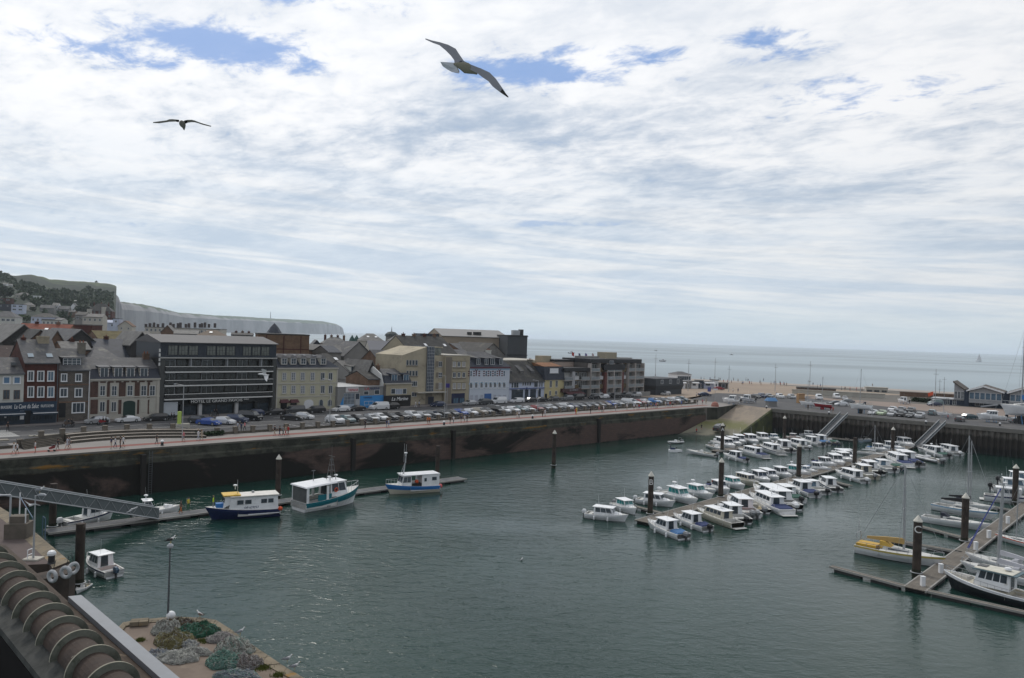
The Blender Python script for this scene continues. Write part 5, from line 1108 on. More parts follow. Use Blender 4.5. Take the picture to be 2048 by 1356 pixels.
def pile(px, py, lab, D=None, h=6.5, r=.42, cap=True, letter=None, grp='mooring piles in the basin'):
    p = G(px, py, 0); r_ = thing('mooring_pile', lab, 'pile', (p.x, p.y, 0), 0, grp)
    MB().lathe([(r, -3), (r, h)], n=14).obj('shaft', PILE, r_, True if False else False)
    MB().lathe([(r*1.06, .1), (r*1.06, 1.0)], n=14).obj('weed_band', M('weed', (.018, .022, .010), .9), r_)
    if cap: MB().lathe([(r*1.1, h), (r*1.1, h+.1), (.03, h+.75)], n=14).obj('cone_cap', M('cap_white', (.60, .58, .52), .6, (.42, .40, .34), 3, .7), r_)
    MB().torus((0, 0, .62), r+.16, .06, 'z').obj('guide_ring', STEEL, r_)
    if letter:
        a = math.atan2(-p.y, -p.x)
        pos = Vector((math.cos(a), math.sin(a), 0))*(r+.03)
        text_obj('letter', letter, 1.15, flat('letter_white', (.70, .70, .68), .6), r_, (pos.x, pos.y, h-.85), rot=(math.pi/2, 0, a+math.pi/2), ext=.03)
for a in [(1444, 905, 'pile marked with the letter A, between the two upper pontoons', None, 6.4, .42, True, 'A'), (1568, 886, 'pile in the upper left pontoon with an orange ring, foot hidden by boats', None, 6.6, .42, True),
          (1300, 1035, 'pile marked with the letter B at the outer end of the middle pontoon', None, 6.1, .40, True, 'B'), (1441, 1000, 'pile second from the outer end of the middle pontoon, beside a thin mast', None, 6.3, .42, True), (1597, 960, 'pile halfway along the middle pontoon, dark with white cone', None, 6.5, .44, True),
          (1709, 932, 'pile fourth from the outer end of the middle pontoon', None, 6.3, .42, False), (1785, 912, 'pile nearest to the second gangway on the middle pontoon', None, 6.4, .42, True), (1833, 1155, 'big pile marked with the letter C at the near end of the right pontoon', None, 6.4, .46, True, 'C'),
          (1929, 1090, 'brown pile with pale cone, second along the right pontoon', None, 6.3, .44, True), (2030, 1010, 'pile at the right frame edge, third along the right pontoon', None, 6.3, .45, True),
          (157, 1178, 'black pile in the left foreground beside the tyres and small motorboat', None, 6.4, .42, False), (104, 1062, 'black pile under the left gangway', None, 5.9, .42, False), (555, 998, 'pile with a white cone between the navy and teal boats', None, 6.1, .40, True),
          (874, 957, 'brown flat topped pile near the end of the left pontoon', None, 5.9, .38, False), (1107, 936, 'lone pile standing in open water in front of the quay wall', None, 6.9, .40, True)]:
    lt = a[7] if len(a) > 7 else None; pile(a[0], a[1], a[2], None, a[4], a[5], a[6], lt)
B0, B1 = G(1283, 1050), Vector((111.5, 213, 0)); bd = (B1-B0).normalized(); bn = Vector((-bd.y, bd.x, 0))
pontoon('long wooden main pontoon B carrying two rows of white boats, centre right', B0, B1, 2.4)
A0, A1 = G(1428, 906), G(1646, 877); pontoon('upper wooden pontoon A in front of the slipway and first gangway', A0, A1, 2.2)
A2 = G(1712, 884); pontoon('short wooden pontoon spur on the right of the first gangway', A1, A2, 2.2)
C0 = G(1830, 1178, .5)*1; C0.z = 0; C1 = Vector((92, 136.5, 0)); cd = (C1-C0).normalized(); pontoon('broad grey wooden pontoon C crossing the lower right corner', C0, C1, 2.3)
L0 = G(92, 1071); L1 = G(925, 961); pontoon('long grey pontoon along the left quay wall with the fishing boats', L0, L1, 2.4, DECKG)
def fin(lab, p, q, w=.75): a = G(*p, .5); b_ = G(*q, .5); a.z = b_.z = 0; pontoon(lab, a, b_, w, gap=3.4, name='finger_pontoon', grp='finger pontoons')
for a in [('long narrow finger pontoon pointing left from the near end of pontoon C', (1812, 1172), (1662, 1132)), ('narrow finger pontoon along the bottom right of pontoon C', (1852, 1180), (2070, 1228)), ('narrow finger behind the yellow yacht', (1924, 1104), (1768, 1076)),
          ('narrow finger left of the second pile of pontoon C', (1946, 1080), (1842, 1052)), ('narrow finger pontoon by the right pile, near the far white cruiser', (2025, 1020), (1950, 1006)), ('narrow finger pontoon left of pile B', (1328, 1027), (1232, 1002)),
          ('narrow finger pontoon near the blue hulled boat, right of middle pontoon', (1650, 958), (1702, 971)), ('finger pontoon between boats on the near side of pontoon B', (1738, 925), (1782, 938)), ('finger pontoon below the boats right of the first gangway', (1690, 873), (1700, 880))]: fin(*a)
def gangway(label, a, b_, w=1.6, h=1.3, solid=True):
    d = b_-a; L = d.length; ang = math.atan2(d.y, d.x); sl = (b_.z-a.z)/math.hypot(d.x, d.y); Lh = math.hypot(d.x, d.y)
    r_ = thing('gangway', label, 'gangway', a, ang)
    def P(x, y, z): return (x, y, z+sl*x)
    b = MB(); b.add([P(0, -w/2, 0), P(Lh, -w/2, 0), P(Lh, w/2, 0), P(0, w/2, 0), P(0, -w/2, .1), P(Lh, -w/2, .1), P(Lh, w/2, .1), P(0, w/2, .1)], [(0, 3, 2, 1), (4, 5, 6, 7), (0, 1, 5, 4), (1, 2, 6, 5), (2, 3, 7, 6), (3, 0, 4, 7)])
    b.obj('walkway', DECKG, r_)
    for s_ in (-1, 1):
        y = s_*w/2; t = MB(); n = max(4, int(Lh/1.6))
        if solid: t.add([P(0, y-.02*s_, .12), P(Lh, y-.02*s_, .12), P(Lh, y-.02*s_, h), P(0, y-.02*s_, h), P(0, y-.05*s_, .12), P(Lh, y-.05*s_, .12), P(Lh, y-.05*s_, h), P(0, y-.05*s_, h)], [(0, 1, 2, 3), (7, 6, 5, 4)], 1)
        for k in range(n):
            x0 = Lh*k/n; x1 = Lh*(k+1)/n; xm = (x0+x1)/2
            t.tube(P(x0, y+.03*s_, .1), P(xm, y+.03*s_, h), .035, n=4); t.tube(P(xm, y+.03*s_, h), P(x1, y+.03*s_, .1), .035, n=4)
        t.tube(P(0, y, h), P(Lh, y, h), .09, n=5, mi=2); t.tube(P(0, y, .1), P(Lh, y, .1), .10, n=5)
        t.obj('truss_side', [STEEL, M('mesh_infill', (.13, .15, .155), .6, (.11, .125, .13), 1), M('bright_handrail', (.42, .44, .45), .5)], r_)
gangway('light grey trussed gangway sloping down across the left of the basin', PD(-60, 980, 88), G(312, 1037, .55), 1.8, 1.5)
gangway('first steel gangway, dropping from the boat yard to pontoon A', G(1688, 831, 7.0), G(1640, 879, .6), 2.4, .9)
gangway('second steel gangway, at the inner end of the middle pontoon', G(1885, 847, 7.0), G(1836, 895, .6), 2.4, .9)

# ---------------------------------------------------------------- boats
GEL = M('gelcoat', (.80, .81, .82), .3, (.62, .63, .64), .8, .6, spec=.5, dirt=((.52, .51, .47), 1.6, .62)); GELC = M('cream_gelcoat', (.58, .54, .44), .4, (.50, .47, .39), .8, .6)
DKW = M('boat_deck', (.55, .55, .53), .6, (.46, .46, .44), 1.2); CKP = M('cockpit_sole', (.36, .35, .32), .8, (.27, .26, .24), 1.5); RED = flat('life_orange', (.62, .09, .03), .6)
NVH = flat('navy_hull', (.014, .024, .085), .35); TLH = flat('teal_hull', (.008, .15, .19), .35); BLH = flat('blue_hull', (.03, .17, .46), .4); GRH = flat('grey_engine', (.24, .25, .26), .4); BKE = flat('black_engine', (.018, .018, .02), .35)
def hull(b, L, Bm, H, Hb, n=10, cock=.5, sole=.25, mh=0, md=1, mc=2, mst=None, mj=3, full=2.3, draft=.35, rake=.09, tr=.9):
    """pointed hull: stern at x=0; returns functions for half breadth and sheer"""
    def hb(t): return Bm/2*(1-max(0., (t-.38)/.62)**full)*(tr+(1-tr)*min(1, t/.3))
    def sh(t): return H+(Hb-H)*t**1.7
    rings = []
    for i in range(n+1):
        t = i/n; w = max(hb(t), .02); z = sh(t); x = L*t*(1-rake) ; xs = L*t
        bx = lambda f: L*t - L*rake*(t**3)*(1-f)
        rings.append([(bx(0), -w*.05, -draft*(1-t*.6)), (bx(.1), -w*.80*(1-.35*t), .03), (bx(.5), -w*.95*(1-.10*t), z*.5), (bx(.86), -w*.99, z*.80), (bx(1), -w, z)])
    k = 5
    for s_ in (1, -1):
        vs = [(p[0], p[1]*s_, p[2]) for r_ in rings for p in r_]
        for j in range(k-1):
            m_ = mh if j < mj or mst is None else mst
            fs = []
            for i in range(n):
                q = (i*k+j, (i+1)*k+j, (i+1)*k+j+1, i*k+j+1); fs.append(q if s_ == 1 else q[::-1])
            b.add(vs, fs, m_) if j == 0 else b.add(vs, fs, m_)
    r0 = rings[0]; b.poly([(p[0], p[1], p[2]) for p in r0]+[(p[0], -p[1], p[2]) for p in r0[::-1]], mh)
    # deck forward, gunwale and cockpit aft
    ic = int(n*cock)
    for i in range(n):
        t0, t1 = i/n, (i+1)/n; x0, x1 = L*t0, L*t1; a0, a1 = hb(t0), hb(t1); z0, z1 = sh(t0), sh(t1)
        a0 = max(a0, .02); a1 = max(a1, .02)
        if i >= ic:
            b.poly([(x0, -a0, z0), (x1, -a1, z1), (x1, 0, z1+.05), (x0, 0, z0+.05)], md); b.poly([(x0, 0, z0+.05), (x1, 0, z1+.05), (x1, a1, z1), (x0, a0, z0)], md)
        else:
            g_ = .16
            for s_ in (1, -1):
                q = [(x0, -a0*s_, z0), (x1, -a1*s_, z1), (x1, -(a1-g_)*s_, z1), (x0, -(a0-g_)*s_, z0)]; b.poly(q if s_ == 1 else q[::-1], md)
                q = [(x0, -(a0-g_)*s_, z0), (x1, -(a1-g_)*s_, z1), (x1, -(a1-g_)*s_, sole), (x0, -(a0-g_)*s_, sole)]; b.poly(q if s_ == 1 else q[::-1], md)
            b.poly([(x0, -a0+g_, sole), (x1, -a1+g_, sole), (x1, a1-g_, sole), (x0, a0-g_, sole)], mc)
    if ic:
        a = hb(ic/n); x = L*ic/n; b.poly([(x, -a, sole), (x, a, sole), (x, a, sh(ic/n)+.02), (x, -a, sh(ic/n)+.02)][::-1], md)
        a = hb(0); b.box(0, .12, -a+.02, a-.02, sole-.05, sh(0)-.02, md)
    return hb, sh
def cabin(r_, x0, x1, w, z0, h, rake_f=.55, rake_a=.05, roofo=.15, glass=DARKG, body=GEL, roof=GEL, wins=3, zt=.36, name='cabin'):
    """wheelhouse with raked screen; glass panes are parts of their own"""
    b = MB(); W_ = w/2; wt = W_*.88; zt_ = z0+h
    A = [(x0, -W_, z0), (x1, -W_*.92, z0), (x1, W_*.92, z0), (x0, W_, z0)]; Tt = [(x0+rake_a, -wt, zt_), (x1-rake_f, -wt*.9, zt_), (x1-rake_f, wt*.9, zt_), (x0+rake_a, wt, zt_)]
    c = b.loft([A, Tt]).obj(name, body, r_)
    def lp(s_, fx, fz, off=.015):
        xb = x0+(x1-x0)*fx; xt = x0+rake_a+(x1-rake_f-x0-rake_a)*fx; x = xb+(xt-xb)*fz
        wb = W_*(1-.08*fx); wtt = wt*(1-.1*fx); return (x, s_*(wb+(wtt-wb)*fz+off), z0+h*fz)
    for s_ in (-1, 1):
        for k in range(wins):
            f0 = .07+.86*k/wins+.015; f1 = .07+.86*(k+1)/wins-.015
            q = [lp(s_, f0, zt), lp(s_, f1, zt), lp(s_, f1, .90), lp(s_, f0, .90)]; g_ = MB(); i_ = [(p[0], p[1]-s_*.012, p[2]) for p in q]
            g_.add(q+i_, [(0, 1, 2, 3) if s_ < 0 else (3, 2, 1, 0)]); g_.obj('side_window', glass, c)
    MB().add([(x0-.02+rake_a*.1, -W_*.30, z0+h*.08), (x0-.02+rake_a*.1, W_*.62, z0+h*.08), (x0-.02+rake_a*.9, wt*.62, z0+h*.92), (x0-.02+rake_a*.9, -wt*.30, z0+h*.92)], [(3, 2, 1, 0)]).obj('cabin_door', glass, c)
    def fp(y, fz, off=.02): xb = x1; xt = x1-rake_f; return (xb+(xt-xb)*fz+off, y*(W_*.92+(wt*.9-W_*.92)*fz), z0+h*fz)
    for ya, yb in ((-.92, -.04), (.04, .92)): MB().poly([fp(ya, .36), fp(yb, .36), fp(yb, .93), fp(ya, .93)]).obj('windscreen', glass, c)
    o = roofo; n = 8; rr_ = MB(); xs0, xs1 = x0+rake_a-o*1.6, x1-rake_f+o*2; 
    ring = lambda z, e: [(xs0+e, -wt-o+e, z), (xs1-e*2.5, -wt*.9-o+e, z), (xs1-e, -wt*.5, z), (xs1-e, wt*.5, z), (xs1-e*2.5, wt*.9+o-e, z), (xs0+e, wt+o-e, z)]
    rr_.loft([ring(zt_, .08), ring(zt_+.05, 0), ring(zt_+.10, .14), ring(zt_+.13, .38)]).obj('cabin_roof', roof, r_)
    return c
def rails(r_, hb, sh, L, t0=.5, h=.42, inset=.1, nst=5, mat=STEEL):
    b = MB()
    for s_ in (-1, 1):
        pts = []
        for i in range(nst+1):
            t = t0+(1-t0)*i/nst*.97; p = (L*t, s_*max(hb(t)-inset, .03), sh(t)); q = (p[0]+.05, p[1], p[2]+h); b.tube(p, q, .016, n=4); pts.append(q)
        b.path(pts, .018, 4)
    b.obj('bow_rail', mat, r_)
def outboard(r_, y=0., z=.55, mat=BKE, s=1., L0=0.):
    b = MB(); b.loft([[(L0-.55*s, y-.16*s, z+.0), (L0-.08*s, y-.18*s, z), (L0-.08*s, y+.18*s, z), (L0-.55*s, y+.16*s, z)], [(L0-.62*s, y-.2*s, z+.35*s), (L0-.02*s, y-.22*s, z+.38*s), (L0-.02*s, y+.22*s, z+.38*s), (L0-.62*s, y+.2*s, z+.35*s)], [(L0-.48*s, y-.13*s, z+.58*s), (L0-.1*s, y-.15*s, z+.6*s), (L0-.1*s, y+.15*s, z+.6*s), (L0-.48*s, y+.13*s, z+.58*s)]], 0)
    b.box(L0-.42*s, L0-.2*s, y-.08*s, y+.08*s, z-.9*s, z, 1); b.box(L0-.1, L0+.06, y-.14*s, y+.14*s, z-.15, z+.12, 1)
    b.obj('outboard_motor', [mat, flat('engine_leg', (.06, .06, .065), .4)], r_)
def ring_buoy(r_, c, ax='x'): MB().torus(c, .27, .075, ax, 10, 5).obj('life_ring', RED, r_)
def fend(r_, x, y, z, mat=WHITE): MB().lathe([(.03, .3), (.12, .2), (.12, -.25), (.03, -.35)], (x, y, z), 6).obj('fender', mat, r_)
def antenna(r_, x, y, z, h=1.6): MB().tube((x, y, z), (x-.15, y, z+h), .014, .008, 4).obj('antenna', WHITE, r_)
def radar(r_, x, y, z): MB().tube((x, y, z), (x, y, z+.45), .05, n=5).lathe([(.05, 0), (.26, .02), (.28, .14), (.2, .2)], (x, y, z+.45), 10).obj('radar_dome', WHITE, r_)
def bases(name): return thing(name, 'x', 'boat')
def t_pilot(glass=DARKG, eng=BKE, stripe=None, cab=(1.9, 4.1), hullm=GEL, ring=False, roof=GEL, low=None, dome=False, two=False, name='motorboat', body=GEL, h=1.25):
    r_ = bases(name); b = MB(); hb, sh = hull(b, 6, 2.35, .78, 1.18, cock=.34, mst=3)
    b.obj('hull', [hullm, DKW, CKP, stripe or hullm], r_)
    b = MB(); b.loft([[(3.8, -.75, 1.0), (5.2, -.35, 1.05), (5.2, .35, 1.05), (3.8, .75, 1.0)], [(3.9, -.6, 1.34), (4.9, -.28, 1.22), (4.9, .28, 1.22), (3.9, .6, 1.34)]]).obj('foredeck_trunk', GEL, r_)
    cabin(r_, cab[0], cab[1], 1.75, .80, h, glass=glass, wins=2 if cab[1]-cab[0] < 2.1 else 3, roof=roof, body=body)
    rails(r_, hb, sh, 6)
    outboard(r_, .28 if two else 0, .62, eng); 
    if two: outboard(r_, -.28, .62, eng)
    if ring: ring_buoy(r_, (cab[0]+.12, -.55, 1.75))
    if low: MB().box(.35, 1.6, -.8, .8, .26, .5).obj('cushions', low, r_)
    MB().box(.5, 1.0, -.95, .95, .3, .72).obj('stern_bench', DKW, r_)
    antenna(r_, cab[0]+.4, .4, .8+h+.1)
    if dome: radar(r_, cab[0]+.3, 0, .8+h+.1)
    for x in (1.5, 3.4): fend(r_, x, -(hb(x/6)+.12), .35); fend(r_, x, hb(x/6)+.12, .35)
    return r_
def t_cruiser(hullm=GEL, glass=DARKG, deckh=None, name='cabin_cruiser'):
    r_ = bases(name); b = MB(); hb, sh = hull(b, 6, 2.15, .85, 1.12, cock=.22, mst=3); b.obj('hull', [hullm, DKW, CKP, deckh or hullm], r_)
    cabin(r_, 1.5, 4.3, 1.65, .85, 1.1, .3, .0, .12, glass, GELC if hullm is GELC else GEL, wins=4, zt=.45); rails(r_, hb, sh, 6, .12, .36, .06, 8)
    radar(r_, 2.4, 0, 2.05); antenna(r_, 1.8, .5, 2.0, 1.4); MB().box(-.5, .02, -.85, .85, .12, .2).obj('swim_platform', DKW, r_)
    return r_
def t_open(hullm=GEL, name='open_boat'):
    r_ = bases(name); b = MB(); hb, sh = hull(b, 6, 2.2, .62, .95, cock=.62); b.obj('hull', [hullm, DKW, M('yellowish_sole', (.40, .33, .20), .8)], r_)
    b = MB().loft([[(2.6, -.4, .26), (3.3, -.4, .26), (3.3, .4, .26), (2.6, .4, .26)], [(2.7, -.35, 1.2), (3.1, -.35, 1.2), (3.1, .35, 1.2), (2.7, .35, 1.2)]]).obj('console', GEL, r_)
    MB().box(1.6, 2.1, -.4, .4, .26, .75).obj('seat', CKP, r_); outboard(r_, 0, .55, GRH); rails(r_, hb, sh, 6, .6, .3); return r_
def t_rib(name='inflatable_boat'):
    r_ = bases(name); b = MB(); hull(b, 6, 1.7, .42, .62, cock=.75); b.obj('hull', [GEL, CKP, CKP], r_)
    for s_ in (-1, 1):
        pts = [(0, s_*.95, .5), (2, s_*1.0, .5), (3.8, s_*.95, .55), (5.0, s_*.62, .65), (5.8, s_*.15, .78)]; b = MB()
        for p, q in zip(pts, pts[1:]): b.tube(p, q, .27, .25 if q[0] < 5.5 else .2, 8)
        b.obj('tube', flat('hypalon_white', (.55, .56, .57), .6), r_, True)
    MB().box(2.2, 2.9, -.35, .35, .3, 1.25).obj('console', GEL, r_); MB().box(1.2, 1.9, -.35, .35, .3, .9).obj('seat', CKP, r_); outboard(r_, .2, .6, GRH); outboard(r_, -.25, .6, GRH)
    MB().path([(.6, -.7, .7), (.6, -.6, 1.9), (.6, .6, 1.9), (.6, .7, .7)], .03).obj('arch', STEEL, r_); return r_
def t_sail(hullm=GEL, cover=WHITE, mast=True, keel=False, wheel=False, boomc=None, stripe=None, sprayh=None, name='sailing_boat', Hm=1.28, jib=None, anti=None, L=6.0):
    """sailing boat drawn 6 long; mast height is a multiple of that length"""
    r_ = bases(name); b = MB(); hb, sh = hull(b, 6, 1.95, .62, .78, cock=.30, mst=3, full=2.0, draft=.30, rake=.12, tr=.75)
    b.obj('hull', [hullm, DKW, CKP, stripe or hullm], r_)
    b = MB(); b.loft([[(1.9, -.55, .62), (4.3, -.38, .70), (4.3, .38, .70), (1.9, .55, .62)], [(2.0, -.48, .90), (4.0, -.30, .82), (4.0, .30, .82), (2.0, .48, .90)]]).obj('coachroof', DKW, r_)
    for s_ in (-1, 1): MB().poly([(2.3, s_*.535, .72), (3.7, s_*.43, .75), (3.7, s_*.40, .80), (2.3, s_*.50, .82)] if s_ < 0 else [(2.3, s_*.50, .82), (3.7, s_*.40, .80), (3.7, s_*.43, .75), (2.3, s_*.535, .72)]).obj('coachroof_window', DARKG, r_)
    rails(r_, hb, sh, 6, .03, .32, .04, 8)
    if sprayh: MB().loft([[(1.75, -.5, .72), (2.6, -.45, .80), (2.6, .45, .80), (1.75, .5, .72)], [(1.7, -.42, 1.22), (2.05, -.36, 1.2), (2.05, .36, 1.2), (1.7, .42, 1.22)]]).obj('sprayhood', sprayh, r_)
    if mast:
        mz = 6*Hm; m_ = MB().tube((3.25, 0, .8), (3.15, 0, mz), .085, .06, 8).obj('mast', SILV, r_)
        b = MB(); b.tube((3.2, -.45, mz*.55), (3.2, .45, mz*.55), .02, n=4).tube((3.2, -.4, mz*.78), (3.2, .4, mz*.78), .018, n=4); b.obj('spreaders', SILV, r_)
        b = MB(); 
        for p, q in (((3.15, 0, mz), (5.9, 0, .85)), ((3.15, 0, mz), (.05, 0, .75)), ((3.15, 0, mz), (3.2, -.45, mz*.55)), ((3.2, -.45, mz*.55), (3.1, -.95, .66)), ((3.15, 0, mz), (3.2, .45, mz*.55)), ((3.2, .45, mz*.55), (3.1, .95, .66))): b.tube(p, q, .012, n=3)
        b.obj('rigging', SILV, r_)
        if jib: MB().tube((3.35, 0, mz*.93), (5.75, 0, 1.2), .035, .085, 6).obj('furled_jib', jib, r_)
        b = MB(); b.tube((3.2, 0, 1.25), (.9, 0, 1.18), .04, n=6); b.obj('boom', SILV, r_)
        if boomc: 
            b = MB(); b.loft([[(3.3, -.10, 1.2), (3.3, .10, 1.2), (3.3, .07, 1.62), (3.3, -.07, 1.62)], [(2, -.12, 1.2), (2, .12, 1.2), (2, .08, 1.5), (2, -.08, 1.5)], [(.7, -.06, 1.16), (.7, .06, 1.16), (.7, .04, 1.32), (.7, -.04, 1.32)]]); b.obj('sail_cover', boomc, r_)
    if keel: MB().loft([[(2.4, -.06, -.2), (3.8, -.06, -.2), (3.8, .06, -.2), (2.4, .06, -.2)], [(2.6, -.09, -1.35), (3.5, -.09, -1.35), (3.5, .09, -1.35), (2.6, .09, -1.35)]]).obj('keel', anti or NVH, r_); MB().box(.25, .6, -.03, .03, -1.0, .1).obj('rudder', anti or NVH, r_)
    return r_
SILV = flat('mast_alloy', (.36, .37, .38), .5, .2)
TPL = {}
def T(key, fn, *a, **k): TPL[key] = (fn, a, k)
T('p', t_pilot); T('pg', t_pilot, eng=GRH); T('pr', t_pilot, ring=True, eng=BKE); T('pt', t_pilot, glass=TEALG, eng=WHITE, dome=True); T('pt2', t_pilot, glass=TEALG, cab=(1.6, 4.2), h=1.1, eng=GRH)
T('pl', t_pilot, cab=(1.3, 4.3), glass=DARKG, eng=WHITE, h=1.15); T('pn', t_pilot, hullm=GEL, stripe=NVH, eng=BKE); T('pb', t_pilot, hullm=flat('pale_blue_hull', (.36, .44, .52), .4), eng=BKE); T('pc', t_pilot, hullm=GELC, body=GELC, ring=True, eng=GRH)
T('ps', t_pilot, cab=(2.3, 3.9), h=1.05, eng=BKE, glass=BLUEG); T('p2', t_pilot, two=True, eng=GRH, cab=(1.7, 4.2), low=RED); T('pp', t_pilot, hullm=flat('pinkish_boat', (.52, .40, .36), .5), body=flat('pinkish_boat', (.52, .40, .36), .5), eng=WHITE)
T('c', t_cruiser); T('cc', t_cruiser, hullm=GELC); T('cn', t_cruiser, deckh=NVH); T('o', t_open); T('r', t_rib); T('on', t_open, hullm=NVH); T('s', t_sail, boomc=WHITE)
LAST = {}; BR_ = random.Random(4)
CNT = 0
def boat(key, bow, stern, lab, cat='motorboat', grp=None, z=0., slen=None):
    global CNT
    a = G(*stern, z); b_ = G(*bow, z); d = b_-a; L = d.length if slen is None else slen; ang = math.atan2(d.y, d.x)
    if key not in LAST:
        fn, ar, kw = TPL[key]; r_ = fn(*ar, **kw); LAST[key] = r_
    else: r_ = copy_tree(LAST[key])
    s_ = L/6.; CNT += 1
    r_.location = a; r_.rotation_euler = (0, 0, ang); hs = max(.80, min(s_, 1.0+(s_-1)*.25)) if s_ > 1 else max(.80, s_*.95); r_.scale = (s_, max(.75, min(s_, 1.0+(s_-1)*.45)), hs*.92)
    r_.rotation_euler[2] += BR_.uniform(-.08, .08)
    if BR_.random() < .22 and key not in 'sro':
        MB().loft([[(.1, -.95, .80), (1.3, -.98, .84), (1.3, .98, .84), (.1, .95, .80)], [(.2, -.7, .95), (1.25, -.75, 1.12), (1.25, .75, 1.12), (.2, .7, .95)]]).obj('cockpit_cover', BR_.choice([flat('cover_navy', (.02, .035, .11), .8), flat('cover_grey', (.22, .23, .24), .8), flat('cover_green', (.03, .09, .07), .8), flat('cover_blue', (.05, .14, .30), .8)]), r_)
    tag(r_, lab, cat, grp); return r_
NM = {'p': 'white pilothouse boat, black outboard', 'pg': 'white pilothouse boat, grey outboard', 'pr': 'white pilothouse boat with orange ring', 'pt': 'white boat with green glass and radar', 'pt2': 'white boat with wide green windscreen', 'pl': 'white boat with long cabin, pale outboard',
      'pn': 'white boat with navy gunwale stripe', 'pb': 'pale blue hulled cabin boat', 'pc': 'cream cabin boat with orange ring', 'ps': 'white boat with small low cabin', 'p2': 'white boat with twin grey outboards', 'c': 'long white cabin cruiser', 'cc': 'cream cabin cruiser with many windows', 'cn': 'cabin cruiser with navy stripe', 'o': 'open white boat with console', 'on': 'open navy boat', 'r': 'grey white inflatable with twin outboards', 's': 'small white sailing boat', 'pp': 'pinkish cabin boat'}
nearB = [('pg', (1291, 1054), (1368, 1080)), ('pr', (1346, 1041), (1416, 1064)), ('cc', (1392, 1030), (1476, 1058)), ('p', (1440, 1022), (1490, 1049)), ('p2', (1450, 1006), (1507, 1037)), ('o', (1466, 998), (1526, 1028)), ('c', (1490, 999), (1575, 1032)), ('pl', (1515, 984), (1586, 1022)),
         ('p', (1546, 984), (1600, 1007)), ('pr', (1572, 975), (1630, 996)), ('ps', (1600, 972), (1652, 990)), ('pn', (1637, 968), (1674, 985)), ('pl', (1668, 950), (1731, 967)), ('pc', (1700, 942), (1748, 959)), ('p', (1712, 934), (1759, 951)), ('ps', (1745, 930), (1787, 946)),
         ('on', (1764, 926), (1802, 941)), ('c', (1772, 918), (1816, 936)), ('pr', (1790, 914), (1835, 934)), ('r', (1820, 914), (1882, 927)), ('p', (1842, 904), (1896, 917)), ('pl', (1870, 900), (1918, 912)), ('p2', (1892, 894), (1938, 903)), ('cn', (1838, 902), (1882, 911))]
farB = [('pl', (1256, 1045), (1172, 1034)), ('pt2', (1277, 1031), (1230, 1014)), ('pl', (1352, 1014), (1274, 1005)), ('pt', (1394, 1013), (1322, 990)), ('pt', (1430, 1001), (1362, 985)), ('o', (1432, 990), (1384, 976)), ('pr', (1463, 991), (1419, 976)), ('pt2', (1487, 982), (1444, 968)), ('cc', (1522, 976), (1466, 961)),
        ('pg', (1536, 972), (1500, 956)), ('pl', (1561, 966), (1518, 952)), ('p', (1583, 961), (1541, 948)), ('pt', (1620, 956), (1560, 945)), ('ps', (1634, 950), (1590, 942)), ('p', (1664, 945), (1608, 938)), ('pr', (1672, 938), (1628, 928)), ('p', (1686, 937), (1655, 922)), ('pg', (1701, 930), (1668, 917)),
        ('pl', (1716, 925), (1668, 912)), ('ps', (1713, 918), (1683, 909)), ('s', (1778, 915), (1717, 907)), ('pg', (1778, 907), (1738, 899)), ('pb', (1806, 905), (1760, 895)), ('p', (1831, 899), (1790, 887)), ('c', (1822, 893), (1786, 880))]
PONA = [('pr', (1447, 915), (1493, 925)), ('c', (1477, 905), (1532, 918)), ('cn', (1520, 898), (1563, 911)), ('p', (1546, 892), (1581, 906)), ('pl', (1570, 889), (1617, 900)), ('p', (1602, 884), (1644, 894)), ('pg', (1625, 881), (1653, 891)), ('on', (1641, 881), (1673, 890))]
PONA2 = [('o', (1451, 905), (1420, 894)), ('pl', (1466, 902), (1432, 888)), ('p', (1490, 897), (1450, 886)), ('pg', (1493, 893), (1468, 882)), ('pr', (1518, 893), (1487, 881)), ('p', (1542, 888), (1512, 878)), ('ps', (1561, 884), (1537, 878)), ('pp', (1604, 880), (1570, 876)), ('pn', (1631, 876), (1603, 871))]
for lst, side in ((nearB, 'near side of middle pontoon'), (farB, 'far side of middle pontoon'), (PONA, 'near side of upper pontoon'), (PONA2, 'far side of upper pontoon')):
    for i, (k, bw, st) in enumerate(lst): boat(k, bw, st, '%s, %s on %s' % (NM[k], ordn(i), side), 'sailing boat' if k == 's' else 'motorboat', 'boats moored at the two pontoons')
boat('p', (1724, 877), (1686, 871), 'white cabin boat alone on the spur right of the first gangway')
b_ = t_sail(hullm=flat('pale_blue_hull', (.36, .44, .52), .4), mast=True, Hm=1.35); LAST['s2'] = b_; TPL['s2'] = (None,)
def place(r_, bow, stern, lab, cat, z=0., sc=None, hsc=None):
    a = G(*stern, z); b2 = G(*bow, z); d = b2-a; L = d.length if sc is None else sc; r_.location = a; r_.rotation_euler = (0, 0, math.atan2(d.y, d.x)); q = L/6.; r_.scale = (q, q, q*(hsc or 1)); tag(r_, lab, cat); return r_
place(b_, (1761, 883), (1721, 884), 'pale blue sailing boat moored alone in front of the sheet pile wall', 'sailing boat')
boat('r', (1336, 888), (1363, 886), 'white inflatable boat under way between the slipway and the upper pontoon', 'inflatable boat')
boat('o', (1373, 906), (1432, 914), 'old white open workboat with small wheelhouse at the tip of the upper pontoon')
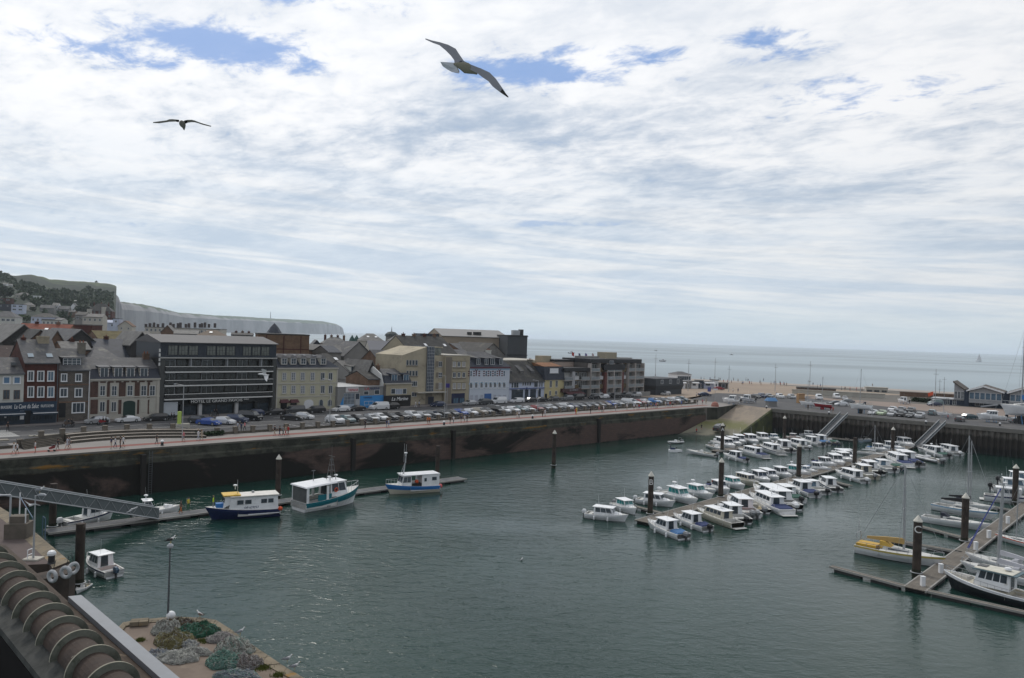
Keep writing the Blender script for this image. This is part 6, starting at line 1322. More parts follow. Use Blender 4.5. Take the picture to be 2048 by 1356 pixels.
# jet ski
r_ = thing('jet_ski', 'blue and white jet ski with rider, left of the upper pontoon', 'jet ski', G(1337, 903), -.15); MB().loft([[(0, -.5, 0), (0, .5, 0), (0, .45, .5), (0, -.45, .5)], [(2.0, -.5, 0), (2, .5, 0), (2, .45, .6), (2, -.45, .6)], [(3.2, -.1, .2), (3.2, .1, .2), (3.2, .08, .55), (3.2, -.08, .55)]]).obj('hull', GEL, r_)
MB().box(.4, 1.6, -.2, .2, .5, .95).obj('seat', NVH, r_); MB().box(1.7, 2.0, -.35, .35, .9, 1.15).obj('handlebar', BLACK, r_)
# ---- fishing boats on the left
def fisher(lab, bow, stern, hullm, lowm, kind, Bm, H, Hb):
    a = G(*stern); b2 = G(*bow); d = b2-a; L = d.length; r_ = thing('fishing_boat', lab, 'fishing boat', a, math.atan2(d.y, d.x), 'fishing boats along the left pontoon')
    b = MB(); hb, sh = hull(b, L, Bm, H, Hb, 12, .62 if kind != 1 else .55, .45, 0, 1, 2, 3, 2 if kind else 3, 2.6, .7, .10, .92); b.obj('hull', [lowm, DKW, CKP, hullm], r_)
    return r_, hb, sh, L
# navy boat (bow to the left, towards the gangway)
r_, hb, sh, L = fisher('navy hulled fishing boat with a long white shelter and yellow wheelhouse brow', (409, 1040), (556, 1029), NVH, NVH, 0, 3.5, 1.15, 1.75)
x0, x1 = L*.03, L*.70; W_ = 1.45
MB().loft([[(x0, -W_, 1.0), (x1, -W_*.95, 1.2), (x1, W_*.95, 1.2), (x0, W_, 1.0)], [(x0+.1, -W_*.93, 3.0), (x1-.2, -W_*.9, 3.05), (x1-.2, W_*.9, 3.05), (x0+.1, W_*.93, 3.0)]]).obj('shelter', GEL, r_)
MB().box(x0-.1, x1-.1, -W_-.05, W_+.05, 3.05, 3.17).obj('shelter_roof', M('roof_offwhite', (.62, .60, .56), .6), r_)
wh = MB().loft([[(x1-1.9, -1.2, 3.0), (x1+.7, -1.0, 1.6), (x1+.7, 1.0, 1.6), (x1-1.9, 1.2, 3.0)], [(x1-1.9, -1.2, 3.15), (x1+.45, -.95, 3.2), (x1+.45, .95, 3.2), (x1-1.9, 1.2, 3.15)]]).obj('wheelhouse', GEL, r_)
MB().box(x1-1.5, x1+.75, -1.2, 1.2, 3.2, 3.34).obj('wheelhouse_brow', flat('brow_yellow', (.60, .38, .04), .5), r_)
for q, w_ in ((.16, .7), (.30, .75), (.62, .8), (.78, .8)):
    for s_ in (-1, 1): MB().cbox((x0+(x1-x0)*q, s_*1.41, 2.35), (w_, .06, .55)).obj('side_window', DARKG, r_)
for y in (-.6, 0, .6): MB().cbox((x1+.62, y, 2.6), (.08, .5, .6)).obj('windscreen', DARKG, r_)
for s_ in (-1, 1): MB().box(L*.02, L*.45, min(s_*1.76, s_*1.70), max(s_*1.76, s_*1.70), .62, .74).obj('rubbing_strake', GEL, r_)
text_obj('registration', 'DP 639727', .42, NAVL, r_, (x0+(x1-x0)*.55, 1.40, 1.55), rot=(math.pi/2, 0, math.pi), ext=.01)
MB().tube((x1-1.2, 0, 3.3), (x1-1.2, 0, 5.2), .05, .03).tube((x1-1.2, -.4, 4.2), (x1-1.2, .4, 4.2), .025).obj('mast', STEEL, r_); radar(r_, x1-.9, 0, 3.9)
MB().cbox((L*.80, 0, 1.75), (1.2, 1.0, .8)).obj('net_hauler', BLH, r_); MB().ball((-.1, .9, 1.0), .32, 8, 0).obj('buoy', RED, r_); MB().ball((.1, 1.6, 1.2), .28, 8, 0).obj('buoy', RED, r_)
MB().box(x0+(x1-x0)*.45, x0+(x1-x0)*.5, -1.0, -.6, 3.18, 3.4).obj('hatch', GRH, r_)
# teal boat (stern to the left)
r_, hb, sh, L = fisher('large teal and white fishing boat with an open white stern shelter and lattice mast', (716, 1003), (596, 1022), TLH, GEL, 1, 4.4, 1.35, 2.5)
for x in (.15, L*.33): 
    for s_ in (-1, 1): MB().box(x, x+.35, min(s_*1.85, s_*2.0), max(s_*1.85, s_*2.0), 1.3, 3.5).obj('shelter_post', GEL, r_)
MB().loft([[(-.15, -2.15, 3.5), (L*.5, -1.95, 3.75), (L*.5, 1.95, 3.75), (-.15, 2.15, 3.5)], [(-.1, -2.0, 3.68), (L*.5, -1.8, 3.95), (L*.5, 1.8, 3.95), (-.1, 2.0, 3.68)]]).obj('shelter_roof', GEL, r_)
MB().box(.18, .22, -1.85, 1.85, 1.35, 3.4).obj('stern_curtain', M('grey_curtain', (.10, .11, .11), .7, (.05, .055, .055), 1), r_)
cabin(r_, L*.42, L*.72, 3.3, 1.7, 2.1, .5, 0, .15, DARKG, GEL, wins=2, name='wheelhouse')
MB().box(L*.20, L*.42, -1.85, -1.8, 1.4, 2.3).obj('side_panel', TLH, r_); ring_buoy(r_, (L*.5, -1.72, 2.7), 'y')
b = MB(); mx = L*.52
for sx_, sy_ in ((-.5, -.5), (.5, -.5), (.5, .5), (-.5, .5)): b.tube((mx+sx_, sy_, 3.9), (mx+sx_*.2, sy_*.2, 7.2), .04, n=4)
for k in range(4): z_ = 4.5+k*.8; w_ = .5-.3*(z_-3.9)/3.3; b.path([(mx-w_, -w_, z_), (mx+w_, -w_, z_), (mx+w_, w_, z_), (mx-w_, w_, z_), (mx-w_, -w_, z_)], .025, 4)
b.tube((mx, 0, 7.2), (mx, 0, 9.0), .035, .02, 4).tube((mx, -.8, 7.4), (mx, .8, 7.4), .03, n=4).obj('lattice_mast', flat('mast_grey', (.12, .12, .12), .6), r_)
for p in ((L*.62, .3, 3.9), (L*.45, -.6, 3.95)): radar(r_, *p)
MB().tube((L*.3, 1.2, 3.8), (L*.3, 1.2, 5.3), .06, n=5).cbox((L*.3, 1.2, 5.3), (.6, .1, .1)).obj('exhaust', DSTEEL, r_)
b = MB(); pts = [(L*(.72+.26*i/8), -(hb(.72+.26*i/8))*.9, sh(.72+.26*i/8)+.8) for i in range(9)]; b.path(pts+[(p[0], -p[1], p[2]) for p in pts[::-1]], .035); [b.tube((p[0], s_*p[1], p[2]-.8), (p[0], s_*p[1], p[2]), .02, n=4) for p in pts[::2] for s_ in (1, -1)]; b.obj('bow_rail', STEEL, r_)
MB().box(.0, .04, -.45, .45, 1.0, 1.3).obj('name_plate', GEL, r_)
for s_ in (-1, 1): MB().cbox((L*.36, s_*2.12, .55), (.5, .12, .2)).obj('fender', GRH, r_)
# blue boat (bow to the left)
r_, hb, sh, L = fisher('bright blue and white fishing boat with two masts and a pink buoy', (770, 989), (873, 981), BLH, GELC, 2, 3.2, 1.1, 1.7)
x0, x1 = .2, L*.36
c = MB().box(x0, x1, -1.35, 1.35, 1.1, 3.0).obj('aft_house', GEL, r_); MB().box(x0-.1, L*.72, -1.42, 1.42, 3.0, 3.12).obj('shelter_roof', GEL, r_)
for s_ in (-1, 1):
    MB().cbox((x0+.9, s_*1.37, 2.3), (.8, .05, .55)).obj('side_window', DARKG, c); MB().cbox((x1-.6, s_*1.37, 2.2), (.4, .05, .55)).obj('side_window', DARKG, c)
cabin(r_, L*.55, L*.74, 2.3, 1.3, 1.6, .35, 0, .1, DARKG, GEL, wins=2, name='wheelhouse')
MB().tube((L*.66, 0, 3.0), (L*.62, 0, 6.4), .09, .05).tube((L*.7, -.4, 3.1), (L*.63, 0, 5.2), .04).tube((L*.7, .4, 3.1), (L*.63, 0, 5.2), .04).obj('mast', STEEL, r_)
for y in (-.45, .35): MB().tube((L*.64, y, 5.0), (L*.64, y, 8.0), .025, .015, 4).obj('whip_antenna', WHITE, r_)
radar(r_, L*.63, 0, 6.0); MB().box(L*.36, L*.55, -1.2, 1.2, 1.2, 1.7).obj('deck_gear', BKE, r_)
for y, c_ in ((1.1, RED), (.9, RED)): MB().ball((L*.45, y, 1.95), .3, 8).obj('buoy', c_, r_)
MB().ball((-.2, 1.0, .9), .38, 8).obj('buoy', flat('pink_buoy', (.55, .10, .10), .6), r_)
b = MB(); pts = [(L*(.72+.27*i/8), -(hb(.72+.27*i/8))*.95, sh(.72+.27*i/8)+.7) for i in range(9)]; b.path(pts+[(p[0], -p[1], p[2]) for p in pts[::-1]], .03); [b.tube((p[0], s_*p[1], p[2]-.7), (p[0], s_*p[1], p[2]), .02, n=4) for p in pts[::2] for s_ in (1, -1)]; b.obj('bow_rail', STEEL, r_)
# small boats by the left gangway
r_ = t_pilot(glass=DARKG, cab=(2.6, 4.2), eng=WHITE, h=1.35, stripe=NVH); place(r_, (233, 1036), (124, 1056), 'white cabin boat moored behind the left pontoon under the gangway', 'motorboat', sc=6.8)
r_ = t_pilot(glass=DARKG, cab=(1.2, 2.6), eng=WHITE, h=1.35, dome=True); place(r_, (358, 1026), (266, 1034), 'white boat with radar dome, half hidden behind the lower end of the left gangway', 'motorboat', sc=6.0)
r_ = t_pilot(glass=DARKG, cab=(1.9, 4.3), eng=flat('blue_outboard', (.05, .09, .14), .4), h=1.3, low=RED, stripe=NVH); place(r_, (141, 1120), (228, 1156), 'white motorboat with red cushions, right of the black pile in the left foreground', 'motorboat', sc=5.8)
r_ = t_open(); place(r_, (150, 1190), (176, 1172), 'small white dinghy tucked behind the black pile at the left', 'dinghy', sc=2.6)
# ---- pontoon C boats
YLW = flat('yellow_deck', (.55, .33, .03), .5)
r_ = t_sail(hullm=GEL, boomc=flat('ochre_sail', (.42, .28, .10), .8), stripe=M('yellow_stripe', (.50, .40, .12), .5), sprayh=M('yellow_hood', (.5, .32, .06), .7), Hm=1.15); place(r_, (1892, 1138), (1714, 1103), 'white yacht with a yellow cockpit, wind generator and furled ochre sails', 'sailing boat')
MB().box(.1, 1.5, -.62, .62, .62, .80).obj('yellow_coaming', YLW, r_)
b = MB(); b.path([(.15, -.5, .7), (.1, -.45, 1.5), (.1, .45, 1.5), (.15, .5, .7)], .03).tube((.1, 0, 1.5), (.1, 0, 2.3), .02, n=4); b.obj('stern_arch', SILV, r_); b = MB()
for k in range(6): a = k*math.pi/3; b.poly([(.1, .02*math.cos(a), 2.3+.02*math.sin(a)), (.1, .26*math.cos(a), 2.3+.26*math.sin(a)), (.1, .26*math.cos(a+.25), 2.3+.26*math.sin(a+.25))])
b.obj('wind_generator', WHITE, r_)
r_ = t_sail(mast=False, sprayh=flat('navy_hood', (.012, .016, .03), .7)); place(r_, (1981, 1064), (1845, 1042), 'white yacht without mast beside the second pile, with a black bimini frame', 'sailing boat')
r_ = t_sail(boomc=flat('black_cover', (.012, .012, .014), .7), Hm=1.32, stripe=flat('pale_blue_stripe', (.2, .35, .5), .5)); place(r_, (1997, 1042), (1868, 1018), 'white yacht with a black sail cover, behind the yacht without mast', 'sailing boat')
r_ = t_sail(boomc=flat('black_cover', (.012, .012, .014), .7), Hm=1.42, sprayh=flat('navy_hood', (.012, .016, .03), .7)); place(r_, (1990, 1026), (1886, 1008), 'rearmost of the yachts with black sail covers, tallest mast of the group', 'sailing boat')
r_ = t_cruiser(deckh=NVH); place(r_, (2075, 1012), (1968, 1000), 'white cruiser with a dark hull side beside the third pile, upper right', 'motorboat')
r_ = t_pilot(glass=BLUEG, cab=(1.5, 4.2)); place(r_, (2080, 990), (1985, 982), 'white boat behind the dark sided cruiser at the right edge', 'motorboat')
r_ = t_pilot(ring=True, glass=BLUEG, cab=(1.5, 4.2)); place(r_, (2090, 975), (2000, 968), 'white boat with orange gear at the right frame edge, farthest of the three', 'motorboat')
r_ = t_sail(stripe=RED, Hm=1.3); place(r_, (1990, 1078), (2085, 1100), 'white sailing boat with a red stripe along the sheer, right edge', 'sailing boat')
r_ = t_sail(boomc=flat('white_cover', (.50, .50, .53), .7), Hm=1.2, sprayh=flat('white_cover', (.50, .50, .53), .7), jib=flat('blue_jib', (.02, .04, .30), .6)); place(r_, (1930, 1122), (2088, 1160), 'white yacht with a blue furled jib and thick white boom cover', 'sailing boat')
r_ = t_sail(boomc=flat('white_cover', (.50, .50, .53), .7), Hm=1.2, sprayh=flat('white_cover', (.50, .50, .53), .7)); place(r_, (1920, 1140), (2092, 1178), 'white yacht with a white spray hood next to the black trawler yacht', 'sailing boat')
# black trawler yacht
a = G(2068, 1216); b2 = G(1888, 1172); d = b2-a; L = d.length; r_ = thing('trawler_yacht', 'black hulled motor yacht with a cream wheelhouse, nearest boat at the lower right', 'motor yacht', a, math.atan2(d.y, d.x))
b = MB(); hb, sh = hull(b, L, 3.5, 1.0, 1.75, 12, .25, .5, 0, 1, 2, 3, 3, 2.4, .5, .10, .92); b.obj('hull', [flat('black_hull', (.022, .026, .03), .35), M('cream_deck', (.50, .47, .38), .6), CKP, GEL], r_)
b = MB()
for s_ in (-1, 1):
    pts = [(L*i/12, s_*(max(hb(i/12), .03)+.02), sh(i/12)+.03) for i in range(13)]; b.path(pts, .07, 6)
b.obj('rubbing_strake', GEL, r_)
cabin(r_, L*.22, L*.62, 2.5, 1.3, 1.75, .45, 0, .2, DARKG, GEL, M('cream_roof', (.58, .56, .48), .6), 4, .45, 'wheelhouse'); MB().box(L*.14, L*.62, -1.45, 1.45, 2.98, 3.06).obj('roof_edge', flat('teal_grey_trim', (.07, .12, .14), .5), r_)
MB().lathe([(.3, 0), (.38, .1), (.3, .28)], (L*.28, 0, 3.25), 10).obj('radar_dome', WHITE, r_); MB().box(L*.5, L*.6, -.5, .5, 3.15, 3.25).obj('roof_hatch', DECKG, r_)
b = MB(); pts = [(L*(.05+.93*i/12), -(hb(.05+.93*i/12))*.93-.02, sh(.05+.93*i/12)+.6) for i in range(13)]; b.path(pts, .025, 4); b.path([(p[0], -p[1], p[2]) for p in pts], .025, 4); [b.tube((p[0], s_*p[1], p[2]-.6), (p[0], s_*p[1], p[2]), .018, n=4) for p in pts for s_ in (1, -1)]; b.obj('guard_rail', STEEL, r_)
MB().loft([[(L*.68, -.8, 1.45), (L*.92, -.35, 1.65), (L*.92, .35, 1.65), (L*.68, .8, 1.45)], [(L*.70, -.6, 1.7), (L*.88, -.25, 1.75), (L*.88, .25, 1.75), (L*.70, .6, 1.7)]]).obj('foredeck_seat', CKP, r_)
# service bollards on pontoon C
for k, (px, py, l) in enumerate(((1846, 1172, 'white service post at the near end of pontoon C'), (1882, 1146, 'white service post beside the bow of the black trawler yacht'), (1952, 1100, 'white service post above the white boom cover'), (1978, 1076, 'thin grey service post by the red striped boat'), (2016, 1047, 'white service post by the big mast at right'))):
    p = G(px, py, .5); MB().box(-.2, .2, -.2, .2, 0, .95).box(-.22, .22, -.22, .22, .955, 1.05).obj('service_post', WHITE, loc=p); tag(bpy.context.scene.collection.objects[-1], l, 'service post', 'service posts on pontoon C')
# far boats at sea
for px, py, sc_, l, sail in ((1952, 723, 18, 'white sailing boat far out on the sea at right', 1), (1320, 723, 9, 'small motorboat out at sea left of centre', 0), (1137, 707, 12, 'small pale boat at sea behind the red flag', 0), (1309, 702, 9, 'tiny boat near the horizon, centre', 0), (1460, 710, 9, 'tiny dark boat near the horizon above the beach', 0)):
    p = G(px, py, 0); r_ = t_sail(boomc=None, hullm=GEL, name='distant_sailing_boat') if sail else t_pilot(name='distant_motorboat', hullm=GRH); q = sc_/6; r_.location = p; r_.rotation_euler = (0, 0, .3 if not sail else .1); r_.scale = (q, q, q); tag(r_, l, 'boat')
    if sail: MB().poly([(3.2, 0, 1.3), (.8, 0, 1.3), (3.1, 0, 7.4)]).poly([(3.4, .02, 1.2), (5.8, .02, .9), (3.2, .02, 7.2)]).obj('sails', flat('sail_cloth', (.6, .6, .6), .8), r_)
# ================================================================ CARS
CARM = {}
def paint(n, c): 
    k = 'paint_'+n
    if k not in MC:
        m = flat(k, c, .28, .25 if n in ('silver', 'grey', 'dark grey') else 0., .6)
        m.node_tree.nodes['Principled BSDF'].inputs['Coat Weight'].default_value = .6; m.node_tree.nodes['Principled BSDF'].inputs['Coat Roughness'].default_value = .08
    return MC[k]
PAINTS = {'white': (.62, .63, .64), 'silver': (.38, .39, .40), 'grey': (.16, .17, .18), 'dark grey': (.055, .058, .062), 'black': (.014, .014, .016), 'blue': (.02, .07, .30), 'navy': (.012, .025, .07), 'red': (.22, .012, .015), 'teal grey': (.10, .16, .17), 'beige': (.30, .27, .22), 'bright blue': (.03, .16, .42), 'pale green': (.40, .50, .30), 'dark teal': (.01, .05, .065), 'brown': (.09, .06, .045)}
CG = glassm('car_glass', (.02, .024, .028), .08); TYRE = flat('tyre', (.018, .018, .018), .8); RIM = flat('alloy_rim', (.35, .36, .37), .35, .5); HL = flat('headlamp', (.60, .62, .62), .15); TL = flat('tail_lamp', (.30, .015, .01), .25)
SHAPES = {  # L, W, H, [(x, z top) bonnet/roof silhouette], glasshouse
 'hatchback': (4.1, 1.75, 1.48, [(2.05, .62), (1.95, .74), (1.15, .95), (.45, 1.40), (-.2, 1.48), (-1.35, 1.42), (-1.95, .98), (-2.05, .60)]),
 'estate': (4.6, 1.80, 1.50, [(2.3, .60), (2.2, .74), (1.25, .95), (.5, 1.42), (-.3, 1.50), (-1.85, 1.44), (-2.25, .98), (-2.3, .58)]),
 'saloon': (4.6, 1.78, 1.42, [(2.3, .58), (2.2, .72), (1.3, .92), (.55, 1.36), (-.3, 1.42), (-1.0, 1.34), (-1.65, 1.0), (-2.2, .95), (-2.3, .60)]),
 'suv': (4.5, 1.86, 1.68, [(2.25, .72), (2.15, .90), (1.25, 1.08), (.6, 1.60), (-.3, 1.68), (-1.65, 1.60), (-2.15, 1.08), (-2.25, .65)]),
 'coupe': (4.3, 1.80, 1.34, [(2.15, .52), (2.0, .68), (1.05, .86), (.25, 1.28), (-.4, 1.34), (-1.2, 1.20), (-2.0, .92), (-2.15, .60)]),
 'van': (4.9, 1.92, 1.95, [(2.45, .75), (2.3, .98), (1.65, 1.15), (1.0, 1.82), (.6, 1.93), (-2.25, 1.93), (-2.42, 1.6), (-2.45, .6)]),
 'pickup': (5.2, 1.86, 1.78, [(2.6, .80), (2.5, .98), (1.5, 1.12), (.9, 1.70), (.3, 1.78), (-.6, 1.70), (-.75, 1.10), (-2.5, 1.10), (-2.6, .65)])}
def car_parts(kind):
    if kind in CARM: return CARM[kind]
    L, Wd, H, prof = SHAPES[kind]; hw = Wd/2; sh = max(z for x, z in prof if abs(x) > L*.38)+.02
    belt = sorted(z for x, z in prof)[len(prof)//2-1]; belt = {'van': 1.15, 'suv': 1.10, 'pickup': 1.12}.get(kind, .95)
    b = MB(); rings = []; n = len(prof)
    low = .24
    for y, zf, xs in ((-hw, .0, .97), (-hw*.985, .55, 1.), (-hw*.86, 1., 1.), (hw*.86, 1., 1.), (hw*.985, .55, 1.), (hw, .0, .97)):
        ring = []
        for x, z in prof:
            zz = z if zf == 1. else min(z, belt) if zf == .0 else min(z, belt+.04)
            if zf < 1. and z > belt: zz = belt + (.0 if zf == 0 else .03)
            ring.append((x*xs, y if z <= belt or zf == 1. and False else (y if zf < 1 else y*.86), zz))
        ring += [(-L/2*xs, y, low), (L/2*xs, y, low)]
        rings.append(ring)
    b.loft(rings, 0)
    body = b
    # glasshouse
    gp = [(x, z) for x, z in prof if z > belt+.06]; x0 = max(x for x, z in gp); x1 = min(x for x, z in gp)
    gl = []
    fx = [x for x, z in prof if z <= belt+.06 and x > x0]; fxm = min(fx); bx = [x for x, z in prof if z <= belt+.06 and x < x1]; bxm = max(bx)
    zr = H; y0 = hw*.90; y1 = hw*.735; g_ = MB()
    rear = bxm if kind != 'van' else x1
    def sideq(xa, xb, xc, xd, za, zb):
        for s_ in (-1, 1):
            q = [(xa, s_*y0*1.004, za), (xb, s_*y0*1.004, za), (xc, s_*(y1+.018), zb), (xd, s_*(y1+.018), zb)]; g_.poly(q if s_ < 0 else q[::-1])
    return_parts = {}
    # window band along the sides
    s0, s1 = (bxm+.12, fxm-.12) if kind != 'van' else (.75, fxm-.15)
    if kind == 'pickup': s0, s1 = -.62, fxm-.12
    t0, t1 = (x1+.06, x0-.06) if kind != 'van' else (.62, x0-.1)
    if kind == 'pickup': t0, t1 = -.5, x0-.06
    m = (t0+t1)/2
    zb_ = zr-.10
    for a, b2, c, d in ((s0, (s0+s1)/2-.04, m-.03, t0), ((s0+s1)/2+.04, s1, t1, m+.03)): sideq(a, b2, c, d, belt+.05, zb_)
    zt_f = [z for x, z in prof if x == x0][0]; zf_f = [z for x, z in prof if x == fxm][0]
    off = .025
    g_.poly([(fxm-.05+off, -y0*.93, zf_f+.05), (fxm-.05+off, y0*.93, zf_f+.05), (x0+off+.02, y1*.96, zt_f-.01), (x0+off+.02, -y1*.96, zt_f-.01)])
    zt_b = [z for x, z in prof if x == x1][0]; zf_b = [z for x, z in prof if x == bxm][0]
    if kind not in ('van', 'pickup'): g_.poly([(bxm+.04-off, y0*.9, zf_b+.08), (bxm+.04-off, -y0*.9, zf_b+.08), (x1-off-.02, -y1*.94, zt_b-.04), (x1-off-.02, y1*.94, zt_b-.04)])
    w = MB(); w.lathe([(.32, -.11), (.32, .11)], n=12); 
    wh = MB(); wv = []
    wheel = MB(); wheel.T = Matrix.Rotation(math.pi/2, 4, 'X'); wheel.lathe([(.24, -.11), (.32, -.09), (.32, .09), (.24, .11)], n=12, mi=0); wheel.lathe([(.20, -.115), (.20, .115)], n=8, mi=1)
    fb = MB(); fb.T = None
    CARM[kind] = dict(L=L, W=Wd, body=body, glass=g_.data('windows', CG), wheel=wheel.data('wheel', [TYRE, RIM]), hl=MB().cbox((0, 0, 0), (.10, .32, .15)).data('headlight', HL), tl=MB().cbox((0, 0, 0), (.08, .26, .18)).data('tail_light', TL), plate=MB().cbox((0, 0, 0), (.03, .5, .11)).data('number_plate', LET), zf=zf_f, zb=zf_b, bodies={}, bump=MB().box(-L/2-.03, -L/2+.10, -hw*.9, hw*.9, .22, .42).data('bumper', DSTEEL))
    return CARM[kind]
CARS = {}
def car(kind, colr, loc, rz, lab, grp=None, cat=None, tilt=0.):
    k = (kind, colr)
    if k in CARS: r_ = copy_tree(CARS[k])
    else:
        P = car_parts(kind); r_ = thing('parked_%s' % {'suv': 'suv'}.get(kind, kind), '', 'car'); CARS[k] = r_
        inst('body', P['body'].data('body', paint(colr, PAINTS[colr])), r_); inst('windows', P['glass'], r_)
        for sx_ in (-1, 1):
            for sy_ in (-1, 1): inst('wheel', P['wheel'], r_, (sx_*P['L']*.31, sy_*(P['W']/2-.09), .32))
        for sy_ in (-1, 1): inst('headlight', P['hl'], r_, (P['L']/2-.07, sy_*P['W']*.36, .66)); inst('tail_light', P['tl'], r_, (-P['L']/2+.04, sy_*P['W']*.38, .80))
        inst('number_plate', P['plate'], r_, (P['L']/2+.01, 0, .40)); inst('rear_bumper', P['bump'], r_)
    r_.location = loc; r_.rotation_euler = (0, tilt, rz); tag(r_, lab, cat or {'van': 'van', 'pickup': 'pickup'}.get(kind, 'car'), grp); return r_
RC = random.Random(11)
row = 'white suv,teal grey hatchback,black hatchback,silver hatchback,white hatchback,black estate,black hatchback,white suv,silver hatchback,grey estate,dark grey suv,dark grey hatchback,blue hatchback,white hatchback,beige suv,dark grey hatchback,black van,white saloon,white hatchback,teal grey hatchback,white coupe,red hatchback,grey estate,silver hatchback,black hatchback,white suv,navy hatchback,grey saloon,dark grey hatchback,grey hatchback,dark grey estate,brown hatchback,blue hatchback,silver estate,grey hatchback,white van,white estate,red hatchback,white hatchback,bright blue pickup,white hatchback,grey suv,dark grey hatchback,white suv,navy estate,dark teal suv'.split(',')
ROWN = len(row)
for i, c in enumerate(row):
    colr, kind = c.rsplit(' ', 1); s_ = 41.5+i*2.86
    p = Q.w(s_+RC.uniform(-.15, .15), 14.6+RC.uniform(-.4, .4), 7.01)
    car(kind, colr, p, QA-math.pi/2+R(4)+RC.uniform(-.04, .04), '%s %s, %s from the left in the long row facing the quay' % (colr, kind.replace('suv', 'off-roader'), ordn(i)), 'cars parked in the long quayside row')
lone = [('dark grey', 'hatchback', 398, 846, -.25, 'dark grey hatchback behind the yellow post, left of the bright blue saloon'), ('blue', 'saloon', 417, 850, -.25, 'bright blue saloon in front of the dark hotel, by the parapet'), ('white', 'hatchback', 449, 848, -.25, 'white hatchback right of the bright blue saloon'), ('navy', 'suv', 473, 845, -.25, 'dark navy car with a family loading at its front'), ('black', 'van', 500, 840, -.25, 'black people carrier at the right of the small group by the hotel'),
        ('black', 'saloon', 584, 840, -.15, 'black saloon in front of the cream house, left of a white one'), ('white', 'hatchback', 608, 838, -.2, 'white hatchback right of the black saloon, in front of the cream house'),
        ('silver', 'hatchback', 180, 843, 3.95, 'silver hatchback on the street in front of the stone house'), ('white', 'coupe', 240, 840, 3.93, 'white sports coupe in front of the banded brick house'), ('black', 'estate', 292, 836, 3.93, 'black estate car left of the garage door of the hotel'),
        ('navy', 'hatchback', 500, 830, 3.93, 'navy hatchback against the hotel pavement'), ('black', 'hatchback', 539, 828, 3.93, 'black hatchback between the hotel and the cream house'), ('dark grey', 'van', 578, 826, 3.93, 'dark people carrier in front of the maroon awnings'), ('black', 'suv', 622, 824, 3.93, 'black car in front of the arched windows of the cream house'),
        ('white', 'hatchback', 676, 822, 3.93, 'white hatchback at the corner of the blue shop'), ('black', 'coupe', 704, 820, 3.93, 'black car with open tailgate before the blue shop'), ('white', 'van', 744, 817, 3.93, 'white van in front of the blue boat shop'), ('black', 'suv', 768, 816, 3.93, 'black car right of the white van by the blue shop'),
        ('navy', 'hatchback', 866, 812, 3.93, 'dark car by the entrance of the beige apartments'), ('silver', 'saloon', 932, 809, 3.93, 'silver saloon in front of the navy shopfront'), ('dark grey', 'suv', 960, 808, 3.93, 'dark car beside the blue carriage door'), ('black', 'hatchback', 975, 809, 3.93, 'black car just left of the white van by the patterned house'), ('white', 'van', 995, 807, 3.93, 'white van in front of the patterned white house'),
        ('white', 'estate', 1030, 805, 3.93, 'white estate car in front of the pale blue shops'), ('black', 'hatchback', 1058, 804, 3.93, 'black car before the pale blue shop doors'), ('black', 'saloon', 1080, 803, 3.93, 'black saloon at the corner of the yellow house'), ('dark grey', 'hatchback', 1108, 802, 3.93, 'dark grey car in front of the yellow house'), ('grey', 'suv', 1130, 800, 3.93, 'grey car by the maroon awning of the restaurant'),
        ('black', 'van', 1160, 800, 3.93, 'black van among the planters of the restaurant'), ('black', 'hatchback', 1190, 798, 3.93, 'black car left of the white one before the apartment block'), ('white', 'hatchback', 1209, 797, 3.93, 'white car before the apartment block terrace wall'), ('black', 'suv', 1232, 796, 3.93, 'black car right of the white one before the apartment block'), ('dark grey', 'suv', 1255, 795, 3.93, 'grey green car near the right end of the apartment block'), ('silver', 'suv', 1277, 794, 3.93, 'silver car at the corner of the apartment block'),
        ('silver', 'hatchback', 1358, 793, 3.93, 'silver hatchback in front of the black box building'), ('navy', 'saloon', 1409, 792, .15, 'navy saloon alone on the sandy forecourt'), ('red', 'hatchback', 1438, 780, .15, 'dark red car by the rightmost beach stalls'),
        ('dark grey', 'suv', 1419, 864, .75, 'dark car with trailer standing at the foot of the slipway')]
for colr, kind, px, py, rz, lab in lone:
    if 'slipway' in lab:
        t = .78; c_ = (SLT[0]+(SLB[0]-SLT[0])*t)*.45+(SLT[1]+(SLB[1]-SLT[1])*t)*.55; dd = ((SLT[0]+SLT[1])-(SLB[0]+SLB[1])).normalized(); zz = c_.z
        r_ = car(kind, colr, c_, math.atan2(dd.y, dd.x), lab, None, None, -math.asin(dd.z)); continue
    z_ = 7.01; p = G(px, py, z_)
    if abs(rz-3.93) < .05: pp = p-Q.o; s_ = pp.dot(Q.t); p = Q.w(s_, 34.0, z_)
    car(kind, colr, p, rz if abs(rz-3.93) > .05 else QA+math.pi, lab)
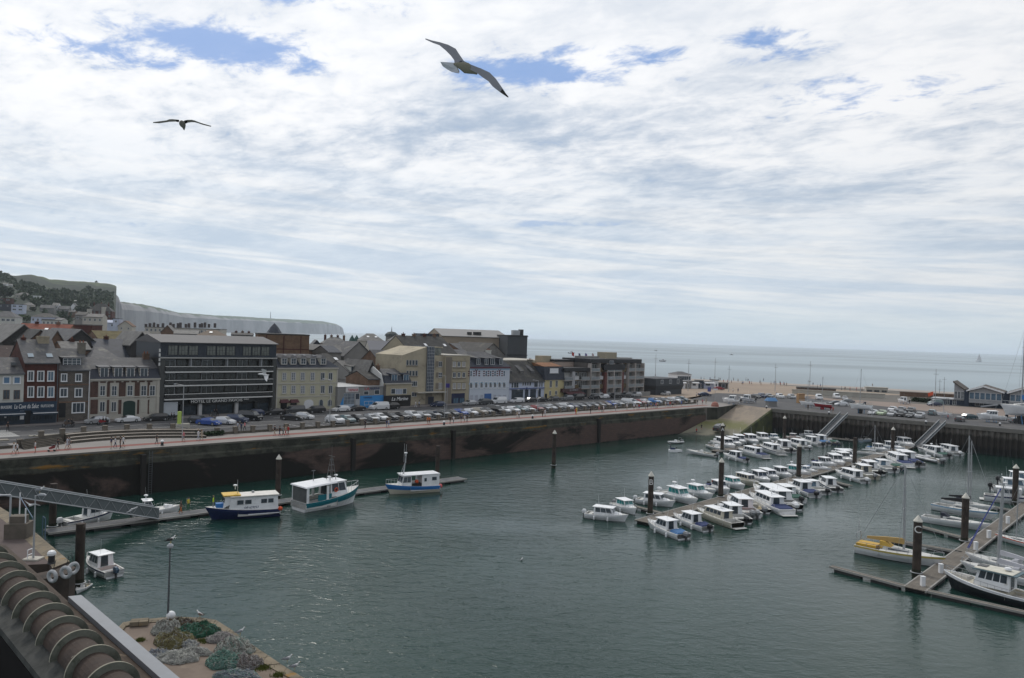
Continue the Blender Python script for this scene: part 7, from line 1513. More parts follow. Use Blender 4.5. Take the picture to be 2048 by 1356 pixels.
yard = [('black', 'hatchback', 1512, 796, 4.9), ('navy', 'suv', 1524, 795, 4.8), ('grey', 'hatchback', 1538, 795, 4.8), ('white', 'suv', 1560, 796, 4.7), ('silver', 'suv', 1583, 797, 4.7), ('white', 'hatchback', 1603, 797, 4.6), ('white', 'van', 1638, 799, 4.5), ('white', 'van', 1673, 797, 4.5), ('silver', 'hatchback', 1690, 800, 4.4), ('dark grey', 'hatchback', 1670, 810, 3.2), ('white', 'hatchback', 1683, 812, 3.2), ('grey', 'saloon', 1695, 806, 3.0),
        ('white', 'hatchback', 1746, 829, 4.0), ('pale green', 'hatchback', 1764, 830, 4.0), ('silver', 'hatchback', 1784, 832, 4.0), ('black', 'suv', 1803, 833, 4.0), ('dark grey', 'hatchback', 1821, 835, 4.0), ('silver', 'suv', 1840, 836, 4.0), ('white', 'hatchback', 1785, 822, 4.0), ('grey', 'suv', 1803, 824, 4.0), ('dark grey', 'suv', 1822, 825, 4.0), ('teal grey', 'suv', 1865, 830, .9), ('black', 'hatchback', 1920, 843, .8), ('dark teal', 'estate', 1940, 838, .3), ('grey', 'hatchback', 2034, 846, .2), ('teal grey', 'van', 1871, 810, 3.3), ('navy', 'saloon', 1869, 812, 3.3)]
YL = ['black car leftmost behind the trailer boats in the yard', 'navy off-roader second behind the trailer boats in the yard', 'grey car third behind the trailer boats in the yard', 'white off-roader facing the slipway, left of the silver one', 'silver off-roader facing the slipway, right of the white one', 'white car behind the wooden crate of the red boat', 'white van behind the red hulled yacht', 'small white box van right of the red hulled yacht', 'silver car near the second yard yacht mast', 'dark car between the two yard yachts', 'white car between the two yard yachts', 'grey car close to the bow of the large white yard yacht',
      'white car, leftmost of the front cars above the sheet piles', 'pale green car second of the front cars above the sheet piles', 'silver car third of the front cars above the sheet piles', 'black car fourth of the front cars above the sheet piles', 'dark grey car fifth of the front cars above the sheet piles', 'silver off-roader rightmost of the front cars above the sheet piles', 'white car, leftmost in the second row above the sheet piles', 'grey car, middle of the second row above the sheet piles', 'dark off-roader, right of the second row above the sheet piles', 'grey green off-roader left of the small white yard boat', 'black car right of the second gangway head', 'dark teal estate car left of the green bottomed boat', 'grey car under the bow of the rightmost yard boat', 'pale teal van by the red and black flag mast', 'navy car in front of the pale teal van']
for (colr, kind, px, py, rz), lab in zip(yard, YL):
    c = car(kind, colr, G(px, py, 7.012), rz, lab, 'cars parked in the boat yard')
# ================================================================ PEOPLE
SKIN = flat('skin', (.42, .25, .18), .7); HAIRD = flat('dark_hair', (.025, .018, .014), .8); HAIRL = flat('fair_hair', (.22, .15, .08), .8)
def person_mesh(pose, kids=False, dress=False):
    vs = []; es = []; rd = []
    def J(p, r, par=None):
        vs.append(p); rd.append(r); i = len(vs)-1
        if par is not None: es.append((par, i))
        return i
    st = {'walk': .24, 'stand': .05, 'stride': .30}[pose]; ar = {'walk': .16, 'stand': .03, 'stride': .22}[pose]
    pel = J((0, 0, .95), .135); wa = J((0, 0, 1.10), .115, pel); ch = J((0, 0, 1.30), .145, wa); nb = J((.01, 0, 1.46), .07, ch); nk = J((.02, 0, 1.53), .052, nb); h1 = J((.025, 0, 1.61), .088, nk); J((.025, 0, 1.70), .080, h1)
    for s_ in (-1, 1):
        f = s_*st; hp = J((0, s_*.09, .88), .092, pel); kn = J((f*.45+.03*(st > .1), s_*.095, .49), .058, hp); an = J((f-.05, s_*.09, .09), .036, kn); J((f+.10, s_*.10, .035), .032, an)
        sh_ = J((0, s_*.17, 1.41), .055, ch); el = J((-s_*ar*.5-.02, s_*.23, 1.13), .040, sh_); wr = J((-s_*ar+.06, s_*.22, .90), .026, el); J((-s_*ar+.09, s_*.215, .82), .030, wr)
    me = bpy.data.meshes.new('body'); me.from_pydata(vs, es, []); o = bpy.data.objects.new('tmp', me); COL.objects.link(o)
    m = o.modifiers.new('s', 'SKIN'); m.use_smooth_shade = True
    for i, sv in enumerate(me.skin_vertices[0].data): sv.radius = (rd[i], rd[i]); sv.use_root = (i == 0)
    s2 = o.modifiers.new('u', 'SUBSURF'); s2.levels = 1; s2.render_levels = 1
    bpy.context.view_layer.update(); dg = bpy.context.evaluated_depsgraph_get(); out = bpy.data.meshes.new_from_object(o.evaluated_get(dg)); bpy.data.objects.remove(o); out.name = 'body'
    return out
PBASE = {p: person_mesh(p) for p in ('walk', 'stand', 'stride')}
def dressed(pose, style, top, bot, skin=SKIN):
    me = PBASE[pose].copy(); me.materials.clear()
    for m in (skin, top, bot, flat('shoes', (.05, .045, .04), .7)): me.materials.append(m)
    for p in me.polygons:
        c = p.center; side = abs(c.y)
        if c.z < .09: k = 3
        elif side > .165 and c.z < (1.20 if style != 'long' else .90): k = 0
        elif c.z > 1.47: k = 0
        elif c.z > .93: k = 1
        elif c.z > {'shorts': .56, 'dress': .55, 'long': .09, 'trousers': .09}[style]: k = 2 if style != 'dress' else 1
        else: k = 0
        p.material_index = k
    return me
HAIRM = {h: MB().ball((-.005, 0, 1.70), .112, 10, 0, (1.02, .95, .95)).obj('hair_src', m).data for h, m in (('d', HAIRD), ('l', HAIRL), ('w', flat('white_cap', (.6, .6, .6), .8)), ('h', flat('helmet', (.03, .03, .035), .3)))}
for o in [o for o in COL.objects if o.name.startswith('hair_src')]: bpy.data.objects.remove(o)
PC = {}
CL = {'white': (.60, .60, .61), 'black': (.02, .02, .022), 'navy': (.02, .03, .08), 'red': (.40, .03, .03), 'orange': (.50, .14, .03), 'blue': (.06, .14, .38), 'grey': (.22, .22, .23), 'beige': (.38, .32, .24), 'pink': (.50, .16, .18), 'yellow': (.55, .45, .06), 'brown': (.12, .08, .06), 'coral': (.62, .09, .07), 'pale': (.42, .45, .50), 'green': (.05, .15, .06), 'hivis': (.55, .75, .05)}
def cloth(c): return flat('cloth_'+c, CL[c], .9)
def person(loc, rz, pose, style, top, bot, hair, lab, grp=None, sc=1.):
    k = (pose, style, top, bot)
    if k not in PC: PC[k] = dressed(pose, style, cloth(top), cloth(bot))
    r_ = thing('person', lab, 'person', loc, rz, grp); r_.scale = (sc, sc, sc)
    inst('body', PC[k], r_); inst('hair', HAIRM[hair], r_); return r_
WN = QA
ppl = [(27, 909, 0, 'stride', 'shorts', 'white', 'white', 'l', 'person in white, walking, at the far left of the promenade'), (34, 908, 0, 'walk', 'shorts', 'white', 'black', 'd', 'person in white with a dark bag, beside the leftmost walker'), (70, 905, 0, 'stand', 'shorts', 'white', 'coral', 'd', 'person in a white top and coral shorts on the promenade'),
       (115, 900, 1, 'walk', 'trousers', 'black', 'brown', 'd', 'person in black pushing the pushchair'), (134, 898, 0, 'stride', 'dress', 'pale', 'pale', 'd', 'person in pale clothes striding behind the pushchair'), (138, 897, 0, 'stride', 'shorts', 'grey', 'grey', 'd', 'person in grey walking right of the pale one'),
       (222, 897, 0, 'stand', 'trousers', 'navy', 'beige', 'd', 'person in navy, left of the group on the round plaza'), (230, 895, 1, 'walk', 'trousers', 'white', 'navy', 'l', 'person in white in the middle of the plaza group'), (240, 897, 0, 'stand', 'trousers', 'black', 'black', 'd', 'person dressed all in black in the plaza group'), (246, 895, 1, 'walk', 'shorts', 'white', 'black', 'l', 'person in white and black at the right of the plaza group'),
       (313, 889, 1, 'walk', 'trousers', 'black', 'black', 'd', 'person in black sitting down place by the planting, right of the plaza'), (367, 883, 0, 'walk', 'shorts', 'pink', 'grey', 'd', 'person in pink beside the tall street lamp'), (396, 881, 1, 'walk', 'long', 'white', 'pale', 'l', 'person in white, left of a pair by the parapet'), (403, 880, 1, 'walk', 'long', 'beige', 'beige', 'l', 'person in beige, right of the pair by the parapet'),
       (549, 871, 0, 'walk', 'shorts', 'black', 'beige', 'd', 'person in black at the left of a walking party of five'), (559, 872, 0, 'walk', 'trousers', 'black', 'navy', 'd', 'second of the walking party of five'), (566, 872, 0, 'stride', 'trousers', 'grey', 'black', 'd', 'person in grey in the walking party of five'), (571, 871, 0, 'walk', 'trousers', 'beige', 'red', 'l', 'person in beige and red in the walking party'), (576, 871, 0, 'walk', 'trousers', 'red', 'brown', 'd', 'person in red at the right of the walking party'),
       (730, 858, 1, 'walk', 'trousers', 'black', 'black', 'd', 'person in black walking a dog'), (773, 856, 1, 'walk', 'trousers', 'navy', 'grey', 'd', 'person in navy walking, between the dog walker and the orange pair'), (777, 855, 1, 'walk', 'shorts', 'pale', 'blue', 'd', 'person in pale blue just right of the navy walker'), (855, 849, 0, 'walk', 'shorts', 'orange', 'brown', 'd', 'person in orange, left of the orange pair'), (859, 849, 0, 'walk', 'shorts', 'orange', 'black', 'd', 'person in orange, right of the orange pair'),
       (900, 848, 1, 'walk', 'trousers', 'black', 'brown', 'd', 'person in black behind a stroller near the white bollard'), (907, 847, 1, 'stand', 'trousers', 'white', 'grey', 'l', 'person in white near the white bollard'), (922, 846, 0, 'walk', 'shorts', 'navy', 'beige', 'd', 'person in navy of three walkers in the middle promenade'), (929, 846, 0, 'walk', 'shorts', 'white', 'grey', 'l', 'person in white of the three middle walkers'), (934, 845, 0, 'walk', 'trousers', 'black', 'black', 'd', 'person in black at the right of the three middle walkers'),
       (1034, 837, 0, 'walk', 'shorts', 'beige', 'white', 'd', 'person in beige walking hand in hand at the left'), (1038, 836, 0, 'walk', 'trousers', 'white', 'black', 'd', 'person in white shirt walking hand in hand at the right'), (1085, 834, 0, 'stand', 'trousers', 'black', 'brown', 'd', 'person in black standing left of a white bollard'), (1090, 833, 1, 'walk', 'shorts', 'white', 'pale', 'l', 'person in white right of the one standing in black'), (1151, 829, 0, 'walk', 'trousers', 'red', 'red', 'd', 'person in red beside the one in yellow'), (1153, 828, 0, 'stand', 'trousers', 'yellow', 'yellow', 'l', 'person in bright yellow on the far promenade'),
       (1181, 828, 1, 'walk', 'trousers', 'black', 'black', 'd', 'person in black right of the yellow one'), (1198, 822, 0, 'stand', 'shorts', 'beige', 'pink', 'l', 'person in beige by the parapet, right of centre'), (1204, 825, 0, 'walk', 'trousers', 'black', 'black', 'd', 'person in black followed by a white one, right of centre'), (1207, 824, 0, 'walk', 'shorts', 'white', 'grey', 'l', 'person in white following the black one'), (1231, 822, 1, 'walk', 'trousers', 'white', 'grey', 'd', 'person in white alone before the blue parked car'), (1254, 820, 1, 'walk', 'trousers', 'white', 'beige', 'l', 'person in white before the white parked van')]
k = 0
for px, py, dr, pose, sty, top, bot, hr, lab in ppl:
    person(G(px, py, 7.012), QA+(math.pi if dr == 0 else 0)+RC.uniform(-.2, .2), pose, sty, top, bot, hr, lab, 'people strolling on the promenade', RC.uniform(.94, 1.05))
cr = [(1268, 820), (1274, 820), (1278, 820), (1291, 819), (1295, 819), (1302, 817), (1308, 816), (1312, 817), (1315, 816), (1331, 814), (1336, 815), (1340, 814), (1345, 814), (1350, 813), (1363, 812), (1395, 810), (1405, 809), (1412, 808)]
tops = ['white', 'red', 'navy', 'black', 'beige', 'pale', 'grey', 'blue', 'pink']
for i, (px, py) in enumerate(cr):
    tp, bt = tops[(i*5) % 9], ['black', 'beige', 'blue', 'grey'][i % 4]
    person(G(px, py, 7.012), QA+(math.pi if i % 2 else 0), ('walk', 'stride', 'stand')[i % 3], ('shorts', 'trousers')[i % 2], tp, bt, 'dl'[i % 2], 'person in %s top, %s from the left in the crowd near the slipway' % (tp, ordn(i)), 'crowd near the slipway')
bp = [(1402, 757), (1408, 757), (1420, 758), (1437, 759), (1440, 759), (1447, 763), (1455, 763), (1467, 759), (1476, 761), (1463, 764), (1484, 766), (1486, 767), (1492, 759), (1496, 761), (1499, 766), (1503, 767), (1520, 764), (1522, 768), (1527, 760), (1542, 767), (1548, 766), (1552, 767), (1560, 766), (1561, 769), (1567, 768), (1569, 769), (1573, 769), (1626, 769), (1635, 774), (1641, 772), (1683, 778), (1690, 778), (1700, 779), (1713, 779), (1724, 780), (1745, 771), (1476, 782), (1466, 783), (1553, 791), (1393, 792), (1616, 817), (1666, 822), (1896, 838)]
for i, (px, py) in enumerate(bp):
    tp, bt = tops[(i*7+2) % 9], ['navy', 'black', 'brown'][i % 3]
    person(G(px, py+3, 7.01), RC.uniform(0, 6.28), ('walk', 'stand', 'stride')[i % 3], ('trousers', 'shorts')[i % 2], tp, bt, 'd', 'person in %s, %s from the left among the people by the beach' % (tp, ordn(i)) if i < 36 else 'person in %s in the yard, number %s from the beach stalls' % (tp, ordn(i-36)), 'people by the beach and yard')
for px, py, tp, lab in ((15, 863, 'black', 'person in black carrying a red bag on the zebra crossing'), (475, 862, 'pale', 'person in pale blue by the navy car'), (482, 864, 'navy', 'person in navy by the navy car'), (489, 862, 'pink', 'person in pink at the parapet by the navy car'), (655+147, 813, 'white', 'person in white before the restaurant door, left'), (808, 812, 'white', 'person in white before the restaurant door, right'), (831, 815, 'white', 'person in white standing at the kerb, right of the restaurant'), (838, 815, 'pale', 'person in pale grey at the kerb, right of the restaurant')):
    person(G(px, py, 7.02), RC.uniform(0, 6), 'walk', 'trousers', tp, 'black' if tp != 'white' else 'white', 'd', lab)
# on boats and pontoon
p = G(409, 1040); person(p+Vector((.9, .5, 1.45)), 0.3, 'stand', 'long', 'hivis', 'grey', 'l', 'person in a high visibility jacket working on the bow of the navy boat')
p = G(376, 1020, .5); person(p, -.6, 'stand', 'trousers', 'yellow', 'green', 'd', 'small person in yellow green on the left pontoon'); person(G(361, 1027, .5), .8, 'walk', 'trousers', 'brown', 'orange', 'd', 'person in orange trousers on the left pontoon')
person(G(1393, 868, .3), 1.2, 'stand', 'shorts', 'red', 'navy', 'd', 'person in red wading by the trailer at the slipway'); person(G(1403, 860, 1.6), 1.2, 'stand', 'shorts', 'black', 'brown', 'd', 'person in black standing on the slipway near the car')
person(G(1341, 903)+Vector((0, 0, .35)), -.15, 'stand', 'long', 'navy', 'navy', 'h', 'person in navy riding the jet ski', None, .8)
# pushchair
r_ = thing('pushchair', 'dark red pushchair on the promenade, left of the person pushing it', 'pushchair', G(103, 903, 7.012), QA+math.pi)
MB().loft([[(-.35, -.22, .5), (.3, -.22, .35), (.3, .22, .35), (-.35, .22, .5)], [(-.45, -.22, .95), (.4, -.2, .55), (.4, .2, .55), (-.45, .22, .95)]]).obj('seat', flat('pushchair_red', (.18, .03, .03), .8), r_); MB().xprof([(-.24, .9), (-.24, 1.0), (.24, 1.0), (.24, .9)], -.45, .1).obj('hood', BLACK, r_)
MB().path([(-.4, -.2, .4), (-.75, -.2, 1.05), (-.75, .2, 1.05), (-.4, .2, .4)], .02).obj('handle', STEEL, r_)
for x, y in ((.4, -.2), (.4, .2), (-.35, -.25), (-.35, .25)): b = MB(); b.T = Matrix.Rotation(math.pi/2, 4, 'X'); b.lathe([(.12, -.03), (.12, .03)], n=10); b.obj('wheel', TYRE, r_).location = (x, y, .12)
# motorcycles with riders
def moto(px, py, rz, colr, lab, plab):
    p = G(px, py, 7.012); r_ = thing('motorcycle', lab, 'motorcycle', p, rz)
    for x in (-.72, .72):
        b = MB(); b.T = Matrix.Translation((x, 0, .32)); b.torus((0, 0, 0), .26, .06, 'y', 14, 6); b.obj('wheel', TYRE, r_)
    MB().loft([[(-.75, -.12, .62), (-.75, .12, .62), (-.7, .12, .82), (-.7, -.12, .82)], [(-.2, -.14, .5), (-.2, .14, .5), (-.2, .14, .82), (-.2, -.14, .82)], [(.3, -.17, .42), (.3, .17, .42), (.3, .15, 1.02), (.3, -.15, 1.02)], [(.72, -.1, .6), (.72, .1, .6), (.6, .08, 1.1), (.6, -.08, 1.1)]]).obj('fairing', flat('moto_'+colr, PAINTS.get(colr, (.4, .15, .02)), .35), r_)
    MB().box(-.25, .3, -.16, .16, .22, .55).obj('engine', DSTEEL, r_); MB().tube((.72, 0, .32), (.5, 0, 1.05), .04).obj('fork', STEEL, r_); MB().tube((.42, -.36, 1.1), (.42, .36, 1.1), .025).obj('handlebar', BLACK, r_)
    MB().poly([(.62, -.15, 1.05), (.62, .15, 1.05), (.48, .12, 1.38), (.48, -.12, 1.38)]).obj('windscreen', BLUEG, r_); MB().box(-.95, -.6, -.32, .32, .6, .92).obj('luggage', BLACK, r_)
    q = Vector((math.cos(rz), math.sin(rz), 0))
    for k, off in enumerate((-.05, -.55)): person(p+q*off+Vector((0, 0, .02)), rz, 'walk', 'long', 'black', 'black', 'h', plab[k], None, .88)
moto(136, 854, QA+math.pi, 'brown', 'orange and black touring motorcycle in front of the stone house', ('rider of the orange motorcycle', 'pillion rider in black on the orange motorcycle'))
moto(205, 850, QA+math.pi, 'red', 'black and red motorcycle right of the orange one', ('rider in black and red on the second motorcycle', 'pillion rider on the second motorcycle'))
moto(342, 841, QA+math.pi, 'black', 'black motorcycle in front of the hotel garage door', ('rider with white helmet in front of the hotel garage', 'pillion rider in front of the hotel garage'))
moto(428, 833, QA+math.pi, 'dark grey', 'dark motorcycle by the hotel columns', ('rider in black by the hotel columns', 'pillion rider by the hotel columns'))
# ================================================================ STREET THINGS
STN = MBR('parapet_stone', (.12, .105, .085), (.09, .08, .066), (.06, .055, .048), .4, .2, .03)
def nline(s_):
    if -17 <= s_ <= 11: return 8.2+5.4*(1-((s_+3)/14.)**2)
    return 8.2
r_ = thing('parapet', 'long low stone parapet with square posts between the road and the promenade', 'parapet', Q.w(0, 0, 7.0), QA)
pts = []; s_ = -60.
while s_ < 168: pts.append((s_, nline(s_))); s_ += 3.35
b = MB()
for (a, c), (d, e) in zip(pts, pts[1:]): b.prism([(a, c), (d, e), (d, e+.4), (a, c+.4)], 0, .42 if c < 9 else 1.25)
b.obj('low_wall', STN, r_)
PST = MB().box(-.34, .34, -.34, .34, 0, 1.15).box(-.4, .4, -.4, .4, 1.15, 1.25).data('post', M('post_stone', (.15, .13, .105), .9, (.10, .09, .075), 2))
PST2 = MB().box(-.34, .34, -.34, .34, 0, 1.95).box(-.4, .4, -.4, .4, 1.95, 2.05).data('post', M('post_stone', (.15, .13, .105), .9, (.10, .09, .075), 2))
for a, c in pts: inst('post', PST if c < 9 else PST2, r_, (a, c+.2, 0))
b = MB()
for (a, c), (d, e) in zip(pts, pts[1:]): b.tube((a, c+.2, .95 if c < 9 else 1.75), (d, e+.2, .95 if e < 9 else 1.75), .05, n=4)
b.obj('rail', DSTEEL, r_)
# curved seating steps
STEPC = M('step_concrete', (.32, .285, .25), .9, (.25, .225, .20), .8)
for k in range(3):
    b = MB(); N = 22
    for i in range(N):
        s0 = -9.5+20*i/N; s1 = -9.5+20*(i+1)/N; o_ = -.25-1.0*(3-k)
        b.prism([(s0, nline(s0)+o_), (s1, nline(s1)+o_), (s1, nline(s1)+o_+1.02), (s0, nline(s0)+o_+1.02)], 0, .40*(k+1), 0, 1)
    o = b.obj('seating_step', [STN, STEPC], None, loc=Q.w(0, 0, 7.01+.002*k)); o.rotation_euler = (0, 0, QA); tag(o, ('lowest', 'middle', 'highest')[k]+' of the three curved stone seating steps on the promenade', 'seating step', 'curved seating steps')
r_ = thing('staircase', 'dark stone stairs left of the curved seating steps', 'stairs', Q.w(0, 0, 7.0), QA)
for k in range(7): MB().prism([(-16.5, nline(-16.5)-2.6+.4*k), (-10.2, nline(-10.2)-2.8+.4*k), (-10.2, nline(-10.2)-.02), (-16.5, nline(-16.5)-.02)], 0.01, .17*(k+1)).obj('step', STN, r_)
b = MB(); rr = random.Random(5)
for i in range(420):
    c = Vector((rr.uniform(9.5, 14.5), rr.uniform(7.0, 8.1), rr.uniform(.1, .8))); s_ = .13; e = Vector((rr.uniform(-1, 1), rr.uniform(-1, 1), rr.uniform(-1, 1))).normalized(); f = e.orthogonal().normalized()*s_; q = e.cross(f); b.poly([c-f-q, c+f-q, c+f+q, c-f+q])
o = b.obj('shrub', LEAFD, None, loc=Q.w(0, 0, 7.0)); o.rotation_euler = (0, 0, QA); tag(o, 'dark green shrubs in the planter right of the curved steps', 'shrub')
def lamp(px, py, h, lab, arm=(1.2, 0), D=None, z=7.0, grp='street lamps', r=.07):
    p = G(px, py, z); r_ = thing('street_lamp', lab, 'street lamp', p, 0, grp); MB().tube((0, 0, 0), (0, 0, h), r*1.2, r*.7, 8).obj('pole', STEEL, r_); 
    MB().tube((0, 0, h-.05), (arm[0], arm[1], h+.1), .04, n=5).obj('arm', STEEL, r_); MB().loft([[(arm[0]-.1, arm[1]-.13, h+.05), (arm[0]+.5*(1 if arm[0] > 0 else -1), arm[1]-.1, h+.06), (arm[0]+.5*(1 if arm[0] > 0 else -1), arm[1]+.1, h+.06), (arm[0]-.1, arm[1]+.13, h+.05)], [(arm[0], arm[1]-.08, h+.2), (arm[0]+.4*(1 if arm[0] > 0 else -1), arm[1]-.06, h+.17), (arm[0]+.4*(1 if arm[0] > 0 else -1), arm[1]+.06, h+.17), (arm[0], arm[1]+.08, h+.2)]]).obj('lamp_head', SHUT, r_); return r_
lamp(364, 880, 9.2, 'tall street lamp before the dark hotel, nearest on the parapet', (-1.2, 0)); lamp(659, 850, 9.2, 'tall street lamp before the right end of the cream house', (-1.2, 0)); lamp(889, 835, 9.6, 'tall street lamp before the beige apartment block', (-1.2, 0)); lamp(1075, 823, 8., 'slim street lamp before the yellow house', (-1, 0)); lamp(1229, 812, 8., 'slim street lamp before the apartment block', (-1, 0))
for px, py, yt, l in ((1310, 772, 708, 'tall mast lamp left of the beach station'), (1376, 782, 718, 'tall mast lamp with side arm beside the beach station'), (1429, 774, 716, 'tall mast lamp between the beach stalls'), (1457, 784, 731, 'slim mast lamp on the sandy forecourt'), (1550, 783, 727, 'tall mast lamp left of the yard vehicles'), (1619, 785, 722, 'tall mast lamp beside the plank shelter'), (1870, 812, 738, 'tall mast with crossbars left of the club house'), (1888, 790, 754, 'thin mast right of the crossbar mast'), (1879, 790, 758, 'thinner mast between the two masts by the club house')):
    p = G(px, py, 7); h = (py-yt)/FPX*p.y; r_ = thing('tall_mast_lamp', l, 'mast', p, 0, 'tall masts along the seafront'); MB().tube((0, 0, 0), (0, 0, h), .13, .07, 6).obj('pole', STEEL, r_)
    b = MB(); b.tube((-.9, 0, h*.86), (.9, 0, h*.86), .07, n=4); b.box(-.25, .25, -.25, .25, h*.33, h*.36); b.obj('fittings', STEEL, r_)
def bollard(px, py, lab, z=7.012, s=1.):
    p = G(px, py, z); r_ = thing('mooring_bollard', lab, 'bollard', p, 0, 'white topped mooring bollards'); r_.scale = (s, s, s)
    MB().lathe([(.26, 0), (.22, .1), (.20, .55)], n=14).obj('post', BKE, r_); MB().lathe([(.20, .551), (.27, .58), (.28, .72), (.20, .85), (.05, .9)], n=14).obj('cap', WHITE, r_)
for a in ((324, 891, 'white topped bollard left of the tall hotel lamp'), (888, 850, 'white topped bollard before the beige apartments'), (1065, 837, 'white topped bollard before the yellow house'), (1429, 811, 'white topped bollard at the promenade tip'), (102, 1127, 'large white topped bollard on the left foreground quay', 7.02, 1.15)): bollard(*a)
for px, py, l in ((1533, 817, 'white topped bollard above the slipway'), (1658, 829, 'white topped bollard left of the first gangway head'), (1852, 848, 'white topped bollard left of the second gangway'), (2000, 852, 'white topped bollard at the right on the sheet pile wall')): bollard(px, py, l)
# signs, bins, huts
def sign(px, py, h, w_, hh, c, lab, z=7., two=None):
    p = G(px, py, z); r_ = thing('sign', lab, 'sign', p, .2); MB().tube((0, 0, 0), (0, 0, h), .05, n=6).obj('post', STEEL, r_); MB().cbox((0, -.08, h-hh/2), (w_, .06, hh)).obj('board', c, r_); return r_
sign(1418, 792, 3.2, 1.3, 1.6, flat('sign_blue', (.10, .11, .30), .6), 'blue notice board on a post on the sandy forecourt'); sign(1430, 801, 4.0, 1.6, .5, WHITE, 'white sign board on tall post near the promenade tip'); sign(893, 830, 7.5, 1.0, 1.0, flat('sign_indigo', (.03, .02, .16), .5), 'square dark blue sign high on a post before the beige apartments')
p = G(1430, 813, 7.012); tag(MB().lathe([(1.2, 0), (1.15, .5), (.8, 1.2), (.1, 1.5)], n=12).obj('dome_cover', flat('brick_pink', (.30, .13, .10), .8), loc=p), 'pinkish domed cover at the tip of the promenade', 'cover')
p = G(365, 857, 7.01); r_ = thing('planter_sign', 'yellow green post on a white plinth before the hotel', 'sign', p, QA); MB().box(-1.2, 1.2, -.4, .4, 0, .9).obj('plinth', STONE, r_); MB().box(-.95, -.35, -.2, .2, .9, 3.2).obj('panel', flat('lime_panel', (.42, .55, .12), .5), r_)
p = G(1542, 812, 7.01); r_ = thing('slipway_hut', 'small hut with a blue roof at the head of the slipway', 'hut', p, .2); MB().box(-1.4, 1.4, -1, 1, 0, 1.6).obj('body', GREYR, r_); MB().loft([[(-1.7, -1.3, 1.6), (1.7, -1.3, 1.6), (1.7, 1.3, 1.6), (-1.7, 1.3, 1.6)], [(-1.3, -.4, 2.6), (1.3, -.4, 2.6), (1.3, .4, 2.6), (-1.3, .4, 2.6)]]).obj('blue_roof', flat('hut_blue', (.09, .22, .42), .6), r_)
p = G(1866, 815, 7); r_ = thing('flag', 'red and navy flag on the pole left of the club house', 'flag', p, 0); MB().tube((0, 0, 0), (0, 0, 5.5), .05, n=5).obj('flag_pole', WHITE, r_); MB().poly([(-.05, 0, 4.2), (-1.6, .1, 3.6), (-1.9, 0, 4.8), (-.05, 0, 5.4)]).obj('cloth', RED, r_)
# boats standing in the yard
def props(r_, L, dz):
    for x in (.35, .6):
        b = MB(); 
        for s_ in (-1, 1): b.tube((L*x, s_*.9, -dz), (L*x, s_*.5, -.1), .05, n=4)
        b.tube((L*x, -.95, -dz+.1), (L*x, .95, -dz+.1), .05, n=4); b.obj('cradle_frame', flat('cradle_blue', (.05, .18, .35), .6), r_)
def yardboat(kind, bow, stern, dz, lab, cat='boat', **kw):
    ym = (bow[1]+stern[1])/2+1; a = G(stern[0], ym+1.3, 7.0); b2 = G(bow[0], ym-1.3, 7.0); d = b2-a; L = d.length*1.06; r_ = (t_sail if kind == 's' else t_pilot)(**kw); q = L/6.
    r_.location = (a.x, a.y, 7.0+dz*q); r_.rotation_euler = (0, 0, math.atan2(d.y, d.x)); r_.scale = (q, q, q*1.5 if kind == 's' else q); tag(r_, lab, cat, 'boats standing ashore'); props(r_, 6, dz); return r_
ANR = flat('antifoul_red', (.30, .02, .03), .6); ANG = flat('antifoul_green', (.01, .11, .09), .6); ANB = flat('antifoul_navy', (.02, .04, .12), .6)
yardboat('p', (1446, 806), (1480, 809), .75, 'white motorboat on a trailer at the head of the promenade', 'motorboat', cab=(1.6, 3.8), hullm=GEL)
yardboat('p', (1478, 804), (1510, 806), .7, 'second white trailer boat with a dark blue bottom, right of the first', 'motorboat', hullm=GEL, stripe=NVH)
yardboat('s', (1600, 812), (1634, 816), .9, 'yellowed white yacht on props beside a wooden crate', 'sailing boat', mast=True, Hm=.95)
yardboat('s', (1628, 815), (1664, 821), 1.0, 'yacht with a red hull on a blue cradle in the yard', 'sailing boat', hullm=ANR, stripe=GEL, mast=True, keel=True, anti=ANR, Hm=1.1)
yardboat('s', (1700, 822), (1745, 830), 1.45, 'large white yacht with long keel on stands in the yard', 'sailing boat', keel=True, mast=True, anti=BLACK, Hm=1.2, sprayh=flat('navy_hood', (.012, .016, .03), .7))
yardboat('s', (1874, 832), (1904, 836), 1.0, 'small white boat with a pale blue bottom on a trailer above the second gangway', 'sailing boat', keel=False, mast=True, Hm=.95)
yardboat('p', (1956, 838), (2010, 849), .75, 'white motor cruiser with a green bottom on stands, before the club house', 'motor cruiser', cab=(1.8, 4.0), h=1.05, stripe=GEL, hullm=GEL)
yardboat('s', (2005, 842), (2092, 852), 1.3, 'long white yacht ashore at the right frame edge with a tall mast', 'sailing boat', keel=True, mast=True, anti=BLACK, Hm=1.2, boomc=BLH)
yardboat('p', (1796, 806), (1818, 808), .7, 'small white boat on a trailer left of the hedge', 'motorboat')
p = G(1601, 806, 7); r_ = thing('wooden_crate', 'tall wooden board crate standing behind the yellowed yacht', 'crate', p, .3); MB().box(-1.2, 1.2, -.6, .6, 0, 3.2).obj('body', flat('plywood', (.40, .24, .12), .8), r_); [MB().box(-1.22, 1.22, -.66, -.601, z, z+.15).obj('batten', flat('batten', (.28, .16, .08), .8), r_) for z in (.3, 1.6, 2.9)]
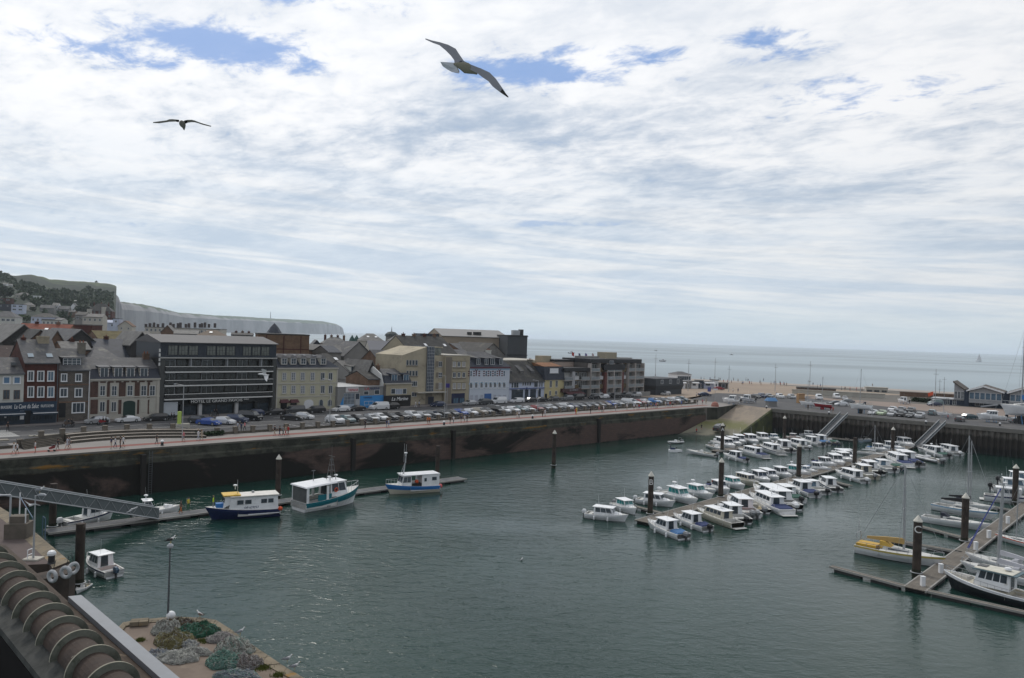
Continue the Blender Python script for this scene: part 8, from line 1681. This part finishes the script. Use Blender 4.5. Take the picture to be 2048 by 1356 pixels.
# ---- haze of sea air: one even box
hz_ = MB().box(-62000, 62000, -400, 62000, -6, 135).obj('haze', bpy.data.materials.new('sea_air')); m = hz_.data.materials[0]; m.use_nodes = True; t = m.node_tree; t.nodes.clear(); out = t.nodes.new('ShaderNodeOutputMaterial'); v = t.nodes.new('ShaderNodeVolumePrincipled')
v.inputs['Color'].default_value = (.84, .92, 1, 1); v.inputs['Density'].default_value = .00007; v.inputs['Anisotropy'].default_value = .2; t.links.new(v.outputs[0], out.inputs['Volume']); stuff(hz_)
# ================================================================ FOREGROUND
AX = Frame(-17.0, 27.8, math.atan2(-5.4, 5.3))     # runs along the ridge towards the viewer; n grows to its left (the harbour side)
RUST = MBR('brown_roofing', (.066, .048, .034), (.052, .038, .028), (.045, .034, .028), 1.2, .12, .012, .85, dirt=((.13, .10, .07), 2.2, .60), flat=True)
BARR = M('brown_barrel', (.052, .036, .028), .85, (.034, .025, .021), 1.6, .8, .4, dirt=((.17, .15, .12), 3.5, .68))
FINM = M('mossy_concrete', (.135, .14, .115), .9, (.065, .07, .055), 2.6, .8, .5, dirt=((.045, .052, .035), 3.2, .56))
FINE = M('fin_edge', (.27, .255, .20), .9, (.17, .16, .13), 3)
PARA = M('parapet_metal', (.20, .215, .235), .6, (.165, .175, .19), 1.2, .6, spec=.5, dirt=((.55, .55, .54), 3.2, .70))
r_ = thing('foreground_roof', 'brown barrel roof with a row of half ring concrete fins, lower left corner', 'roof', (AX.o.x, AX.o.y, 16.0), AX.a)
T0, T1 = -9.5, 11.; Rb = .56; Rf = .76
b = MB(); N = 14
pr = [(Rb*math.cos(math.pi*i/N), Rb*math.sin(math.pi*i/N)) for i in range(N+1)]
b.xprof(pr, T0, T1); b.obj('barrel', BARR, r_, False)
MB().xprof([(.0, -.2), (1.32, -.32), (1.32, -.22), (.45, .06), (0, .02)], T0, T1).obj('roof_slope', RUST, r_)
MB().xprof([(1.30, -.6), (1.72, -.6), (1.74, -.06), (1.30, -.02)], 0.2, T1).obj('parapet_coping', PARA, r_)
MB().xprof([(-1.02, -.55), (-.5, -.5), (-.5, -.05), (-1.02, -.32)], T0, T1).obj('gutter_edge', M('mossy_gutter', (.055, .056, .052), .9, (.022, .024, .022), 1.5, .9, .5), r_)
MB().box(T0, T1, -1.0, 1.6, -9.5, -.62).obj('wall', M('deep_shade_wall', (.012, .011, .011), .95, (.008, .007, .007), .6, spec=.1), r_)  # deep shade under the roof painted in as near-black
ringm = MB(); N = 22
def ringp(r, x): return [(x, r*math.cos(math.pi*(i/N)), r*math.sin(math.pi*(i/N))) for i in range(N+1)]
rA, rB, rC, rD = ringp(Rf, -.035), ringp(Rf, .035), ringp(Rb-.02, -.035), ringp(Rb-.02, .035); k = N+1
ringm.add(rA+rB, [(i, i+1, k+i+1, k+i) for i in range(N)], 1); ringm.add(rD+rB, [(i, i+1, k+i+1, k+i) for i in range(N)], 0); ringm.add(rA+rC, [(i, i+1, k+i+1, k+i) for i in range(N)], 0)
RG = ringm.data('fin', [FINM, FINE]); 
for i in range(-6, 8): f = inst('fin', RG, r_, (i*1.515, 0, 0.)); f.rotation_euler = (.02*((i*7) % 3-1), 0, .03*((i*5) % 3-1))
# dark sunken yard on the left of the roof
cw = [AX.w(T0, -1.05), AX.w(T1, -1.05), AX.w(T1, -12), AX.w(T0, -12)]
DKR = M('court_shade', (.006, .006, .007), .95, (.004, .004, .004), .5, spec=.05)  # the yard's deep shadow is put into this near-black colour
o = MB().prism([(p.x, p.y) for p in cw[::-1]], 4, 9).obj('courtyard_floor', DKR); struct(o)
tag(MB().prism([(p.x, p.y) for p in (AX.w(T0, -1.1), AX.w(T0, -12), AX.w(T0-.4, -12), AX.w(T0-.4, -1.1))], 4, 15.2).obj('added_yard_wall', DKR), 'unseen wall added to darken the sunken yard behind the barrel roof', 'wall')  # unseen wall, added so the yard becomes a dark well
# ---- left quay
LQ = [G(139, 1123, 7), G(104, 1137, 7), G(97, 1128, 7), G(35, 1131, 7), G(-130, 1150, 7), G(-160, 1000, 7), G(-30, 996, 7), G(27, 1031, 7), G(69, 1064, 7)]
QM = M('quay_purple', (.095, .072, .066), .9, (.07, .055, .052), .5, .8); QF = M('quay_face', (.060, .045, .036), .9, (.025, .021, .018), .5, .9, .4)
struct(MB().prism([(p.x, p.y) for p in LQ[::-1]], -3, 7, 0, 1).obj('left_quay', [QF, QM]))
cop = MB(); COP = MBR('coping_stone', (.21, .175, .125), (.17, .145, .105), (.10, .085, .06), 1.1, 1.6, .03, .9, dirt=((.24, .14, .04), .8, .60), flat=True)
ln = [LQ[6], LQ[7], LQ[8], LQ[0], LQ[1]]
inn = [G(-60, 1004, 7), G(5, 1040, 7), G(42, 1072, 7), G(98, 1126, 7), G(99, 1127, 7)]
cop.poly([(p.x, p.y, 7.012) for p in ln]+[(p.x, p.y, 7.012) for p in inn[::-1]]); struct(cop.obj('quay_coping', COP))
low = [G(104, 1137, 7), G(97, 1128, 7), G(35, 1131, 7)]
st = [Vector((-38.5, 59.2, 0)), Vector((-34.9, 59.6, 0)), Vector((-34.95, 60.15, 0)), Vector((-38.6, 60.6, 0))]
r_ = thing('quay_steps', 'worn stone steps going down behind the tyres at the left quay', 'steps', (0, 0, 0))
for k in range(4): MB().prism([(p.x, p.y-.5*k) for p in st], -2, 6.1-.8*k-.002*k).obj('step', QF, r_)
tag(MB().prism([(-35.6, 57.6), (-34.0, 58.3), (-33.2, 59.6), (-33.6, 61.2), (-34.7, 61.9), (-34.95, 60.2), (-35.9, 58.9)], -3, 6.85).obj('rounded_quay_corner', QF), 'dark rounded masonry corner of the left quay behind the tyres', 'quay corner')
TYW = M('painted_tyre', (.42, .43, .44), .8, (.24, .25, .26), 4, .7)
for k, (px, py, dd, az, l) in enumerate(((104, 1153, 56.6, .35, 'white painted tyre, leftmost of three on the quay corner'), (131, 1145, 56.9, .15, 'white painted tyre in the middle of three on the quay corner'), (146, 1137, 58.2, -1.15, 'white painted tyre seen edge on beside the black pile'))):
    p = PD(px, py, dd); t = thing('tyre_fender', l, 'tyre', p, -az, 'painted tyres on the quay corner'); MB().torus((0, 0, 0), .36, .13, 'y', 22, 9).obj('tyre', TYW, t, True); MB().tube((0, .02, .4), (0, .25, 1.1), .025, n=5).obj('rope', BLACK, t)
r_ = lamp(66, 1119, 5.1, 'thin grey lamp post with a gull on top, on the left quay', (.35, 0)); 
def frame_obj(name, lab, pts, r, mat, cat):
    b = MB(); [b.path(q, r, 5) for q in pts]; return tag(b.obj(name, mat), lab, cat)
g0, g1, g2 = G(19, 1048, 7), G(-25, 1050, 7), G(49, 1076, 7); u = lambda p, h: p+Vector((0, 0, h))
frame_obj('tubular_gate', 'white tubular gate at the left frame edge, on the quay', [[g0, u(g0, 2.7), u(g1, 2.7), g1]], .09, SHUT, 'gate')
frame_obj('gate_post', 'thin white post on the coping left of the lamp post', [[g2, u(g2, 2.6)]], .06, WHITE, 'post')
g3 = G(38, 1040, 7); frame_obj('gate_post', 'white post standing on the concrete block', [[g3, u(g3, 2.6)]], .06, WHITE, 'post'); g4 = G(64, 1062, 7)
frame_obj('handrail', 'blue grey handrail leading to the left gangway', [[u(g3, 2.2), u(G(46, 1050, 7), 2.0), u(g4, 1.2), u(g4, -1.5)]], .04, flat('rail_blue', (.10, .15, .22), .5), 'handrail')
g5 = G(84, 1071, .5); frame_obj('ladder', 'blue hooped ladder standing at the left end of the pontoon', [[g5, u(g5, 2.3), u(g5, 2.3)+Vector((.5, -.3, -.2)), g5+Vector((.7, -.6, -1))]], .06, flat('rail_blue', (.10, .15, .22), .5), 'ladder')
p = G(37, 1074, 7); tag(MB().box(-.9, .9, -.8, .8, 0, 1.3).box(-.6, .6, -.5, .5, 1.3, 1.9).obj('concrete_block', M('block_concrete', (.13, .11, .09), .9, (.09, .08, .065), 1.5, .8), loc=p, rz=.2), 'brown concrete block with a small box on top on the left quay', 'block')
frame_obj('small_railing', 'small white railing beside the lamp post foot', [[G(54, 1121, 7), u(G(54, 1121, 7), .8), u(G(64, 1117, 7), .8), G(64, 1117, 7)], [u(G(54, 1121, 7), .4), u(G(64, 1117, 7), .4)]], .035, WHITE, 'railing')
MB().box(-.6, .6, -.5, .5, 0, .12).obj('plinth', STONE, r_)
# ---- platform with the fishing nets
NP = [(236, 1258), (245, 1248), (290, 1240), (345, 1235), (395, 1237), (432, 1243), (462, 1262), (500, 1290), (560, 1330), (612, 1362), (720, 1440), (520, 1640), (120, 1560), (200, 1300)]
NG_ = [G(a, c, 6) for a, c in NP]; DIRT = M('dusty_ground', (.19, .15, .12), .95, (.14, .11, .088), .7, .8, .3, dirt=((.22, .18, .14), .5, .56))
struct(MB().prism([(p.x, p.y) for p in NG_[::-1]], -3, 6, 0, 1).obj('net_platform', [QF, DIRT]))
edge = NG_[:11]; cen = Vector((-18.5, 44, 6)); b = MB(); rr = random.Random(2)
for p, q in zip(edge, edge[1:]):
    n = max(1, int((q-p).length/1.3))
    for i in range(n):
        a = p.lerp(q, i/n); c = p.lerp(q, (i+.97)/n); di = (cen-a).normalized()*.75; dj = (cen-c).normalized()*.75; di.z = dj.z = 0
        b.prism([(a.x, a.y), (a.x+di.x, a.y+di.y), (c.x+dj.x, c.y+dj.y), (c.x, c.y)], 6.002, 6.05+rr.uniform(0, .05))
struct(b.obj('platform_coping', COP))
def netpile(px, py, wx, wy, h, cols, lab, seed, dirn=0.):
    rr = random.Random(seed); p = G(px, py, 6.0); b = MB(); NU, NV = 18, 7
    def P(u, v, lift=0.):
        a = 2*math.pi*u; q = mn.noise(Vector((math.cos(a)*1.3, math.sin(a)*1.3, seed*3.7)))*.42+.95+.13*mn.noise(Vector((u*23, seed, 2))); rad = math.sin(v*math.pi/2)
        w = mn.noise(Vector((math.cos(a)*rad*2.2, math.sin(a)*rad*2.2, seed)))*.75+mn.noise(Vector((math.cos(a)*rad*6, math.sin(a)*rad*6, seed)))*.45
        return Vector((wx*.58*q*rad*math.cos(a), wy*.58*q*rad*math.sin(a), max(0, h*.62*(max(0, math.cos(v*math.pi/2))**1.15)*(1+w))+lift))
    rings = [[P(u/NU, v/NV) for u in range(NU)] for v in range(1, NV+1)]
    b.loft(rings[::-1], 0)
    for s in range(300):
        u0 = rr.random(); v0 = rr.uniform(.05, .95); du = rr.uniform(-.14, .14); dv = rr.uniform(.08, .55)*rr.choice((-1, 1)); pts = []
        for i in range(6): pts.append(P(u0+du*i/5+.012*math.sin(i*2+s), min(1.12, max(.02, v0+dv*i/5)), (.01+.09*rr.random()*rr.random()*2)))
        m_ = 1+int(rr.random()*len(cols)) if s % 3 else 1; m_ = min(m_, len(cols))
        for a, c in zip(pts, pts[1:]): 
            if (a-c).length > 1e-4: b.tube(a, c, .013, .013, 3, m_)
    base = M('net_'+lab.split()[0]+str(seed), tuple(c*.75 for c in cols[0]), .95, tuple(c*.4 for c in cols[0]), 5, .9, .6, bs=20)
    o = b.obj('fishing_net', [base]+[flat('strand_%d_%d' % (seed, i), c, .9) for i, c in enumerate(cols)], None, True, p, dirn); tag(o, lab, 'fishing net', 'heaps of fishing net on the platform')
GN = (.03, .11, .065); TQ = (.15, .27, .23); GY = (.33, .34, .31); OL = (.20, .18, .08); BR = (.10, .075, .06); PU = (.27, .25, .245); WH = (.44, .44, .41); BU = (.22, .25, .29)
for a in ((331, 1263, 1.5, 1.5, .9, [GY, WH, BR], 'pale grey net heap, upper left of the nets', 1), (360, 1251, 1.9, 1.2, .55, [BR, OL, GY], 'dark brown net heap behind the lamp post foot', 2), (345, 1287, 2.1, 1.9, .95, [OL, BR, GY], 'olive brown net heap left of the green one', 3, .2), (398, 1265, 2.3, 1.6, .75, [GN, BR, TQ], 'dark green net heap, darkest green of all', 4),
          (442, 1281, 1.8, 1.2, .5, [PU, GY], 'low mauve grey net heap right of the green one', 5), (463, 1305, 2.4, 1.9, 1.1, [GY, TQ, WH, BR], 'largest teal and grey net heap, right of the middle', 6), (452, 1330, 2.0, 1.7, .95, [TQ, GY, GN], 'bright turquoise net heap in front of the largest one', 7), (490, 1331, 1.8, 1.6, .8, [PU, BR, GY], 'purple brown net heap beside the turquoise one', 8),
          (352, 1321, 2.4, 1.3, .55, [WH, GY], 'long pale net heap in the middle foreground', 9), (390, 1308, 1.9, .9, .4, [WH, GY, PU], 'thin pale net trailing to the right', 10), (313, 1316, 1.4, 1.1, .5, [BU, PU, WH], 'pale blue and mauve net against the roof parapet', 11), (475, 1356, 2.4, 1.1, .5, [BU, WH, TQ], 'pale blue net at the bottom frame edge', 12), (372, 1293, 1.3, .8, .35, [WH, BU], 'small white and blue net scrap below the olive heap', 13)): netpile(*a)
rr = random.Random(8)
for px, py, w_, l in ((525, 1337, 1.1, 'mossy green weed tuft by the coping'), (410, 1283, .8, 'small weed tuft under the green net'), (280, 1282, .5, 'weed tuft left of the nets'), (556, 1352, .6, 'weed tuft at the bottom edge')):
    p = G(px, py, 6); b = MB()
    for i in range(300): c = Vector((rr.gauss(0, w_*.25), rr.gauss(0, w_*.2), 0)); b.poly([c+Vector((-.02, 0, 0)), c+Vector((.02, 0, 0)), c+Vector((rr.uniform(-.1, .1), rr.uniform(-.1, .1), rr.uniform(.08, .22)))])
    tag(b.obj('weed_tuft', M('weed_green', (.10, .12, .02), .9, (.06, .07, .015), 3), loc=p), l, 'weeds', 'weed tufts on the platform')
pl = G(335, 1241, 6); r_ = thing('lamp_post', 'slender grey lamp post rising from the net platform with a gull on it', 'lamp post', pl); hl_ = 145/FPX*pl.y
MB().tube((0, 0, 0), (0, 0, hl_), .08, .05, 8).obj('pole', DSTEEL, r_); MB().lathe([(.04, hl_-.05), (.20, hl_+.03), (.22, hl_+.16), (.10, hl_+.30)], n=10).obj('lamp_head', SHUT, r_)
p = G(341, 1240, 6); tag(MB().ball((0, 0, .3), .30, 14).obj('mooring_buoy', WHITE, None, True, p), 'round white mooring float on the coping behind the lamp post', 'buoy')
p = G(278, 1249, 6.06); tag(MB().box(-.55, .55, -.35, .35, 0, .28).obj('stone_block', COP, loc=p, rz=.3), 'squared stone block on the left of the net platform edge', 'stone')
# ================================================================ GULLS
GW = flat('gull_white', (.62, .62, .62), .8); GG = flat('gull_grey', (.20, .21, .23), .8); GB_ = flat('gull_black', (.02, .02, .02), .8); GY_ = flat('gull_bill', (.5, .33, .05), .6)
def gull_stand(p, rz, lab, back=GG, s=1.):
    r_ = thing('gull', lab, 'gull', p, rz, 'gulls standing around the harbour'); r_.scale = (s, s, s)
    b = MB(); rings = []
    for x, z, w_, h in ((-.24, .19, .012, .01), (-.14, .205, .055, .05), (0, .22, .085, .08), (.10, .25, .08, .085), (.17, .30, .05, .055), (.20, .36, .040, .042), (.225, .40, .045, .042), (.27, .405, .02, .02)): rings.append([(x, w_*math.cos(a), z+h*math.sin(a)) for a in [2*math.pi*i/8 for i in range(8)]])
    b.loft(rings).obj('body', GW, r_, True)
    for s_ in (-1, 1):
        MB().loft([[(-.30, s_*.02, .20), (-.30, s_*.03, .215), (-.28, s_*.03, .20)], [(-.05, s_*.085, .17), (-.05, s_*.05, .30), (-.05, s_*.092, .23)], [(.10, s_*.08, .20), (.10, s_*.04, .32), (.10, s_*.088, .26)]]).obj('wing', back, r_); MB().tube((.02, s_*.03, 0), (.03, s_*.03, .16), .008, n=4).obj('leg', GY_, r_)
    MB().tube((.26, 0, .40), (.325, 0, .39), .014, .004, 5).obj('bill', GY_, r_)
for px, py, z, rz, l in ((479, 1271, 6.07, .6, 'white gull standing on the platform coping, nearest the nets'), (573, 1326, 6.07, .3, 'gull on the coping, left of the pair at bottom centre'), (588, 1341, 6.07, .3, 'gull on the coping, right of the pair at bottom centre'), (400, 1236, 6.07, 2.8, 'brown young gull on the far coping')): gull_stand(G(px, py, z), rz, l, BR and flat('gull_brown', (.16, .12, .10), .9) if 'brown' in l else GG, 1.15)
gull_stand(Vector((pl.x, pl.y, 6+hl_+.29)), .7, 'black backed gull perched on the lamp post of the net platform', GB_, 1.25); p = G(66, 1119, 7); gull_stand(Vector((p.x+.3, p.y, 7+5.3)), .4, 'gull perched on the lamp of the left quay', GG, 1.3)
def wing_strip(b, lead, trail, th, m0=0, m1=1, black=0):
    """lead/trail: matching points along the wing from root to tip"""
    n = len(lead); 
    for i in range(n-1):
        a, c, d, e = lead[i], lead[i+1], trail[i+1], trail[i]; up = Vector((0, 0, th)); mid0 = a.lerp(e, .35)+up*(1.6-i/n); mid1 = c.lerp(d, .35)+up*(1.6-(i+1)/n)
        k = m1 if i >= n-1-black else m0; b.poly([a, c, mid1, mid0], k); b.poly([mid0, mid1, d, e], k); b.poly([a, e, d, c][::1], k)
def gull_fly(name, lab, body, wings, tail, dist, mats, head=None):
    """wings: list of (lead pixels, trail pixels, depth offsets)"""
    r_ = thing('gull', lab, 'gull', PD(*body[len(body)//2][:2], dist)); o = r_.location
    L = lambda q, dd=0.: PD(q[0], q[1], dist+dd)-o
    rings = []; 
    for i, (px, py, w_) in enumerate(body):
        c = L((px, py)); nx = L((body[min(i+1, len(body)-1)][0], body[min(i+1, len(body)-1)][1]))-L((body[max(i-1, 0)][0], body[max(i-1, 0)][1])); nx.normalize(); s1 = nx.cross(Vector((0, 1, 0))).normalized(); rings.append([c+s1*(w_*math.cos(a))+Vector((0, 1, 0))*(w_*math.sin(a)) for a in [2*math.pi*k/10 for k in range(10)]])
    MB().loft(rings).obj('body', mats[0], r_, True)
    for lead, trail, dep, bl in wings:
        b = MB(); wing_strip(b, [L(q, d) for q, d in zip(lead, dep)], [L(q, d*.9) for q, d in zip(trail, dep)], .02, 0, 1, bl); b.obj('wing', [mats[1], GB_ if bl else mats[1]], r_)
    if tail: 
        b = MB(); t0 = L(tail[0]); t1 = L(tail[1]); rim = [L(q, .05*math.sin(i)) for i, q in enumerate(tail[2:])]; b.poly([t0]+rim+[t1]); b.add([p+Vector((0, .012, 0)) for p in [t0]+rim+[t1]], [tuple(range(len(rim)+1, -1, -1))]); b.obj('tail', mats[2], r_)
Z6 = lambda x, y: (820+x/7.975, 50+y/7.975)
ql = lambda s: [Z6(*q) for q in s]
gull_fly('gull', 'large gull gliding high in the sky, wings spread across the top centre', [(*Z6(700, 622), .012), (*Z6(760, 640), .035), (*Z6(830, 660), .055), (*Z6(900, 690), .075), (*Z6(960, 715), .06), (*Z6(1030, 750), .035), (*Z6(1072, 785), .012)],
  [(ql([(870, 590), (800, 490), (730, 382), (610, 318), (480, 288), (350, 262), (245, 232)]), ql([(715, 640), (705, 565), (650, 490), (570, 410), (470, 327), (370, 292), (252, 238)]), (0, .05, .1, .15, .25, .35, .45), 0),
   (ql([(860, 580), (1000, 655), (1120, 690), (1270, 760), (1370, 860), (1440, 960), (1480, 1020), (1572, 1158)]), ql([(800, 650), (930, 700), (1070, 770), (1160, 840), (1250, 900), (1320, 985), (1435, 1075), (1560, 1160)]), (0, -.05, -.1, -.15, -.2, -.25, -.3, -.35), 1)],
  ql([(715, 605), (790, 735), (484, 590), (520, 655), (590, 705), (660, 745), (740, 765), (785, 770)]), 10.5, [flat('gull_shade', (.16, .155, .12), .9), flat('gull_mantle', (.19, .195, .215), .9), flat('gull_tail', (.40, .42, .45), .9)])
Zb = lambda x, y: (280+x/11.38, 200+y/11.38); qb = lambda s: [Zb(*q) for q in s]; DG = flat('gull_backlit', (.10, .10, .085), .9)  # DG carries the backlit shade of the bird in its colour
gull_fly('gull', 'backlit gull flying away on level wings in the upper left sky', [(*Zb(930, 490), .035), (*Zb(960, 530), .06), (*Zb(985, 580), .055), (*Zb(1003, 630), .03), (*Zb(1010, 695), .004)],
  [(qb([(900, 480), (830, 472), (740, 452), (670, 450), (610, 478), (470, 490), (300, 520)]), qb([(880, 510), (820, 495), (740, 498), (670, 500), (600, 512), (440, 534), (305, 526)]), (0, .0, .05, .1, .1, .1, .1), 0),
   (qb([(1000, 485), (1080, 470), (1180, 470), (1250, 488), (1330, 520), (1440, 552), (1625, 604)]), qb([(1040, 545), (1090, 520), (1180, 508), (1250, 512), (1320, 530), (1430, 568), (1615, 612)]), (0, 0, .05, .1, .1, .1, .1), 0)], None, 15.5, [DG, DG, DG])
Zc = lambda x, y: (480+x/16.95, 700+y/16.95); qc = lambda s: [Zc(*q) for q in s]
gull_fly('gull', 'white gull flying in front of the dark hotel', [(*Zc(605, 818), .015), (*Zc(660, 815), .045), (*Zc(760, 815), .055), (*Zc(850, 850), .08), (*Zc(930, 860), .05), (*Zc(995, 840), .01)],
  [(qc([(780, 800), (740, 720), (722, 640)]), qc([(890, 800), (880, 720), (905, 680)]), (0, -.1, -.2), 0), (qc([(800, 860), (830, 960), (850, 1010), (905, 1072)]), qc([(960, 870), (960, 930), (925, 1000), (915, 1070)]), (0, -.1, -.2, -.3), 0)], None, 48, [GW, GW, GW])
gull_fly('gull', 'white gull gliding just below the perched gull at the left quay', [(57.5, 1009, .05), (60, 1011, .09), (63, 1010.5, .07), (66, 1010, .02)], [([(60, 1008.5), (55, 1005), (48, 1001)], [(61, 1011), (54, 1007.5), (49, 1002)], (0, .1, .2), 0), ([(61, 1007.5), (69, 1007), (80, 1011)], [(63, 1011), (70, 1009.5), (80, 1011.6)], (0, -.1, -.2), 0)], None, 50, [GW, GW, GW])
gull_fly('gull', 'white gull banking in front of the right end of the left gangway', [(259, 1021, .02), (262, 1019.5, .06), (264, 1018, .06), (267, 1017, .02)], [([(262, 1018), (268, 1015.5), (274, 1013)], [(264, 1020), (269, 1017.5), (275, 1014)], (0, .1, .2), 0), ([(262, 1019), (257, 1022), (252, 1024.5)], [(264, 1021), (258, 1023.5), (253, 1025.4)], (0, -.1, -.2), 0)], None, 62, [GW, GW, GW])
for px, py, l in ((1043, 1121, 'tiny white gull floating in open water, bottom centre'), (2004, 950, 'tiny white gull floating near the third pile')): p = G(px, py, 0); gull_stand(p-Vector((0, 0, .13)), 1., l)
